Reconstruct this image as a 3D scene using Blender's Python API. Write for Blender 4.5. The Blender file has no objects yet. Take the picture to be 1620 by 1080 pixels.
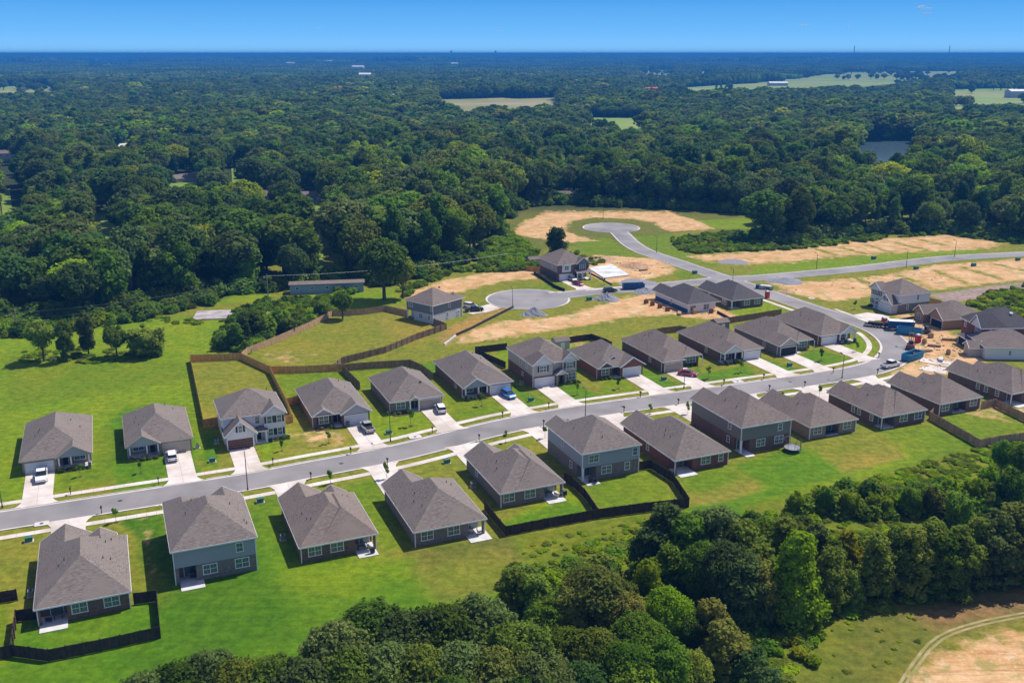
import bpy, math, random
import numpy as np
R = math.radians
random.seed(7); RNG = np.random.default_rng(7)
sc = bpy.context.scene
COL = sc.collection

# ------------------------------------------------------------------ camera, sky, sun, exposure
CAM_H = 76.0
PITCH = math.atan(455.0 / 1530.0)
cam_d = bpy.data.cameras.new('camera'); cam = bpy.data.objects.new('camera', cam_d); COL.objects.link(cam)
cam.location = (0, 0, CAM_H); cam.rotation_euler = (R(90) - PITCH, 0, 0)
cam_d.sensor_width = 36; cam_d.lens = 34.0; cam_d.clip_start = 1; cam_d.clip_end = 90000
sc.camera = cam
SUN_EL, SUN_AZ = 56.0, 37.0          # azimuth counted from +X towards +Y
world = bpy.data.worlds.new('World'); sc.world = world; world.use_nodes = True
nt = world.node_tree; nt.nodes.clear()
sky = nt.nodes.new('ShaderNodeTexSky'); sky.sky_type = 'NISHITA'; sky.sun_disc = False
sky.sun_elevation = R(SUN_EL); sky.sun_rotation = R(90 - SUN_AZ)
sky.altitude = 100; sky.air_density = 1.0; sky.dust_density = 0.15; sky.ozone_density = 1.5
bg = nt.nodes.new('ShaderNodeBackground'); bg.inputs['Strength'].default_value = 0.115
wo = nt.nodes.new('ShaderNodeOutputWorld')
# the low band of the sky is a clear deep blue that pales only slightly at the horizon
wt = nt.nodes.new('ShaderNodeTexCoord'); wx = nt.nodes.new('ShaderNodeSeparateXYZ'); wr = nt.nodes.new('ShaderNodeValToRGB'); wm_ = nt.nodes.new('ShaderNodeMix'); wm_.data_type = 'RGBA'; wf = nt.nodes.new('ShaderNodeMapRange')
e_ = wr.color_ramp.elements; e_[0].position = 0.0; e_[0].color = (1.9, 4.4, 7.3, 1); e_[1].position = .06; e_[1].color = (.38, 2.2, 5.5, 1)
x_ = wr.color_ramp.elements.new(.02); x_.color = (1.1, 3.4, 6.6, 1)
wf.inputs[1].default_value = .08; wf.inputs[2].default_value = .30; wf.inputs[3].default_value = 1; wf.inputs[4].default_value = 0
nt.links.new(wt.outputs['Generated'], wx.inputs[0]); nt.links.new(wx.outputs[2], wr.inputs[0]); nt.links.new(wx.outputs[2], wf.inputs[0]); nt.links.new(wf.outputs[0], wm_.inputs[0])
wk = nt.nodes.new('ShaderNodeMix'); wk.data_type = 'RGBA'; wk.blend_type = 'MULTIPLY'; wk.inputs[0].default_value = 1; wk.inputs[7].default_value = (1.12, .90, 1.02, 1)
nt.links.new(sky.outputs[0], wk.inputs[6]); nt.links.new(wk.outputs[2], wm_.inputs[6]); nt.links.new(wr.outputs[0], wm_.inputs[7]); nt.links.new(wm_.outputs[2], bg.inputs['Color']); nt.links.new(bg.outputs[0], wo.inputs['Surface'])
sun_d = bpy.data.lights.new('sun', 'SUN'); sun_d.energy = 4.3; sun_d.angle = R(0.5); sun_d.color = (1.0, 0.955, 0.88)
sun = bpy.data.objects.new('sun', sun_d); COL.objects.link(sun)
sun.rotation_euler = (R(90 - SUN_EL), 0, R(SUN_AZ + 90))
sc.view_settings.view_transform = 'Standard'; sc.view_settings.look = 'None'
sc.view_settings.exposure = 0.42; sc.view_settings.gamma = 1.0
sc.cycles.max_bounces = 5; sc.cycles.diffuse_bounces = 2; sc.cycles.glossy_bounces = 2
sc.cycles.transmission_bounces = 2; sc.cycles.volume_bounces = 0; sc.cycles.transparent_max_bounces = 12

TH = R(22.7)                          # bearing of the street
SX, SY = math.cos(TH), math.sin(TH)

def P(px, py, z=0.0):
    """survey point: where the sight line of the drone through a mark of the photo meets height z"""
    u = (px - 810) / 1530.0; v = (py - 540) / 1530.0
    dz = math.sin(PITCH) + math.cos(PITCH) * v; dy = math.cos(PITCH) - math.sin(PITCH) * v
    t = (CAM_H - z) / dz
    return (u * t, dy * t)

def L2W(o, x, y, rot=TH):             # local house coordinates to the world
    return (o[0] + x * math.cos(rot) - y * math.sin(rot), o[1] + x * math.sin(rot) + y * math.cos(rot))

# ------------------------------------------------------------------ helpers
def tag(o, label=None, cat=None, group=None, kind=None):
    if label: o['label'] = label
    if cat: o['category'] = cat
    if group: o['group'] = group
    if kind: o['kind'] = kind
    return o

def empty(name, loc, rz=0.0):
    o = bpy.data.objects.new(name, None); COL.objects.link(o)
    o.location = loc if len(loc) == 3 else (loc[0], loc[1], 0); o.rotation_euler = (0, 0, rz)
    o.empty_display_size = 0.3
    return o

def thing(name, label, cat, loc, rz=0.0, group=None):
    return tag(empty(name, loc, rz), label, cat, group)

class MB:
    def __init__(s): s.v = []; s.f = []
    def poly(s, pts):
        n = len(s.v); s.v += [tuple(p) for p in pts]; s.f.append(tuple(range(n, n + len(pts)))); return s
    def hexa(s, b, t):                # bottom ring, top ring
        n = len(s.v); k = len(b); s.v += [tuple(p) for p in b] + [tuple(p) for p in t]
        s.f.append(tuple(n + i for i in reversed(range(k)))); s.f.append(tuple(n + k + i for i in range(k)))
        for i in range(k):
            j = (i + 1) % k; s.f.append((n + i, n + j, n + k + j, n + k + i))
        return s
    def box(s, x0, x1, y0, y1, z0, z1):
        return s.hexa([(x0, y0, z0), (x1, y0, z0), (x1, y1, z0), (x0, y1, z0)], [(x0, y0, z1), (x1, y0, z1), (x1, y1, z1), (x0, y1, z1)])
    def prism(s, poly, z0, z1):
        return s.hexa([(x, y, z0) for x, y in poly], [(x, y, z1) for x, y in poly])
    def slab(s, pts, t):
        return s.hexa([(x, y, z - t) for x, y, z in pts], pts)
    def tube(s, p0, p1, r0, r1=None, n=8):
        r1 = r0 if r1 is None else r1
        d = np.array(p1, float) - np.array(p0, float); d /= np.linalg.norm(d)
        a = np.cross(d, (0, 0, 1) if abs(d[2]) < .9 else (1, 0, 0)); a /= np.linalg.norm(a); b = np.cross(d, a)
        ring = lambda p, r: [tuple(np.array(p) + r * (math.cos(2 * math.pi * i / n) * a + math.sin(2 * math.pi * i / n) * b)) for i in range(n)]
        return s.hexa(ring(p0, r0), ring(p1, r1))
    def bar(s, a, b, w, z0, z1):      # upright plank between two ground points
        d = np.array([b[0] - a[0], b[1] - a[1]]); L = np.linalg.norm(d)
        if L < 1e-6: return s
        n = np.array([-d[1], d[0]]) / L * w / 2
        q = [(a[0] - n[0], a[1] - n[1]), (b[0] - n[0], b[1] - n[1]), (b[0] + n[0], b[1] + n[1]), (a[0] + n[0], a[1] + n[1])]
        return s.prism(q, z0, z1)
    def mesh(s, name, mat, smooth=False):
        me = bpy.data.meshes.new(name); me.from_pydata(s.v, [], s.f); me.materials.append(mat)
        if smooth: me.polygons.foreach_set('use_smooth', [True] * len(me.polygons))
        me.update(); return me
    def build(s, name, mat, parent=None, smooth=False):
        o = bpy.data.objects.new(name, s.mesh(name, mat, smooth)); COL.objects.link(o)
        if parent: o.parent = parent
        return o

def link_mesh(name, me, parent=None, loc=(0, 0, 0), rz=0, sc_=None):
    o = bpy.data.objects.new(name, me); COL.objects.link(o); o.location = loc; o.rotation_euler = (0, 0, rz)
    if sc_: o.scale = sc_ if hasattr(sc_, '__len__') else (sc_,) * 3
    if parent: o.parent = parent
    return o

def copy_tree(o, parent=None):
    kids = list(o.children); c = o.copy(); COL.objects.link(c); c.parent = parent
    for ch in kids: copy_tree(ch, c)
    return c

# ------------------------------------------------------------------ materials
def new_mat(name):
    m = bpy.data.materials.new(name); m.use_nodes = True; n = m.node_tree; b = n.nodes['Principled BSDF']
    return m, n, b
def noise_mat(name, c1, c2, scale=1.0, rough=0.85, stretch=(1, 1, 1), detail=4, c3=None, scale2=None, spec=0.3, metallic=0, obj_rand=0.0):
    m, n, b = new_mat(name); b.inputs['Roughness'].default_value = rough; b.inputs['Specular IOR Level'].default_value = spec; b.inputs['Metallic'].default_value = metallic
    tc = n.nodes.new('ShaderNodeTexCoord'); mp = n.nodes.new('ShaderNodeMapping'); mp.inputs['Scale'].default_value = stretch
    no = n.nodes.new('ShaderNodeTexNoise'); no.inputs['Scale'].default_value = scale; no.inputs['Detail'].default_value = detail
    rp = n.nodes.new('ShaderNodeValToRGB'); rp.color_ramp.elements[0].position = .3; rp.color_ramp.elements[1].position = .7
    rp.color_ramp.elements[0].color = (*c1, 1); rp.color_ramp.elements[1].color = (*c2, 1)
    lk = n.links.new; lk(tc.outputs['Object'], mp.inputs[0]); lk(mp.outputs[0], no.inputs['Vector']); lk(no.outputs['Fac'], rp.inputs[0])
    out = rp.outputs[0]
    if c3:
        n2 = n.nodes.new('ShaderNodeTexNoise'); n2.inputs['Scale'].default_value = scale2; n2.inputs['Detail'].default_value = 3
        mr = n.nodes.new('ShaderNodeMapRange'); mr.inputs[1].default_value = .45; mr.inputs[2].default_value = .68
        mx = n.nodes.new('ShaderNodeMix'); mx.data_type = 'RGBA'; mx.inputs[7].default_value = (*c3, 1)
        lk(tc.outputs['Object'], n2.inputs['Vector']); lk(n2.outputs['Fac'], mr.inputs[0]); lk(mr.outputs[0], mx.inputs[0]); lk(out, mx.inputs[6]); out = mx.outputs[2]
    if obj_rand:
        oi = n.nodes.new('ShaderNodeObjectInfo'); m2 = n.nodes.new('ShaderNodeMapRange'); m2.inputs[3].default_value = 1 - obj_rand; m2.inputs[4].default_value = 1 + obj_rand
        h = n.nodes.new('ShaderNodeHueSaturation'); lk(oi.outputs['Random'], m2.inputs[0]); lk(m2.outputs[0], h.inputs['Value']); lk(out, h.inputs['Color']); out = h.outputs[0]
    lk(out, b.inputs['Base Color'])
    return m
def flat_mat(name, c, rough=0.6, spec=0.4, metallic=0, coat=0):
    v = tuple(min(1, k * 1.12 + .004) for k in c); m = noise_mat(name, c, v, 2.5, rough, spec=spec, metallic=metallic)
    if coat: m.node_tree.nodes['Principled BSDF'].inputs['Coat Weight'].default_value = coat
    return m
M = {}
def shingle(name, a, b, c):
    return noise_mat(name, a, b, 1.6, 0.95, (1.0, 1.0, 9.0), 8, c, 0.25, spec=.15)
M['roof_grey'] = shingle('shingle_grey', (.108, .090, .079), (.245, .205, .178), (.195, .163, .140))
M['roof_brown'] = shingle('shingle_brown', (.11, .088, .075), (.25, .20, .17), (.205, .165, .138))
M['roof_dark'] = shingle('shingle_dark', (.055, .05, .052), (.125, .115, .115), (.10, .088, .085))
M['roof_old'] = shingle('shingle_old', (.13, .10, .085), (.25, .20, .17), (.17, .13, .11))
def brick(name, a, b, c): return noise_mat(name, a, b, 3.2, .9, (1, 1, 2.6), 8, c, .5)
M['brick_tan'] = brick('brick_tan', (.20, .14, .10), (.40, .31, .235), (.30, .235, .18))
M['brick_brown'] = brick('brick_brown', (.10, .06, .045), (.27, .165, .12), (.17, .11, .085))
M['brick_red'] = brick('brick_red', (.13, .05, .035), (.29, .12, .085), (.2, .09, .065))
M['brick_grey'] = brick('brick_grey', (.13, .105, .09), (.30, .26, .23), (.21, .18, .16))
M['brick_orange'] = brick('brick_orange', (.30, .17, .09), (.48, .30, .17), (.38, .24, .14))
M['brick_pale'] = brick('brick_pale', (.45, .43, .42), (.66, .64, .62), (.55, .53, .52))
def siding(name, c): return noise_mat(name, tuple(k * .86 for k in c), c, 1.0, .6, (.25, .25, 14), 3, tuple(k * .93 for k in c), .3)
M['side_white'] = siding('siding_white', (.76, .75, .74)); M['side_grey'] = siding('siding_grey', (.45, .44, .46))
M['side_blue'] = siding('siding_blue_grey', (.36, .385, .43)); M['side_slate'] = siding('siding_slate', (.20, .22, .235))
M['side_beige'] = siding('siding_beige', (.50, .45, .38)); M['side_taupe'] = siding('siding_taupe', (.24, .215, .19)); M['side_teal'] = siding('siding_teal', (.25, .37, .42))
M['white'] = flat_mat('white_paint', (.78, .77, .75), .5)
M['trim_tan'] = flat_mat('tan_trim', (.50, .44, .36), .6)
M['door_white'] = noise_mat('garage_white', (.66, .66, .66), (.76, .76, .76), 1.0, .5, (.3, .3, 10))
M['door_tan'] = noise_mat('garage_tan', (.40, .34, .27), (.48, .41, .33), 1.0, .5, (.3, .3, 10))
M['door_brown'] = noise_mat('garage_brown', (.10, .045, .03), (.16, .07, .045), 1.0, .5, (.3, .3, 10))
M['black'] = flat_mat('black_paint', (.02, .02, .022), .5); M['dark'] = flat_mat('garage_shade_black', (.015, .015, .017), .9)  # the second is a near-black painted for shade inside open garages
M['glass'] = flat_mat('window_glass', (.09, .14, .14), .08, .8); M['carglass'] = flat_mat('car_glass', (.012, .015, .02), .05, .9)  # house panes carry a teal-grey reflection in their base colour
M['metal'] = flat_mat('grey_metal', (.35, .36, .37), .4, .5, .6); M['pole'] = flat_mat('pole_metal', (.06, .055, .05), .5, .5)
M['concrete'] = noise_mat('concrete', (.54, .47, .41), (.70, .62, .55), .35, .9, c3=(.47, .40, .33), scale2=.16)
M['patio'] = noise_mat('patio_concrete', (.50, .48, .45), (.62, .60, .57), .8, .9)
M['gutter'] = noise_mat('gutter_concrete', (.50, .445, .40), (.64, .58, .53), .6, .9)
M['slabwhite'] = noise_mat('fresh_concrete', (.52, .53, .53), (.70, .70, .69), .3, .8, c3=(.44, .42, .39), scale2=.25)
M['asphalt'] = noise_mat('asphalt', (.178, .163, .158), (.248, .23, .22), .16, .9, detail=6, c3=(.275, .252, .245), scale2=.06)
M['asphalt_new'] = noise_mat('asphalt_pale', (.175, .165, .165), (.255, .24, .235), .16, .9, detail=6, c3=(.30, .28, .262), scale2=.06)
def fencemat(name, a, b): return noise_mat(name, a, b, 2.2, .9, (1, 1, .35), 6)
M['fence_new'] = fencemat('fence_new_cedar', (.42, .22, .06), (.68, .40, .13)); M['fence_tan'] = fencemat('fence_tan', (.33, .20, .10), (.55, .36, .20))
M['fence_brown'] = fencemat('fence_brown', (.17, .11, .055), (.32, .215, .12)); M['fence_dark'] = fencemat('fence_dark', (.03, .02, .014), (.075, .05, .034))
M['bark'] = noise_mat('bark', (.06, .045, .035), (.14, .11, .085), 2.0, .95, (1, 1, .3))
M['gravel'] = noise_mat('grey_gravel', (.13, .13, .145), (.30, .30, .32), 3.0, .95)
M['dirtpile'] = noise_mat('dirt_pile', (.30, .17, .09), (.50, .32, .19), 1.2, .95)
M['mulch'] = noise_mat('mulch', (.05, .025, .018), (.12, .06, .04), 3.0, .95)
M['redplastic'] = flat_mat('red_plastic', (.50, .02, .035), .5); M['bluesteel'] = noise_mat('blue_steel', (.02, .17, .30), (.04, .25, .40), 1.0, .6)
M['navysteel'] = noise_mat('navy_steel', (.02, .07, .16), (.03, .10, .24), 1.0, .6)
M['wood'] = noise_mat('lumber', (.36, .22, .11), (.55, .37, .2), 1.5, .85); M['rubble'] = noise_mat('rubble', (.08, .05, .04), (.45, .4, .36), 2.5, .9)
M['green_plastic'] = flat_mat('green_cabinet', (.04, .14, .09), .5); M['tyre'] = flat_mat('tyre_rubber', (.015, .015, .016), .85); M['rim'] = flat_mat('wheel_rim', (.5, .5, .52), .3, .6, .7)
M['lightred'] = flat_mat('tail_lamp', (.45, .01, .01), .25); M['lightclear'] = flat_mat('head_lamp', (.75, .75, .72), .15)
M['cloth'] = noise_mat('cushion_cloth', (.55, .45, .40), (.75, .70, .66), 3.0, .9)
M['blackfab'] = flat_mat('black_fabric', (.015, .015, .015), .9); M['tarp'] = noise_mat('white_tarp', (.45, .45, .46), (.72, .72, .73), .8, .7)

def foliage_mat(name, dark, light, trans=.48, rnd=.35, hue=.02):
    m, n, b = new_mat(name); lk = n.links.new
    n.nodes.remove(b); out = n.nodes['Material Output']
    tc = n.nodes.new('ShaderNodeTexCoord'); no = n.nodes.new('ShaderNodeTexNoise'); no.inputs['Scale'].default_value = .55; no.inputs['Detail'].default_value = 5
    no.inputs['Roughness'].default_value = .7
    rp = n.nodes.new('ShaderNodeValToRGB'); rp.color_ramp.elements[0].position = .32; rp.color_ramp.elements[1].position = .68
    rp.color_ramp.elements[0].color = (*dark, 1); rp.color_ramp.elements[1].color = (*light, 1)
    oi = n.nodes.new('ShaderNodeObjectInfo'); mr = n.nodes.new('ShaderNodeMapRange'); mr.inputs[3].default_value = 1 - rnd; mr.inputs[4].default_value = 1 + rnd
    m2 = n.nodes.new('ShaderNodeMath'); m2.operation = 'FRACT'; m3 = n.nodes.new('ShaderNodeMath'); m3.operation = 'MULTIPLY'; m3.inputs[1].default_value = 37.7
    m4 = n.nodes.new('ShaderNodeMapRange'); m4.inputs[3].default_value = .5 - hue; m4.inputs[4].default_value = .5 + hue
    h = n.nodes.new('ShaderNodeHueSaturation')
    d = n.nodes.new('ShaderNodeBsdfDiffuse'); t = n.nodes.new('ShaderNodeBsdfTranslucent'); mx = n.nodes.new('ShaderNodeMixShader'); mx.inputs[0].default_value = trans
    lk(tc.outputs['Object'], no.inputs['Vector']); lk(no.outputs['Fac'], rp.inputs[0]); lk(oi.outputs['Random'], mr.inputs[0]); lk(oi.outputs['Random'], m3.inputs[0]); lk(m3.outputs[0], m2.inputs[0])
    lk(m2.outputs[0], m4.inputs[0]); lk(m4.outputs[0], h.inputs['Hue']); lk(mr.outputs[0], h.inputs['Value']); lk(rp.outputs[0], h.inputs['Color'])
    lk(h.outputs[0], d.inputs[0]); lk(h.outputs[0], t.inputs[0]); lk(d.outputs[0], mx.inputs[1]); lk(t.outputs[0], mx.inputs[2]); lk(mx.outputs[0], out.inputs['Surface'])
    return m
F = {
 'dark': foliage_mat('leaves_dark_green', (0.056, 0.106, 0.015), (0.178, 0.264, 0.035)),
 'mid': foliage_mat('leaves_mid_green', (0.077, 0.146, 0.013), (0.240, 0.358, 0.033)),
 'olive': foliage_mat('leaves_olive', (0.101, 0.143, 0.019), (0.288, 0.351, 0.048)),
 'yellow': foliage_mat('leaves_yellow_green', (0.206, 0.257, 0.011), (0.532, 0.529, 0.028)),
 'bright': foliage_mat('leaves_bright_green', (0.129, 0.219, 0.009), (0.360, 0.484, 0.020)),
 'grey': foliage_mat('leaves_grey_green', (0.058, 0.089, 0.022), (0.211, 0.272, 0.072)),
 'blue': foliage_mat('leaves_blue_green', (0.046, 0.096, 0.022), (0.132, 0.215, 0.046)),
 'tan': foliage_mat('leaves_tan_green', (0.118, 0.136, 0.023), (0.322, 0.319, 0.061)),
 'red': foliage_mat('leaves_reddish', (0.094, 0.113, 0.026), (0.268, 0.249, 0.059)),
}
# ------------------------------------------------------------------ streets (surveyed centre lines)
def smooth(pts, step=2.0):
    pts = [np.array(p, float) for p in pts]; out = []
    for i in range(len(pts) - 1):
        p0 = pts[max(i - 1, 0)]; p1 = pts[i]; p2 = pts[i + 1]; p3 = pts[min(i + 2, len(pts) - 1)]
        n = max(2, int(np.linalg.norm(p2 - p1) / step))
        for k in range(n):
            t = k / n
            out.append(.5 * ((2 * p1) + (-p0 + p2) * t + (2 * p0 - 5 * p1 + 4 * p2 - p3) * t * t + (-p0 + 3 * p1 - 3 * p2 + p3) * t ** 3))
    out.append(pts[-1]); return out
def nrm(pts):
    a = np.array(pts); d = np.gradient(a, axis=0); d /= np.linalg.norm(d, axis=1)[:, None]
    return a, np.stack([-d[:, 1], d[:, 0]], 1)
def strip(pts, lo, hi, z, mb, th=0.0):
    a, n = nrm(pts); l = a + n * lo; h = a + n * hi
    for i in range(len(a) - 1):
        mb.poly([(*l[i], z), (*l[i + 1], z), (*h[i + 1], z), (*h[i], z)])
    return mb
def PP(*q): return [P(x, y) for x, y in q]
main_pts = [(-160, 75.5)] + PP((0, 823.5), (259, 783), (400, 760), (478, 745), (625, 716.5), (750, 685.5), (820, 669.5), (914, 652.5), (1049, 633), (1100, 626), (1200, 612), (1316, 595.5), (1376, 583.5), (1403, 573), (1416, 561), (1418, 549), (1409, 536), (1388, 522), (1344, 505), (1300, 493), (1262, 480.5), (1220, 466), (1180, 452), (1149, 441.5))
main_pts[0] = (main_pts[1][0] - 50, main_pts[1][1] - 20.5)
ROADS = {
 'main': (smooth(main_pts), 3.55),
 'east': (smooth(PP((1149, 441.5), (1185, 440.5), (1240, 436.5), (1360, 425), (1431, 416.5), (1505, 408.5), (1620, 402), (1760, 395))), 3.6),
 'north': (smooth(PP((1149, 441.5), (1100, 425.5), (1058, 411), (1020, 398), (997, 384.5), (981, 369), (968, 361))), 3.6),
 'west': (smooth(PP((1149, 441.5), (1100, 447), (1060, 451), (1000, 457), (934, 462), (890, 467.5), (860, 471), (838, 473))), 3.6),
}
BULBS = [(P(967, 360.3), 12.6), (P(835, 473.2), 13.2)]
z = .03
for k, (pts, hw) in ROADS.items():
    tag(strip(pts, -hw - .5, hw + .5, z - .012, MB()).build('gutter', M['gutter']), kind='structure')
    tag(strip(pts, -hw, hw, z, MB()).build('road', M['asphalt'] if k == 'main' else M['asphalt_new']), kind='structure'); z += .004
def disc(c, r, z): 
    return MB().poly([(c[0] + r * math.cos(t * math.pi / 32), c[1] + r * math.sin(t * math.pi / 32), z) for t in range(64)])
for c, r in BULBS:
    tag(disc(c, r + .5, z - .028).build('gutter', M['gutter']), kind='structure')
    tag(disc(c, r - .2, z).build('road', M['asphalt_new']), kind='structure'); z += .004
ROADARR = {k: np.array(v[0]) for k, v in ROADS.items()}
def road_dist(p, k='main'):
    return float(np.min(np.hypot(ROADARR[k][:, 0] - p[0], ROADARR[k][:, 1] - p[1])))
DRIVES = []                            # filled by the houses, then laid below
def add_drive(house_o, rot, x0, x1, yf, sgn, z=.075, maxlen=30, flare=1.3, name='main'):
    """concrete drive from the garage front at local y=yf towards the street (sgn -1: towards -y)"""
    pl, pr = [], []
    xm = (x0 + x1) / 2; t = 0
    while t < maxlen and road_dist(L2W(house_o, xm, yf + sgn * t, rot), name) > 3.9: t += .25
    ys = [0, t - 2.4, t - 1.2, t - .1]; ws = [0, 0, flare * .35, flare]
    for yy, w in zip(ys, ws):
        pl.append(L2W(house_o, x0 - w, yf + sgn * yy, rot)); pr.append(L2W(house_o, x1 + w, yf + sgn * yy, rot))
    mb = MB()
    for i in range(3): mb.poly([(*pl[i], z), (*pr[i], z), (*pr[i + 1], z), (*pl[i + 1], z)] if sgn > 0 else [(*pl[i], z), (*pl[i + 1], z), (*pr[i + 1], z), (*pr[i], z)])
    tag(mb.build('driveway', M['concrete']), kind='structure')
    j = MB(); n = max(2, int(t / 3.2))
    for i in range(1, n):
        yy = yf + sgn * t * i / n
        a = L2W(house_o, x0, yy, rot); b = L2W(house_o, x1, yy, rot); j.bar(a, b, .07, z - .01, z + .004)
    a = L2W(house_o, xm, yf, rot); b = L2W(house_o, xm, yf + sgn * (t - .5), rot); j.bar(a, b, .07, z - .012, z + .006)
    tag(j.build('driveway_joints', M['metal_joint']), kind='structure')
    DRIVES.append(pl + pr[::-1]); return t
M['metal_joint'] = flat_mat('joint_grey', (.33, .30, .27), .9)  # plain darker grey of the concrete joints

# ------------------------------------------------------------------ ground: one sheet to the horizon, what grows where is painted as attributes, shade at the wood edge too
gx = np.concatenate([-np.geomspace(40000, 190, 40)[:-1], np.arange(-190, 262, .95), np.geomspace(262, 40000, 40)])
gy = np.concatenate([np.arange(-300, 88, 20), np.arange(88, 470, .95), np.geomspace(470, 60000, 60)])
GX, GY = np.meshgrid(gx, gy); nx, ny = len(gx), len(gy)
pts = np.stack([GX.ravel(), GY.ravel()], 1)
def sdist(poly, pts=pts):              # signed distance to a polygon, positive inside
    poly = np.array(poly, float); out = np.full(len(pts), -50.0)
    lo = poly.min(0) - 9; hi = poly.max(0) + 9
    idx = np.nonzero((pts[:, 0] > lo[0]) & (pts[:, 0] < hi[0]) & (pts[:, 1] > lo[1]) & (pts[:, 1] < hi[1]))[0]
    q = pts[idx]; d = np.full(len(q), 1e9); ins = np.zeros(len(q), bool); n = len(poly)
    for i in range(n):
        a = poly[i]; b = poly[(i + 1) % n]; ab = b - a; t = np.clip(((q - a) @ ab) / (ab @ ab + 1e-12), 0, 1)
        d = np.minimum(d, np.hypot(*(q - a - t[:, None] * ab).T))
        c = ((a[1] > q[:, 1]) != (b[1] > q[:, 1])); xx = a[0] + (q[:, 1] - a[1]) * ab[0] / (ab[1] if abs(ab[1]) > 1e-9 else 1e-9)
        ins ^= c & (q[:, 0] < xx)
    out[idx] = np.where(ins, d, -d); return out
G_ = dict(lush=(.080, .180, .006), mid=(.118, .190, .008), bright=(.140, .225, .007), dry=(.205, .20, .026), olive=(.165, .190, .018), tanolive=(.29, .205, .05), weed=(.125, .165, .010),
          deep=(.058, .145, .005), rough=(.118, .142, .020), redbrown=(.22, .135, .06), forest=(.035, .05, .018), painted_shade=(.07, .115, .012), graybare=(.27, .225, .18))
gcol = np.tile(np.array(G_['olive']), (len(pts), 1))
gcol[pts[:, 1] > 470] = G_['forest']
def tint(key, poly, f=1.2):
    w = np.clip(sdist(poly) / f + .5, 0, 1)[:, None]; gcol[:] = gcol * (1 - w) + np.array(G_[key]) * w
tint('lush', [(-75, 110), (-66, 116), (20, 150), (60, 170), (130, 202), (140, 160), (60, 88), (-75, 88)], 3)   # the common strip behind the south row
tint('bright', PP((-60, 540), (60, 520), (300, 500), (470, 470), (620, 455), (640, 480), (500, 505), (393, 560), (301, 572), (346, 672), (345, 720), (0, 800), (-60, 810)), 2)
tint('mid', PP((0, 560), (180, 560), (300, 575), (320, 680), (190, 640), (30, 660), (0, 680)), 6)
tint('mid', PP((150, 690), (198, 640), (205, 740), (170, 765), (92, 780), (95, 750), (152, 740)), .6)
tint('bright', PP((0, 690), (0, 650), (300, 600), (340, 680), (290, 640), (170, 640)), 3)
tint('lush', PP((177, 665), (200, 640), (310, 690), (305, 735), (345, 742), (345, 690), (325, 680), (320, 760), (180, 778)), .8)
tint('olive', PP((301, 572), (382, 569), (427, 590), (462, 668), (346, 680), (323, 676)), .6)
tint('dry', PP((320, 650), (345, 655), (346, 676), (323, 676)), .8)
tint('olive', PP((393, 560), (526, 502), (611, 493), (645, 500), (700, 525), (600, 562), (537, 576), (430, 583)), .6)
tint('dry', PP((590, 500), (640, 500), (700, 525), (650, 545), (600, 520)), 5)
tint('tanolive', PP((706, 521), (745, 500), (790, 488), (812, 488), (770, 505), (705, 548), (690, 535)), 2)
tint('mid', PP((431, 592), (545, 588), (573, 618), (560, 640), (462, 640), (452, 640)), .6)
tint('mid', PP((545, 587), (649, 580), (684, 600), (660, 620), (575, 618)), .6)
tint('bright', PP((410, 700), (452, 690), (556, 690), (566, 705), (560, 712), (415, 735)), .8)
tint('dry', PP((460, 690), (550, 682), (560, 700), (520, 712), (440, 722)), 4)
tint('dry', PP((490, 685), (535, 683), (540, 698), (500, 700)), 3)
tint('bright', PP((575, 640), (590, 700), (690, 678), (665, 652), (600, 652)), .6)
tint('mid', PP((690, 610), (715, 665), (800, 650), (778, 630), (720, 625)), .6); tint('lush', PP((820, 610), (870, 640), (838, 646), (800, 605)), .6)
tint('lush', PP((850, 625), (905, 605), (950, 625), (912, 637)), .6); tint('mid', PP((950, 605), (985, 595), (1010, 618), (950, 628)), .6)
tint('lush', PP((1015, 580), (1080, 612), (1045, 617), (1012, 600)), .6); tint('lush', PP((1095, 575), (1110, 610), (1200, 595), (1180, 578), (1110, 590)), .6)
tint('lush', PP((1190, 560), (1265, 585), (1235, 590), (1190, 570)), .6); tint('lush', PP((1262, 563), (1290, 552), (1356, 570), (1298, 579)), .6)
tint('bright', PP((1330, 545), (1355, 530), (1382, 540), (1386, 556), (1372, 564)), .6)
tint('bright', PP((1155, 487), (1215, 478), (1250, 491), (1165, 502)), .8); tint('bright', PP((930, 592), (1000, 550), (860, 540), (790, 555), (770, 575)), 3)
tint('lush', PP((640, 575), (700, 570), (760, 560), (760, 575), (700, 600)), 2)
tint('deep', PP((230, 860), (420, 800), (520, 1000), (200, 1090), (190, 1030), (250, 1010)), 7)
tint('lush', PP((395, 800), (444, 780), (455, 840), (600, 900), (700, 900), (640, 960), (480, 980), (410, 880)), 6)
tint('bright', PP((440, 890), (600, 880), (640, 905), (560, 935), (470, 925)), 6)
tint('mid', PP((545, 770), (605, 752), (650, 860), (610, 870)), .8); tint('deep', PP((180, 815), (262, 812), (270, 900), (232, 905), (215, 850)), .8)
tint('rough', PP((650, 870), (770, 850), (812, 848), (845, 915), (800, 935), (700, 950), (662, 905)), 2)
tint('olive', PP((660, 900), (780, 880), (840, 900), (800, 932), (690, 945)), 6)
tint('lush', PP((25, 985), (240, 950), (240, 1000), (25, 1035)), .6); tint('mid', PP((-40, 960), (18, 950), (5, 1055), (-40, 1060)), .6)
tint('bright', PP((786, 830), (900, 772), (935, 810), (800, 832)), .6); tint('lush', PP((786, 832), (895, 790), (932, 812), (800, 838)), 1)
tint('mid', PP((925, 770), (1028, 742), (1070, 790), (950, 806)), .6)
tint('weed', PP((815, 850), (1085, 800), (1100, 850), (1000, 900), (850, 910)), 2)
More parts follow.
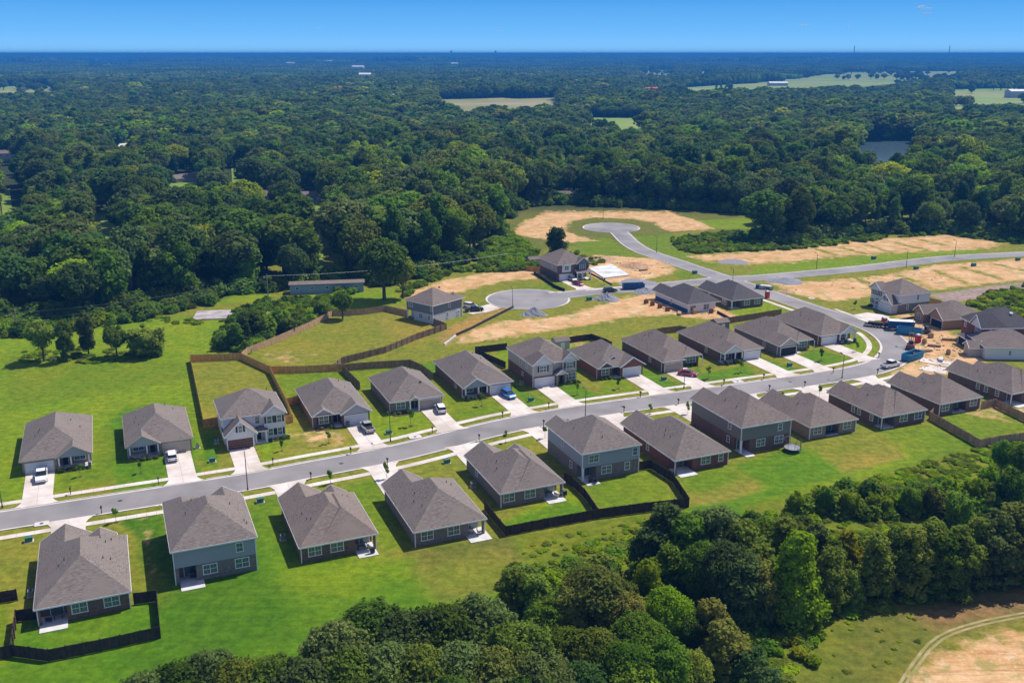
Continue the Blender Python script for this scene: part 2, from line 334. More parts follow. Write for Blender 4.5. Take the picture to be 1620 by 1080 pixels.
tint('dry', PP((1066, 756), (1150, 742), (1215, 775), (1160, 792), (1092, 800), (1080, 775)), .8)
tint('mid', PP((1066, 752), (1152, 738), (1185, 756), (1120, 778), (1085, 780)), 3)
tint('bright', PP((1250, 715), (1400, 700), (1480, 700), (1400, 760), (1290, 775), (1180, 800), (1215, 770)), 5)
tint('lush', PP((1160, 735), (1262, 705), (1340, 750), (1260, 775), (1180, 800), (1120, 805), (1220, 772)), 2)
tint('dry', PP((1278, 700), (1375, 682), (1438, 722), (1338, 750)), .8)
tint('olive', PP((1275, 698), (1380, 680), (1425, 705), (1320, 730)), 5); tint('mid', PP((1385, 680), (1470, 672), (1540, 708), (1450, 718)), 1.5)
tint('mid', PP((1500, 650), (1572, 642), (1620, 662), (1660, 690), (1550, 696), (1495, 665)), .6)
tint('weed', PP((1180, 800), (1300, 775), (1460, 730), (1620, 680), (1700, 720), (1620, 900), (1200, 900)), 4)
tint('rough', PP((1150, 980), (1250, 985), (1420, 935), (1720, 890), (1720, 1100), (1100, 1100)), 5)
tint('weed', PP((1180, 1000), (1330, 985), (1300, 1060), (1180, 1080)), 7)
tint('redbrown', PP((1450, 972), (1540, 950), (1700, 925), (1700, 962), (1540, 985), (1490, 992)), 6)
tint('dry', PP((1420, 1090), (1450, 1045), (1500, 1012), (1560, 992), (1700, 975), (1700, 1100)), 5)
tint('weed', PP((1540, 470), (1620, 452), (1760, 430), (1760, 530), (1620, 540), (1570, 505)), 3)
tint('graybare', PP((1470, 466), (1540, 456), (1620, 446), (1760, 425), (1760, 452), (1620, 460), (1500, 480)), 1.5)
tint('rough', PP((760, 425), (770, 375), (830, 330), (1000, 328), (1200, 345), (1210, 395), (1100, 402), (1060, 395), (1060, 370), (1130, 362), (1000, 400), (940, 385), (860, 395), (840, 425)), 3)
tint('mid', PP((990, 375), (1060, 370), (1080, 395), (1110, 410), (1140, 425), (1060, 405), (1010, 385)), 3)
tint('mid', PP((905, 385), (960, 375), (1010, 405), (1110, 438), (1080, 444), (1060, 430), (1000, 405), (930, 402)), 3)
tint('bright', PP((1085, 350), (1180, 345), (1205, 352), (1200, 362), (1110, 362)), 3)
tint('bright', PP((1200, 420), (1300, 412), (1440, 398), (1550, 393), (1555, 402), (1400, 417), (1240, 432), (1180, 437)), 1.5)
tint('mid', PP((820, 455), (890, 447), (900, 460), (800, 462), (760, 468)), 2)
tint('bright', PP((335, 470), (425, 452), (432, 478), (330, 480)), 2)
tint('painted_shade', PP((0, 520), (330, 478), (420, 455), (330, 440), (0, 480)), 4)  # shade at the foot of the wood, put into the grass colour
dirt = np.full(len(pts), -8.0)
def dirtp(*q, k=1.0): dirt[:] = np.maximum(dirt, np.clip(sdist(PP(*q)) * k, -8, 4))
dirtp((645, 463), (700, 444), (760, 433), (830, 427), (872, 434), (845, 441), (790, 445), (755, 455), (725, 462), (700, 470), (655, 478))
dirtp((722, 541), (755, 519), (800, 507), (880, 502), (930, 489), (985, 472), (1030, 462), (1070, 470), (1150, 492), (1168, 503), (1100, 503), (1060, 497), (1000, 500), (960, 508), (900, 518), (820, 530), (760, 540))
dirtp((920, 408), (945, 404), (1060, 410), (1068, 430), (1030, 440), (965, 448), (935, 436))
dirtp((813, 368), (830, 349), (870, 336), (910, 332), (960, 332), (1050, 335), (1100, 348), (1128, 362), (1062, 366), (1045, 361), (1037, 352), (1000, 346), (940, 344), (902, 350), (893, 364), (910, 371), (940, 381), (905, 383), (860, 378), (820, 372))
dirtp((1092, 405), (1180, 400), (1300, 388), (1400, 378), (1500, 371.5), (1580, 384), (1570, 391), (1500, 396), (1400, 400), (1320, 405), (1260, 413), (1180, 417), (1120, 412), k=.45)
dirtp((1218, 447), (1300, 445), (1390, 437), (1480, 420), (1640, 408), (1640, 441), (1540, 451), (1465, 459), (1380, 468), (1320, 476), (1260, 466))
dirtp((1430, 497), (1475, 504), (1502, 522), (1522, 545), (1556, 575), (1500, 592), (1450, 598), (1428, 612), (1418, 590), (1436, 570), (1438, 550), (1428, 530), (1400, 513))
dirtp((1440, 1100), (1468, 1056), (1512, 1026), (1565, 1006), (1640, 998), (1800, 985), (1800, 1120)); dirtp((1540, 700 - 44), (1570, 645), (1640, 670), (1640, 655), (1580, 640), k=.4)
for q0, q1 in (((1374, 388), (1412, 400)), ((1420, 384), (1461, 395)), ((1459, 380), (1500, 389)), ((1330, 392), (1372, 402)), ((1290, 394), (1330, 405)), ((1477, 428), (1530, 448)), ((1522, 423), (1583, 441)), ((1420, 434), (1470, 455)), ((1360, 442), (1400, 462)), ((1575, 418), (1640, 432))):
    A0, A1 = np.array(P(*q0)), np.array(P(*q1)); u_ = A1 - A0; L_ = np.hypot(*u_); u_ = u_ / L_; w_ = pts - A0; al = np.clip(w_ @ u_, 0, L_); dd = np.hypot(*(w_ - al[:, None] * u_).T)
    dirt[:] = np.where(dd < 3.2, np.minimum(dirt, np.clip(-1.2 + dd * .9, -8, 4)), dirt)
a = np.array(P(228, 812)); b = np.array(P(241, 925)); n = np.array([.6, 0]); dirt[:] = np.maximum(dirt, np.clip(sdist([a - n, a + n, b + n, b - n]) * 1.2 - 1.6, -8, -.9))
for q in (((510, 690), 3.0), ((450, 565), 2), ((905, 540), 2.6)):
    c = P(*q[0]); rr = q[1]; dirt[:] = np.maximum(dirt, np.clip((rr - np.hypot(pts[:, 0] - c[0], pts[:, 1] - c[1])) * .3 - .55, -8, .5))
me = bpy.data.meshes.new('ground'); nv = len(pts)
me.vertices.add(nv); co = np.zeros((nv, 3)); co[:, :2] = pts; me.vertices.foreach_set('co', co.ravel())
ii = np.arange(ny - 1)[:, None] * nx + np.arange(nx - 1)[None, :]; q = np.stack([ii, ii + 1, ii + nx + 1, ii + nx], -1).reshape(-1, 4)
me.loops.add(q.size); me.loops.foreach_set('vertex_index', q.ravel()); me.polygons.add(len(q)); me.polygons.foreach_set('loop_start', np.arange(len(q)) * 4); me.polygons.foreach_set('loop_total', np.full(len(q), 4))
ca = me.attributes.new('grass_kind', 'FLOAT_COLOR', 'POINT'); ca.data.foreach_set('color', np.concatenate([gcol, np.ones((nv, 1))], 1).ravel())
da = me.attributes.new('bare_soil', 'FLOAT', 'POINT'); da.data.foreach_set('value', dirt)
me.update(); me.validate()
gm, n, b = new_mat('ground_grass_and_soil'); lk = n.links.new; b.inputs['Roughness'].default_value = .95; b.inputs['Specular IOR Level'].default_value = .1
def node(t, **kw):
    x = n.nodes.new(t)
    for k, v in kw.items(): setattr(x, k, v)
    return x
tc = node('ShaderNodeTexCoord')
def nz(scale, detail=5, rough=.6, stretch=None):
    x = node('ShaderNodeTexNoise'); x.inputs['Scale'].default_value = scale; x.inputs['Detail'].default_value = detail; x.inputs['Roughness'].default_value = rough
    if stretch:
        mp = node('ShaderNodeMapping'); mp.inputs['Scale'].default_value = stretch; mp.inputs['Rotation'].default_value = (0, 0, -TH); lk(tc.outputs['Object'], mp.inputs[0]); lk(mp.outputs[0], x.inputs['Vector'])
    else: lk(tc.outputs['Object'], x.inputs['Vector'])
    return x.outputs['Fac']
def mrange(v, a, b_, c=0, d=1):
    x = node('ShaderNodeMapRange'); x.inputs[1].default_value = a; x.inputs[2].default_value = b_; x.inputs[3].default_value = c; x.inputs[4].default_value = d; lk(v, x.inputs[0]); return x.outputs[0]
def math_(op, a, b_):
    x = node('ShaderNodeMath', operation=op)
    for i, v in enumerate((a, b_)):
        if isinstance(v, (int, float)): x.inputs[i].default_value = v
        else: lk(v, x.inputs[i])
    return x.outputs[0]
def mixc(f, a, b_, blend='MIX'):
    x = node('ShaderNodeMix', data_type='RGBA', blend_type=blend)
    for i, v in ((0, f), (6, a), (7, b_)):
        if isinstance(v, tuple): x.inputs[i].default_value = (*v, 1) if len(v) == 3 else v
        elif isinstance(v, (int, float)): x.inputs[i].default_value = v
        else: lk(v, x.inputs[i])
    return x.outputs[2]
ag = node('ShaderNodeAttribute', attribute_name='grass_kind'); ad = node('ShaderNodeAttribute', attribute_name='bare_soil')
g = ag.outputs['Color']
g = mixc(mrange(nz(.09, 6), .35, .7, 0, .55), g, mixc(1.0, g, (1.5, 1.12, 1.35), 'MULTIPLY'))
g = mixc(mrange(nz(.22, 5, .6), .42, .62, 0, .45), g, mixc(1.0, g, (.66, .78, .7), 'MULTIPLY'))
g = mixc(mrange(nz(.7, 4, .6), .38, .62, 0, .85), g, mixc(1.0, g, (.58, .64, .55), 'MULTIPLY'))
g = mixc(mrange(nz(2.3, 2, .5), .45, .7, 0, .55), g, mixc(1.0, g, (1.45, 1.3, 1.5), 'MULTIPLY'))
g = mixc(mrange(nz(.045, 4, .6), .42, .62, 0, .5), g, mixc(1.0, g, (1.22, 1.02, 1.1), 'MULTIPLY'))
g = mixc(mrange(nz(.8, 2, .5, (.06, 1.5, 1)), .42, .58, 0, .42), g, mixc(1.0, g, (1.3, 1.18, 1.1), 'MULTIPLY'))
s = mixc(mrange(nz(.12, 7, .65), .38, .62), (.50, .265, .10), (.62, .40, .20))
s = mixc(mrange(nz(.5, 6, .7, (.35, 2.2, 1)), .48, .68, 0, .85), s, (.36, .17, .07))
s = mixc(mrange(nz(1.7, 3, .6), .5, .72, 0, .6), s, (.70, .51, .33))
s = mixc(mrange(nz(.2, 6, .68), .52, .60, 0, .7), s, (.25, .235, .06))
s = mixc(mrange(nz(.55, 4, .6, (.12, 1.6, 1)), .54, .68, 0, .6), s, (.36, .19, .09))
s = mixc(mrange(nz(.33, 5, .65), .56, .66, 0, .6), s, (.70, .53, .36))
e = math_('ADD', ad.outputs['Fac'], math_('MULTIPLY', math_('SUBTRACT', nz(.26, 7, .68), .5), 12.0))
msk = mrange(e, -1.3, 1.1)
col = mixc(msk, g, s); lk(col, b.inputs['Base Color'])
bp = node('ShaderNodeBump'); bp.inputs['Strength'].default_value = .6; bp.inputs['Distance'].default_value = .25
lk(nz(1.1, 8, .75), bp.inputs['Height']); lk(bp.outputs[0], b.inputs['Normal'])
me.materials.append(gm); go = bpy.data.objects.new('ground', me); COL.objects.link(go); tag(go, kind='structure')

M['track'] = noise_mat('wheel_track_soil', (.24, .20, .08), (.40, .31, .17), .6, .95, c3=(.22, .21, .06), scale2=.5)
for i, off in enumerate((0, 13)):
    tr = smooth(PP((1412 + off * .8, 1100), (1446 + off * .75, 1046 + off * .12), (1484 + off * .55, 1006 + off * .35), (1552 + off * .3, 982 + off * .42), (1660, 962 + off * .45)), 2.5)
    tag(strip(tr, -.2, .2, .015 + .004 * i, MB()).build('wheel_track', M['track']), kind='structure')
# ------------------------------------------------------------------ trees
def ico(sub):
    t = (1 + 5 ** .5) / 2
    v = [(-1, t, 0), (1, t, 0), (-1, -t, 0), (1, -t, 0), (0, -1, t), (0, 1, t), (0, -1, -t), (0, 1, -t), (t, 0, -1), (t, 0, 1), (-t, 0, -1), (-t, 0, 1)]
    f = [(0, 11, 5), (0, 5, 1), (0, 1, 7), (0, 7, 10), (0, 10, 11), (1, 5, 9), (5, 11, 4), (11, 10, 2), (10, 7, 6), (7, 1, 8), (3, 9, 4), (3, 4, 2), (3, 2, 6), (3, 6, 8), (3, 8, 9), (4, 9, 5), (2, 4, 11), (6, 2, 10), (8, 6, 7), (9, 8, 1)]
    v = [np.array(p) / np.linalg.norm(p) for p in v]
    for _ in range(sub):
        c = {}; nf = []
        def mid(a, b):
            k = (min(a, b), max(a, b))
            if k not in c: m = v[a] + v[b]; v.append(m / np.linalg.norm(m)); c[k] = len(v) - 1
            return c[k]
        for a, b_, d in f:
            x, y, z_ = mid(a, b_), mid(b_, d), mid(d, a); nf += [(a, x, z_), (b_, y, x), (d, z_, y), (x, y, z_)]
        f = nf
    return np.array(v), np.array(f)
ICO = {0: ico(0), 1: ico(1), 2: ico(2)}
def lobes_for(kind, rs):
    L = []
    if kind == 'oak':
        for i in range(24):
            u = rs.normal(size=3); u /= np.linalg.norm(u); u[2] = abs(u[2]) * 1.1 - .35
            L.append((u * np.array([3.5, 3.5, 3.9]) * rs.uniform(.75, 1.12) + [0, 0, 9.6], rs.uniform(1.3, 2.5)))
        for i in range(52):
            u = rs.normal(size=3); u /= np.linalg.norm(u); u[2] = abs(u[2]) * 1.1 - .3
            L.append((u * np.array([5.0, 5.0, 5.0]) * rs.uniform(.78, 1.14) + [0, 0, 9.6], rs.uniform(.45, 1.1)))
        L.append((np.array([0, 0, 9.8]), 3.6)); L.append((np.array([0, 0, 7.4]), 3.0))
    elif kind == 'tall':
        for i in range(24):
            h = rs.uniform(3.5, 16.2); w = 3.1 * math.sin(min(1, (h - 1.0) / 8) * 1.57) * (1 if h < 11 else max(.1, (18.6 - h) / 7.6)); a = rs.uniform(0, 6.28)
            L.append((np.array([math.cos(a) * w, math.sin(a) * w, h]), rs.uniform(1.1, 1.9)))
        for h in (6, 9, 12): L.append((np.array([0, 0, h]), 2.5))
    elif kind == 'pine':
        for i in range(26):
            h = rs.uniform(7, 19.4); w = 2.9 * max(.05, (20.6 - h) / 12) ** .7 * rs.uniform(.5, 1.1); a = rs.uniform(0, 6.28)
            L.append((np.array([math.cos(a) * w, math.sin(a) * w, h]), rs.uniform(.8, 1.35)))
        for h in (9, 12, 15, 17.5): L.append((np.array([0, 0, h]), 1.6))
    elif kind == 'cone':
        for i in range(80):
            h = rs.uniform(.8, 11.6) ; w = 3.7 * ((12.6 - h) / 12.6) ** .8 * rs.uniform(.7, 1.05); a = rs.uniform(0, 6.28)
            L.append((np.array([math.cos(a) * w, math.sin(a) * w, h]), rs.uniform(.4, 1.2)))
        for h, r in ((2, 3.2), (5, 2.7), (8, 1.7), (10, 1.0)): L.append((np.array([0, 0, h]), r))
    elif kind == 'column':
        for i in range(64):
            h = rs.uniform(1.0, 11.4); w = 2.2 * (1 if h < 8 else (12.5 - h) / 4.5) * rs.uniform(.6, 1.25); a = rs.uniform(0, 6.28)
            L.append((np.array([math.cos(a) * w, math.sin(a) * w, h]), rs.uniform(.35, 1.1)))
        for h in (3, 5.5, 8): L.append((np.array([0, 0, h]), 1.8))
    elif kind == 'low':
        for i in range(30):
            u = rs.normal(size=3); u /= np.linalg.norm(u); L.append((u * np.array([2.2, 2.2, 2.4]) * rs.uniform(.7, 1.1) + [0, 0, 3.1], rs.uniform(.8, 1.4)))
        for i in range(46):
            u = rs.normal(size=3); u /= np.linalg.norm(u); L.append((u * np.array([2.9, 2.9, 3.1]) * rs.uniform(.8, 1.15) + [0, 0, 3.1], rs.uniform(.35, .75)))
        L.append((np.array([0, 0, 3.0]), 2.4)); L.append((np.array([0, 0, 1.4]), 2.2))
    elif kind == 'bush':
        for i in range(16):
            a = rs.uniform(0, 6.28); w = rs.uniform(.4, 1.6); L.append((np.array([math.cos(a) * w, math.sin(a) * w, rs.uniform(.4, 3.0 - w * .8)]), rs.uniform(.55, 1.0)))
        L.append((np.array([0, 0, 1.2]), 1.4))
    elif kind == 'sapling':
        for i in range(9):
            a = rs.uniform(0, 6.28); w = rs.uniform(.1, .55); L.append((np.array([math.cos(a) * w, math.sin(a) * w, rs.uniform(1.5, 3.1)]), rs.uniform(.2, .42)))
    return L
def crown_mesh(name, kind, leaf, cover, seed, mat, core=1, corek=.8):
    rs = np.random.default_rng(seed); L = lobes_for(kind, rs)
    C = np.array([l[0] for l in L]); Rr = np.array([l[1] for l in L]); P_, N_ = [], []
    for i, (c, r) in enumerate(L):
        n_ = int(4 * math.pi * r * r / (leaf * leaf) * cover) + 4
        u = rs.normal(size=(n_, 3)); u /= np.linalg.norm(u, axis=1)[:, None]
        p = c + u * r * (1 + rs.uniform(-.30, .26, (n_, 1)))
        d = np.linalg.norm(p[:, None] - C[None], axis=2) / Rr; d[:, i] = 9
        k = (d > .86).all(1) & (p[:, 2] > .1); P_.append(p[k]); N_.append(u[k])
    p = np.concatenate(P_); u = np.concatenate(N_); m = len(p)
    nn = u + rs.normal(size=(m, 3)) * .5 + [0, 0, .25]; nn /= np.linalg.norm(nn, axis=1)[:, None]
    a = np.cross(nn, rs.normal(size=(m, 3))); a /= np.linalg.norm(a, axis=1)[:, None]; b_ = np.cross(nn, a)
    s = leaf * rs.uniform(.55, 1.25, (m, 1)) * .75
    q = np.stack([p - a * s, p - b_ * s * .8 + nn * s * .2, p + a * s, p + b_ * s * .8 - nn * s * .15], 1).reshape(-1, 3)
    verts = [q]; faces4 = np.arange(m * 4).reshape(-1, 4); off = m * 4; faces3 = []
    iv, if_ = ICO[core]
    for c, r in L:
        w = iv * (r * corek * (1 + rs.uniform(-.12, .1, (len(iv), 1)))); verts.append(w + c); faces3.append(if_ + off); off += len(iv)
    V = np.concatenate(verts); F3 = np.concatenate(faces3)
    me = bpy.data.meshes.new(name); me.vertices.add(len(V)); me.vertices.foreach_set('co', V.ravel())
    me.loops.add(faces4.size + F3.size); me.loops.foreach_set('vertex_index', np.concatenate([faces4.ravel(), F3.ravel()]))
    me.polygons.add(len(faces4) + len(F3)); st = np.concatenate([np.arange(len(faces4)) * 4, faces4.size + np.arange(len(F3)) * 3]); to = np.concatenate([np.full(len(faces4), 4), np.full(len(F3), 3)])
    me.polygons.foreach_set('loop_start', st); me.polygons.foreach_set('loop_total', to)
    me.materials.append(mat); me.update(); return me
def trunk_mesh(kind, seed=0):
    mb = MB(); rs = random.Random(seed)
    H_, r = dict(oak=(9.5, .42), tall=(12, .34), pine=(18.5, .28), cone=(8, .22), column=(8, .16), low=(3.5, .16), bush=(1.2, .07), sapling=(2.6, .04))[kind]
    mb.tube((0, 0, -.3), (0, 0, H_ * .45), r * 1.15, r * .8, 7); mb.tube((0, 0, H_ * .45), (.1, .05, H_), r * .8, r * .3, 7)
    if kind != 'sapling':
        for i in range(6):
            h = H_ * rs.uniform(.32, .8); a = rs.uniform(0, 6.28); l = r * rs.uniform(5, 8.5)
            mb.tube((0, 0, h), (math.cos(a) * l, math.sin(a) * l, h + l * .8), r * .42, r * .15, 5)
    return mb.mesh('trunk', M['bark'])
TRUNK = {k: trunk_mesh(k) for k in ('oak', 'tall', 'pine', 'cone', 'column', 'low', 'bush', 'sapling')}
HEIGHT = dict(oak=15.3, tall=17.8, pine=20.6, cone=12.3, column=12, low=6.4, bush=3.3, sapling=3.3)
_cr = {}
def crown(kind, mat, lod, seed):
    key = (kind, mat, lod, seed)
    if key not in _cr:
        base = (kind, lod, seed)
        if base not in _cr:
            leaf, cov, core = {'hi': (.33, 1.2, 1), 'mid': (.55, 1.15, 1), 'lo': (1.15, 1.0, 0)}[lod]
            if kind == 'bush': leaf *= .7
            if kind == 'sapling': leaf, cov, core = .16, 1.0, 0
            _cr[base] = crown_mesh(kind + '_crown', kind, leaf, cov, seed * 13 + 5, F[mat], core, .68 if lod == 'hi' else .76)
        me = _cr[base].copy(); me.materials.clear(); me.materials.append(F[mat]); _cr[key] = me
    return _cr[key]
def project(X, Y, Z):
    zc = Y * math.cos(PITCH) - (Z - CAM_H) * math.sin(PITCH); up = Y * math.sin(PITCH) + (Z - CAM_H) * math.cos(PITCH)
    return 810 + 1530 * X / zc, 540 - 1530 * up / zc
NAMES = dict(oak='broadleaf_tree', tall='tall_tree', pine='pine_tree', cone='conical_tree', column='young_tree', low='small_tree', bush='bush', sapling='sapling')
def tree(kind, mat, loc, h, label, group=None, lod='hi', seed=None, wide=1.0, cat=None):
    seed = random.randrange(3) if seed is None else seed
    s = h / HEIGHT[kind]
    t = thing(NAMES[kind], label, cat or ('bush' if kind == 'bush' else 'tree'), (loc[0], loc[1], 0), random.uniform(0, 6.28), group)
    t.scale = (s * wide, s * wide, s)
    link_mesh('trunk', TRUNK[kind], t); link_mesh('crown', crown(kind, mat, lod, seed), t)
    return t
def at_top(px, ytop, h): return P(px, ytop, h)

COLW = dict(dark='dark green', mid='mid green', olive='olive green', yellow='yellow green', bright='bright green', grey='grey green', blue='deep bluish green', tan='tan tinged', red='reddish brown tinged')
SHW = dict(oak='rounded tree', tall='tall oval tree', pine='pine', cone='cone shaped tree', column='slim young tree', low='bushy small tree', bush='bush')
# the trees that stand singly or in the near belts: photo mark of the top, height, kind, leaves
near = [  # px, ytop, h, kind, mat, wide, words
 # belt at the lower edge, left
 (228, 1062, 13, 'oak', 'grey', 1.0, 'left end of the oak belt at the bottom edge'), (272, 1046, 13, 'oak', 'dark', 1.0, ''), (322, 1026, 13, 'oak', 'grey', 1.0, ''),
 (372, 1040, 13, 'oak', 'olive', .95, ''), (428, 1036, 13, 'oak', 'dark', 1.0, ''), (478, 1040, 14, 'oak', 'grey', 1.0, ''), (528, 978, 15, 'oak', 'grey', 1.0, ''), (545, 1022, 14, 'oak', 'dark', 1.0, ''),
 (592, 948, 15, 'oak', 'dark', 1.05, ''), (652, 962, 15, 'oak', 'grey', 1.0, ''), (704, 952, 15, 'oak', 'dark', 1.0, ''), (762, 946, 15, 'oak', 'grey', 1.05, ''), (815, 975, 15, 'oak', 'dark', 1.0, ''),
 (610, 1012, 14, 'oak', 'grey', 1.0, ''), (668, 1018, 14, 'oak', 'olive', 1.0, ''), (730, 1012, 14, 'oak', 'grey', 1.0, ''), (790, 1022, 14, 'oak', 'tan', 1.0, ''), (850, 1018, 14, 'oak', 'grey', 1.0, ''),
 (585, 1064, 13, 'oak', 'dark', 1.0, ''), (650, 1070, 13, 'oak', 'grey', 1.0, ''), (712, 1066, 13, 'oak', 'dark', 1.0, ''), (775, 1070, 13, 'oak', 'grey', 1.0, ''), (842, 1068, 13, 'oak', 'dark', 1.0, ''), (500, 1072, 12, 'oak', 'grey', 1, ''), (430, 1074, 12, 'oak', 'dark', 1, ''),
 # mixed clump at the bottom centre
 (812, 903, 9, 'column', 'olive', 1.3, ''), (846, 912, 9, 'column', 'olive', 1.3, ''), (868, 902, 7, 'column', 'bright', 1.2, ''), (868, 945, 9, 'oak', 'mid', 1.1, ''), (948, 893, 13, 'oak', 'tan', 1.15, 'big tan tinged'), (912, 915, 11, 'oak', 'tan', 1.0, ''), (985, 930, 11, 'oak', 'tan', 1.0, ''),
 (1026, 890, 12, 'cone', 'bright', 1.1, ''), (1058, 925, 11, 'oak', 'bright', .9, ''), (1085, 950, 9, 'oak', 'mid', .9, ''), (1012, 965, 11, 'oak', 'mid', 1.0, ''), (1125, 952, 9, 'column', 'tan', 1.4, ''), (1148, 985, 9, 'column', 'tan', 1.4, ''),
 (890, 985, 11, 'oak', 'dark', 1.0, ''), (940, 990, 12, 'oak', 'olive', 1.0, ''), (985, 1015, 12, 'oak', 'dark', 1.0, ''), (1050, 1010, 12, 'oak', 'mid', 1.0, ''), (1095, 1025, 10, 'oak', 'olive', .9, ''), (920, 1045, 11, 'oak', 'blue', 1.0, ''), (1010, 1052, 11, 'oak', 'dark', 1.0, ''),
 (1185, 1030, 6, 'oak', 'blue', 1.0, ''), (1210, 1058, 5, 'oak', 'grey', 1.0, ''),
 # grey green group in front of the long dark fence
 (1056, 800, 12, 'column', 'grey', 1.35, ''), (1028, 838, 9, 'column', 'grey', 1.35, ''), (1092, 818, 12, 'column', 'dark', 1.3, ''), (1137, 806, 13, 'column', 'grey', 1.35, ''), (1180, 828, 12, 'column', 'olive', 1.3, ''), (1152, 852, 13, 'oak', 'grey', .95, ''), (1060, 862, 9, 'column', 'dark', 1.4, ''), (1112, 852, 12, 'oak', 'dark', .85, ''),
 (1200, 885, 10, 'column', 'tan', 1.4, ''), (1212, 815, 9, 'oak', 'mid', 1.0, ''), (1180, 880, 11, 'column', 'grey', 1.4, ''),
 # belt on the right
 (1267, 846, 13.5, 'cone', 'bright', 1.2, 'tallest bright green cone shaped tree in the belt by the rough field'), (1246, 822, 9, 'column', 'grey', 1.3, ''), (1296, 832, 10, 'column', 'grey', 1.2, ''), (1318, 868, 10, 'column', 'grey', 1.2, ''), (1345, 836, 8, 'column', 'yellow', 1.2, ''), (1352, 900, 6, 'column', 'olive', 1.2, ''), (1322, 850, 9, 'column', 'mid', 1.2, ''),
 (1392, 848, 10, 'column', 'grey', 1.3, ''), (1422, 838, 10, 'column', 'dark', 1.2, ''), (1450, 838, 10.5, 'column', 'olive', 1.25, ''), (1478, 825, 11, 'column', 'olive', 1.3, ''), (1520, 830, 11, 'column', 'grey', 1.35, ''), (1500, 845, 10, 'column', 'mid', 1.2, ''), (1552, 822, 10.5, 'column', 'grey', 1.2, ''), (1580, 805, 12, 'column', 'grey', 1.4, ''), (1612, 800, 12, 'column', 'tan', 1.4, ''), (1640, 800, 12, 'column', 'grey', 1.4, ''),
 (1262, 779, 4.2, 'oak', 'bright', 0.72, ''), (1308, 773, 4.7, 'oak', 'mid', 0.72, ''), (1347, 776, 4.7, 'oak', 'bright', 0.72, ''), (1384, 779, 3.9, 'oak', 'bright', 0.72, ''), (1405, 785, 3.4, 'oak', 'bright', 0.68, ''), (1447, 767, 5.5, 'oak', 'mid', 0.72, ''), (1478, 773, 5.1, 'oak', 'tan', 0.68, ''), (1522, 778, 6.4, 'oak', 'mid', 0.72, ''), (1506, 761, 4.2, 'oak', 'bright', 0.85, ''), (1546, 755, 5.1, 'oak', 'bright', 0.85, ''),
 (1592, 693, 8.5, 'oak', 'mid', 0.77, ''), (1622, 698, 9.3, 'oak', 'mid', 0.77, ''), (1605, 745, 6.8, 'oak', 'mid', 0.77, ''), (1568, 738, 5.1, 'oak', 'bright', 0.72, ''), (1220, 883, 6.0, 'oak', 'mid', 0.85, ''),
 # by the north gardens
 (60, 503, 11.5, 'oak', 'olive', .92, 'left end of the five lone trees on the mown field'), (97, 506, 11, 'tall', 'dark', .85, 'second from left among the five lone trees on the mown field'), (131, 488, 12.5, 'tall', 'grey', .8, 'middle one of the five lone trees on the mown field, pale leaved'),
 (179, 512, 9, 'oak', 'olive', .95, 'fourth from left of the five lone trees on the mown field'), (228, 516, 8, 'oak', 'olive', 1.15, 'right end of the five lone trees on the mown field'),
 (382, 500, 8, 'column', 'blue', 1.0, ''), (372, 512, 7, 'column', 'dark', 1.2, ''), (400, 492, 8, 'column', 'dark', 1.3, ''), (418, 500, 6, 'oak', 'mid', 1.1, ''), (350, 530, 4, 'oak', 'dark', 1, ''), (440, 490, 6, 'oak', 'mid', 1, ''), (455, 500, 5, 'oak', 'dark', 1, ''),
 (540, 458, 9, 'oak', 'mid', 1.0, ''), (508, 478, 4.5, 'oak', 'dark', 1, ''), (604, 372, 21, 'oak', 'dark', 1.0, 'largest dark round tree at the wood edge right of the blue trailer'), (635, 400, 15, 'oak', 'olive', .8, ''),
 (881, 356, 13.5, 'tall', 'dark', 1.25, 'lone dark tree directly behind the two storey house with the shed'),
 (765, 330, 12, 'oak', 'yellow', .9, 'bright yellow green tree at the wood edge left of the far cul-de-sac'), (826, 274, 11, 'oak', 'yellow', .9, 'yellow green tree above the left end of the bare ring of soil'), (1172, 366, 5, 'oak', 'dark', 1.0, ''), (1196, 360, 6, 'oak', 'mid', 1.0, ''),
]
near = [(a[0], a[1], a[2], 'low' if (a[3] == 'oak' and (a[2] <= 8 or (a[0] > 1100 and a[1] < 400))) else a[3], *a[4:]) for a in near]
near = [(a[0], a[1], a[2], a[3], ('mid' if (a[4] == 'dark' and 860 < a[0] < 1240 and a[1] > 780) else 'olive' if (a[4] == 'grey' and a[0] > 1230 and i % 2) else a[4]), *a[5:]) for i, a in enumerate(near)]
ORD = ['first', 'second', 'third', 'fourth', 'fifth', 'sixth', 'seventh', 'eighth', 'ninth', 'tenth', 'eleventh', 'twelfth', 'thirteenth', 'fourteenth', 'fifteenth', 'sixteenth', 'seventeenth', 'eighteenth', 'nineteenth', 'twentieth']
def belt(px, py):
    if py > 940 and px < 880 : return 'in the oak belt at the bottom edge'
    if py > 880 and px < 1230: return 'in the mixed clump at bottom centre'
    if 1000 < px < 1235 and py > 780: return 'in the group below the dark fence'
    if px > 1200 and py > 795: return 'in the belt beside the rough field'
    if px > 1200 and py > 600: return 'on the weedy slope below the south lawns'
    if px < 480 and py > 450: return 'outside the tan fence'
    if px < 660: return 'by the blue trailer'
    return 'at the edge of the far cul-de-sac clearing'
cnt = {}
order = sorted(range(len(near)), key=lambda i: near[i][0])
lab = {}
for i in order:
    px, py, h, kind, mat, wide, words = near[i]
    if words and len(words) > 25: lab[i] = words if 'tree' in words and words[0] != 'l' else (COLW[mat] + ' tree, ' + words if len(words.split()) < 14 else words); continue
    key = (COLW[mat], SHW[kind], belt(px, py)); cnt.setdefault(key, []).append(i)
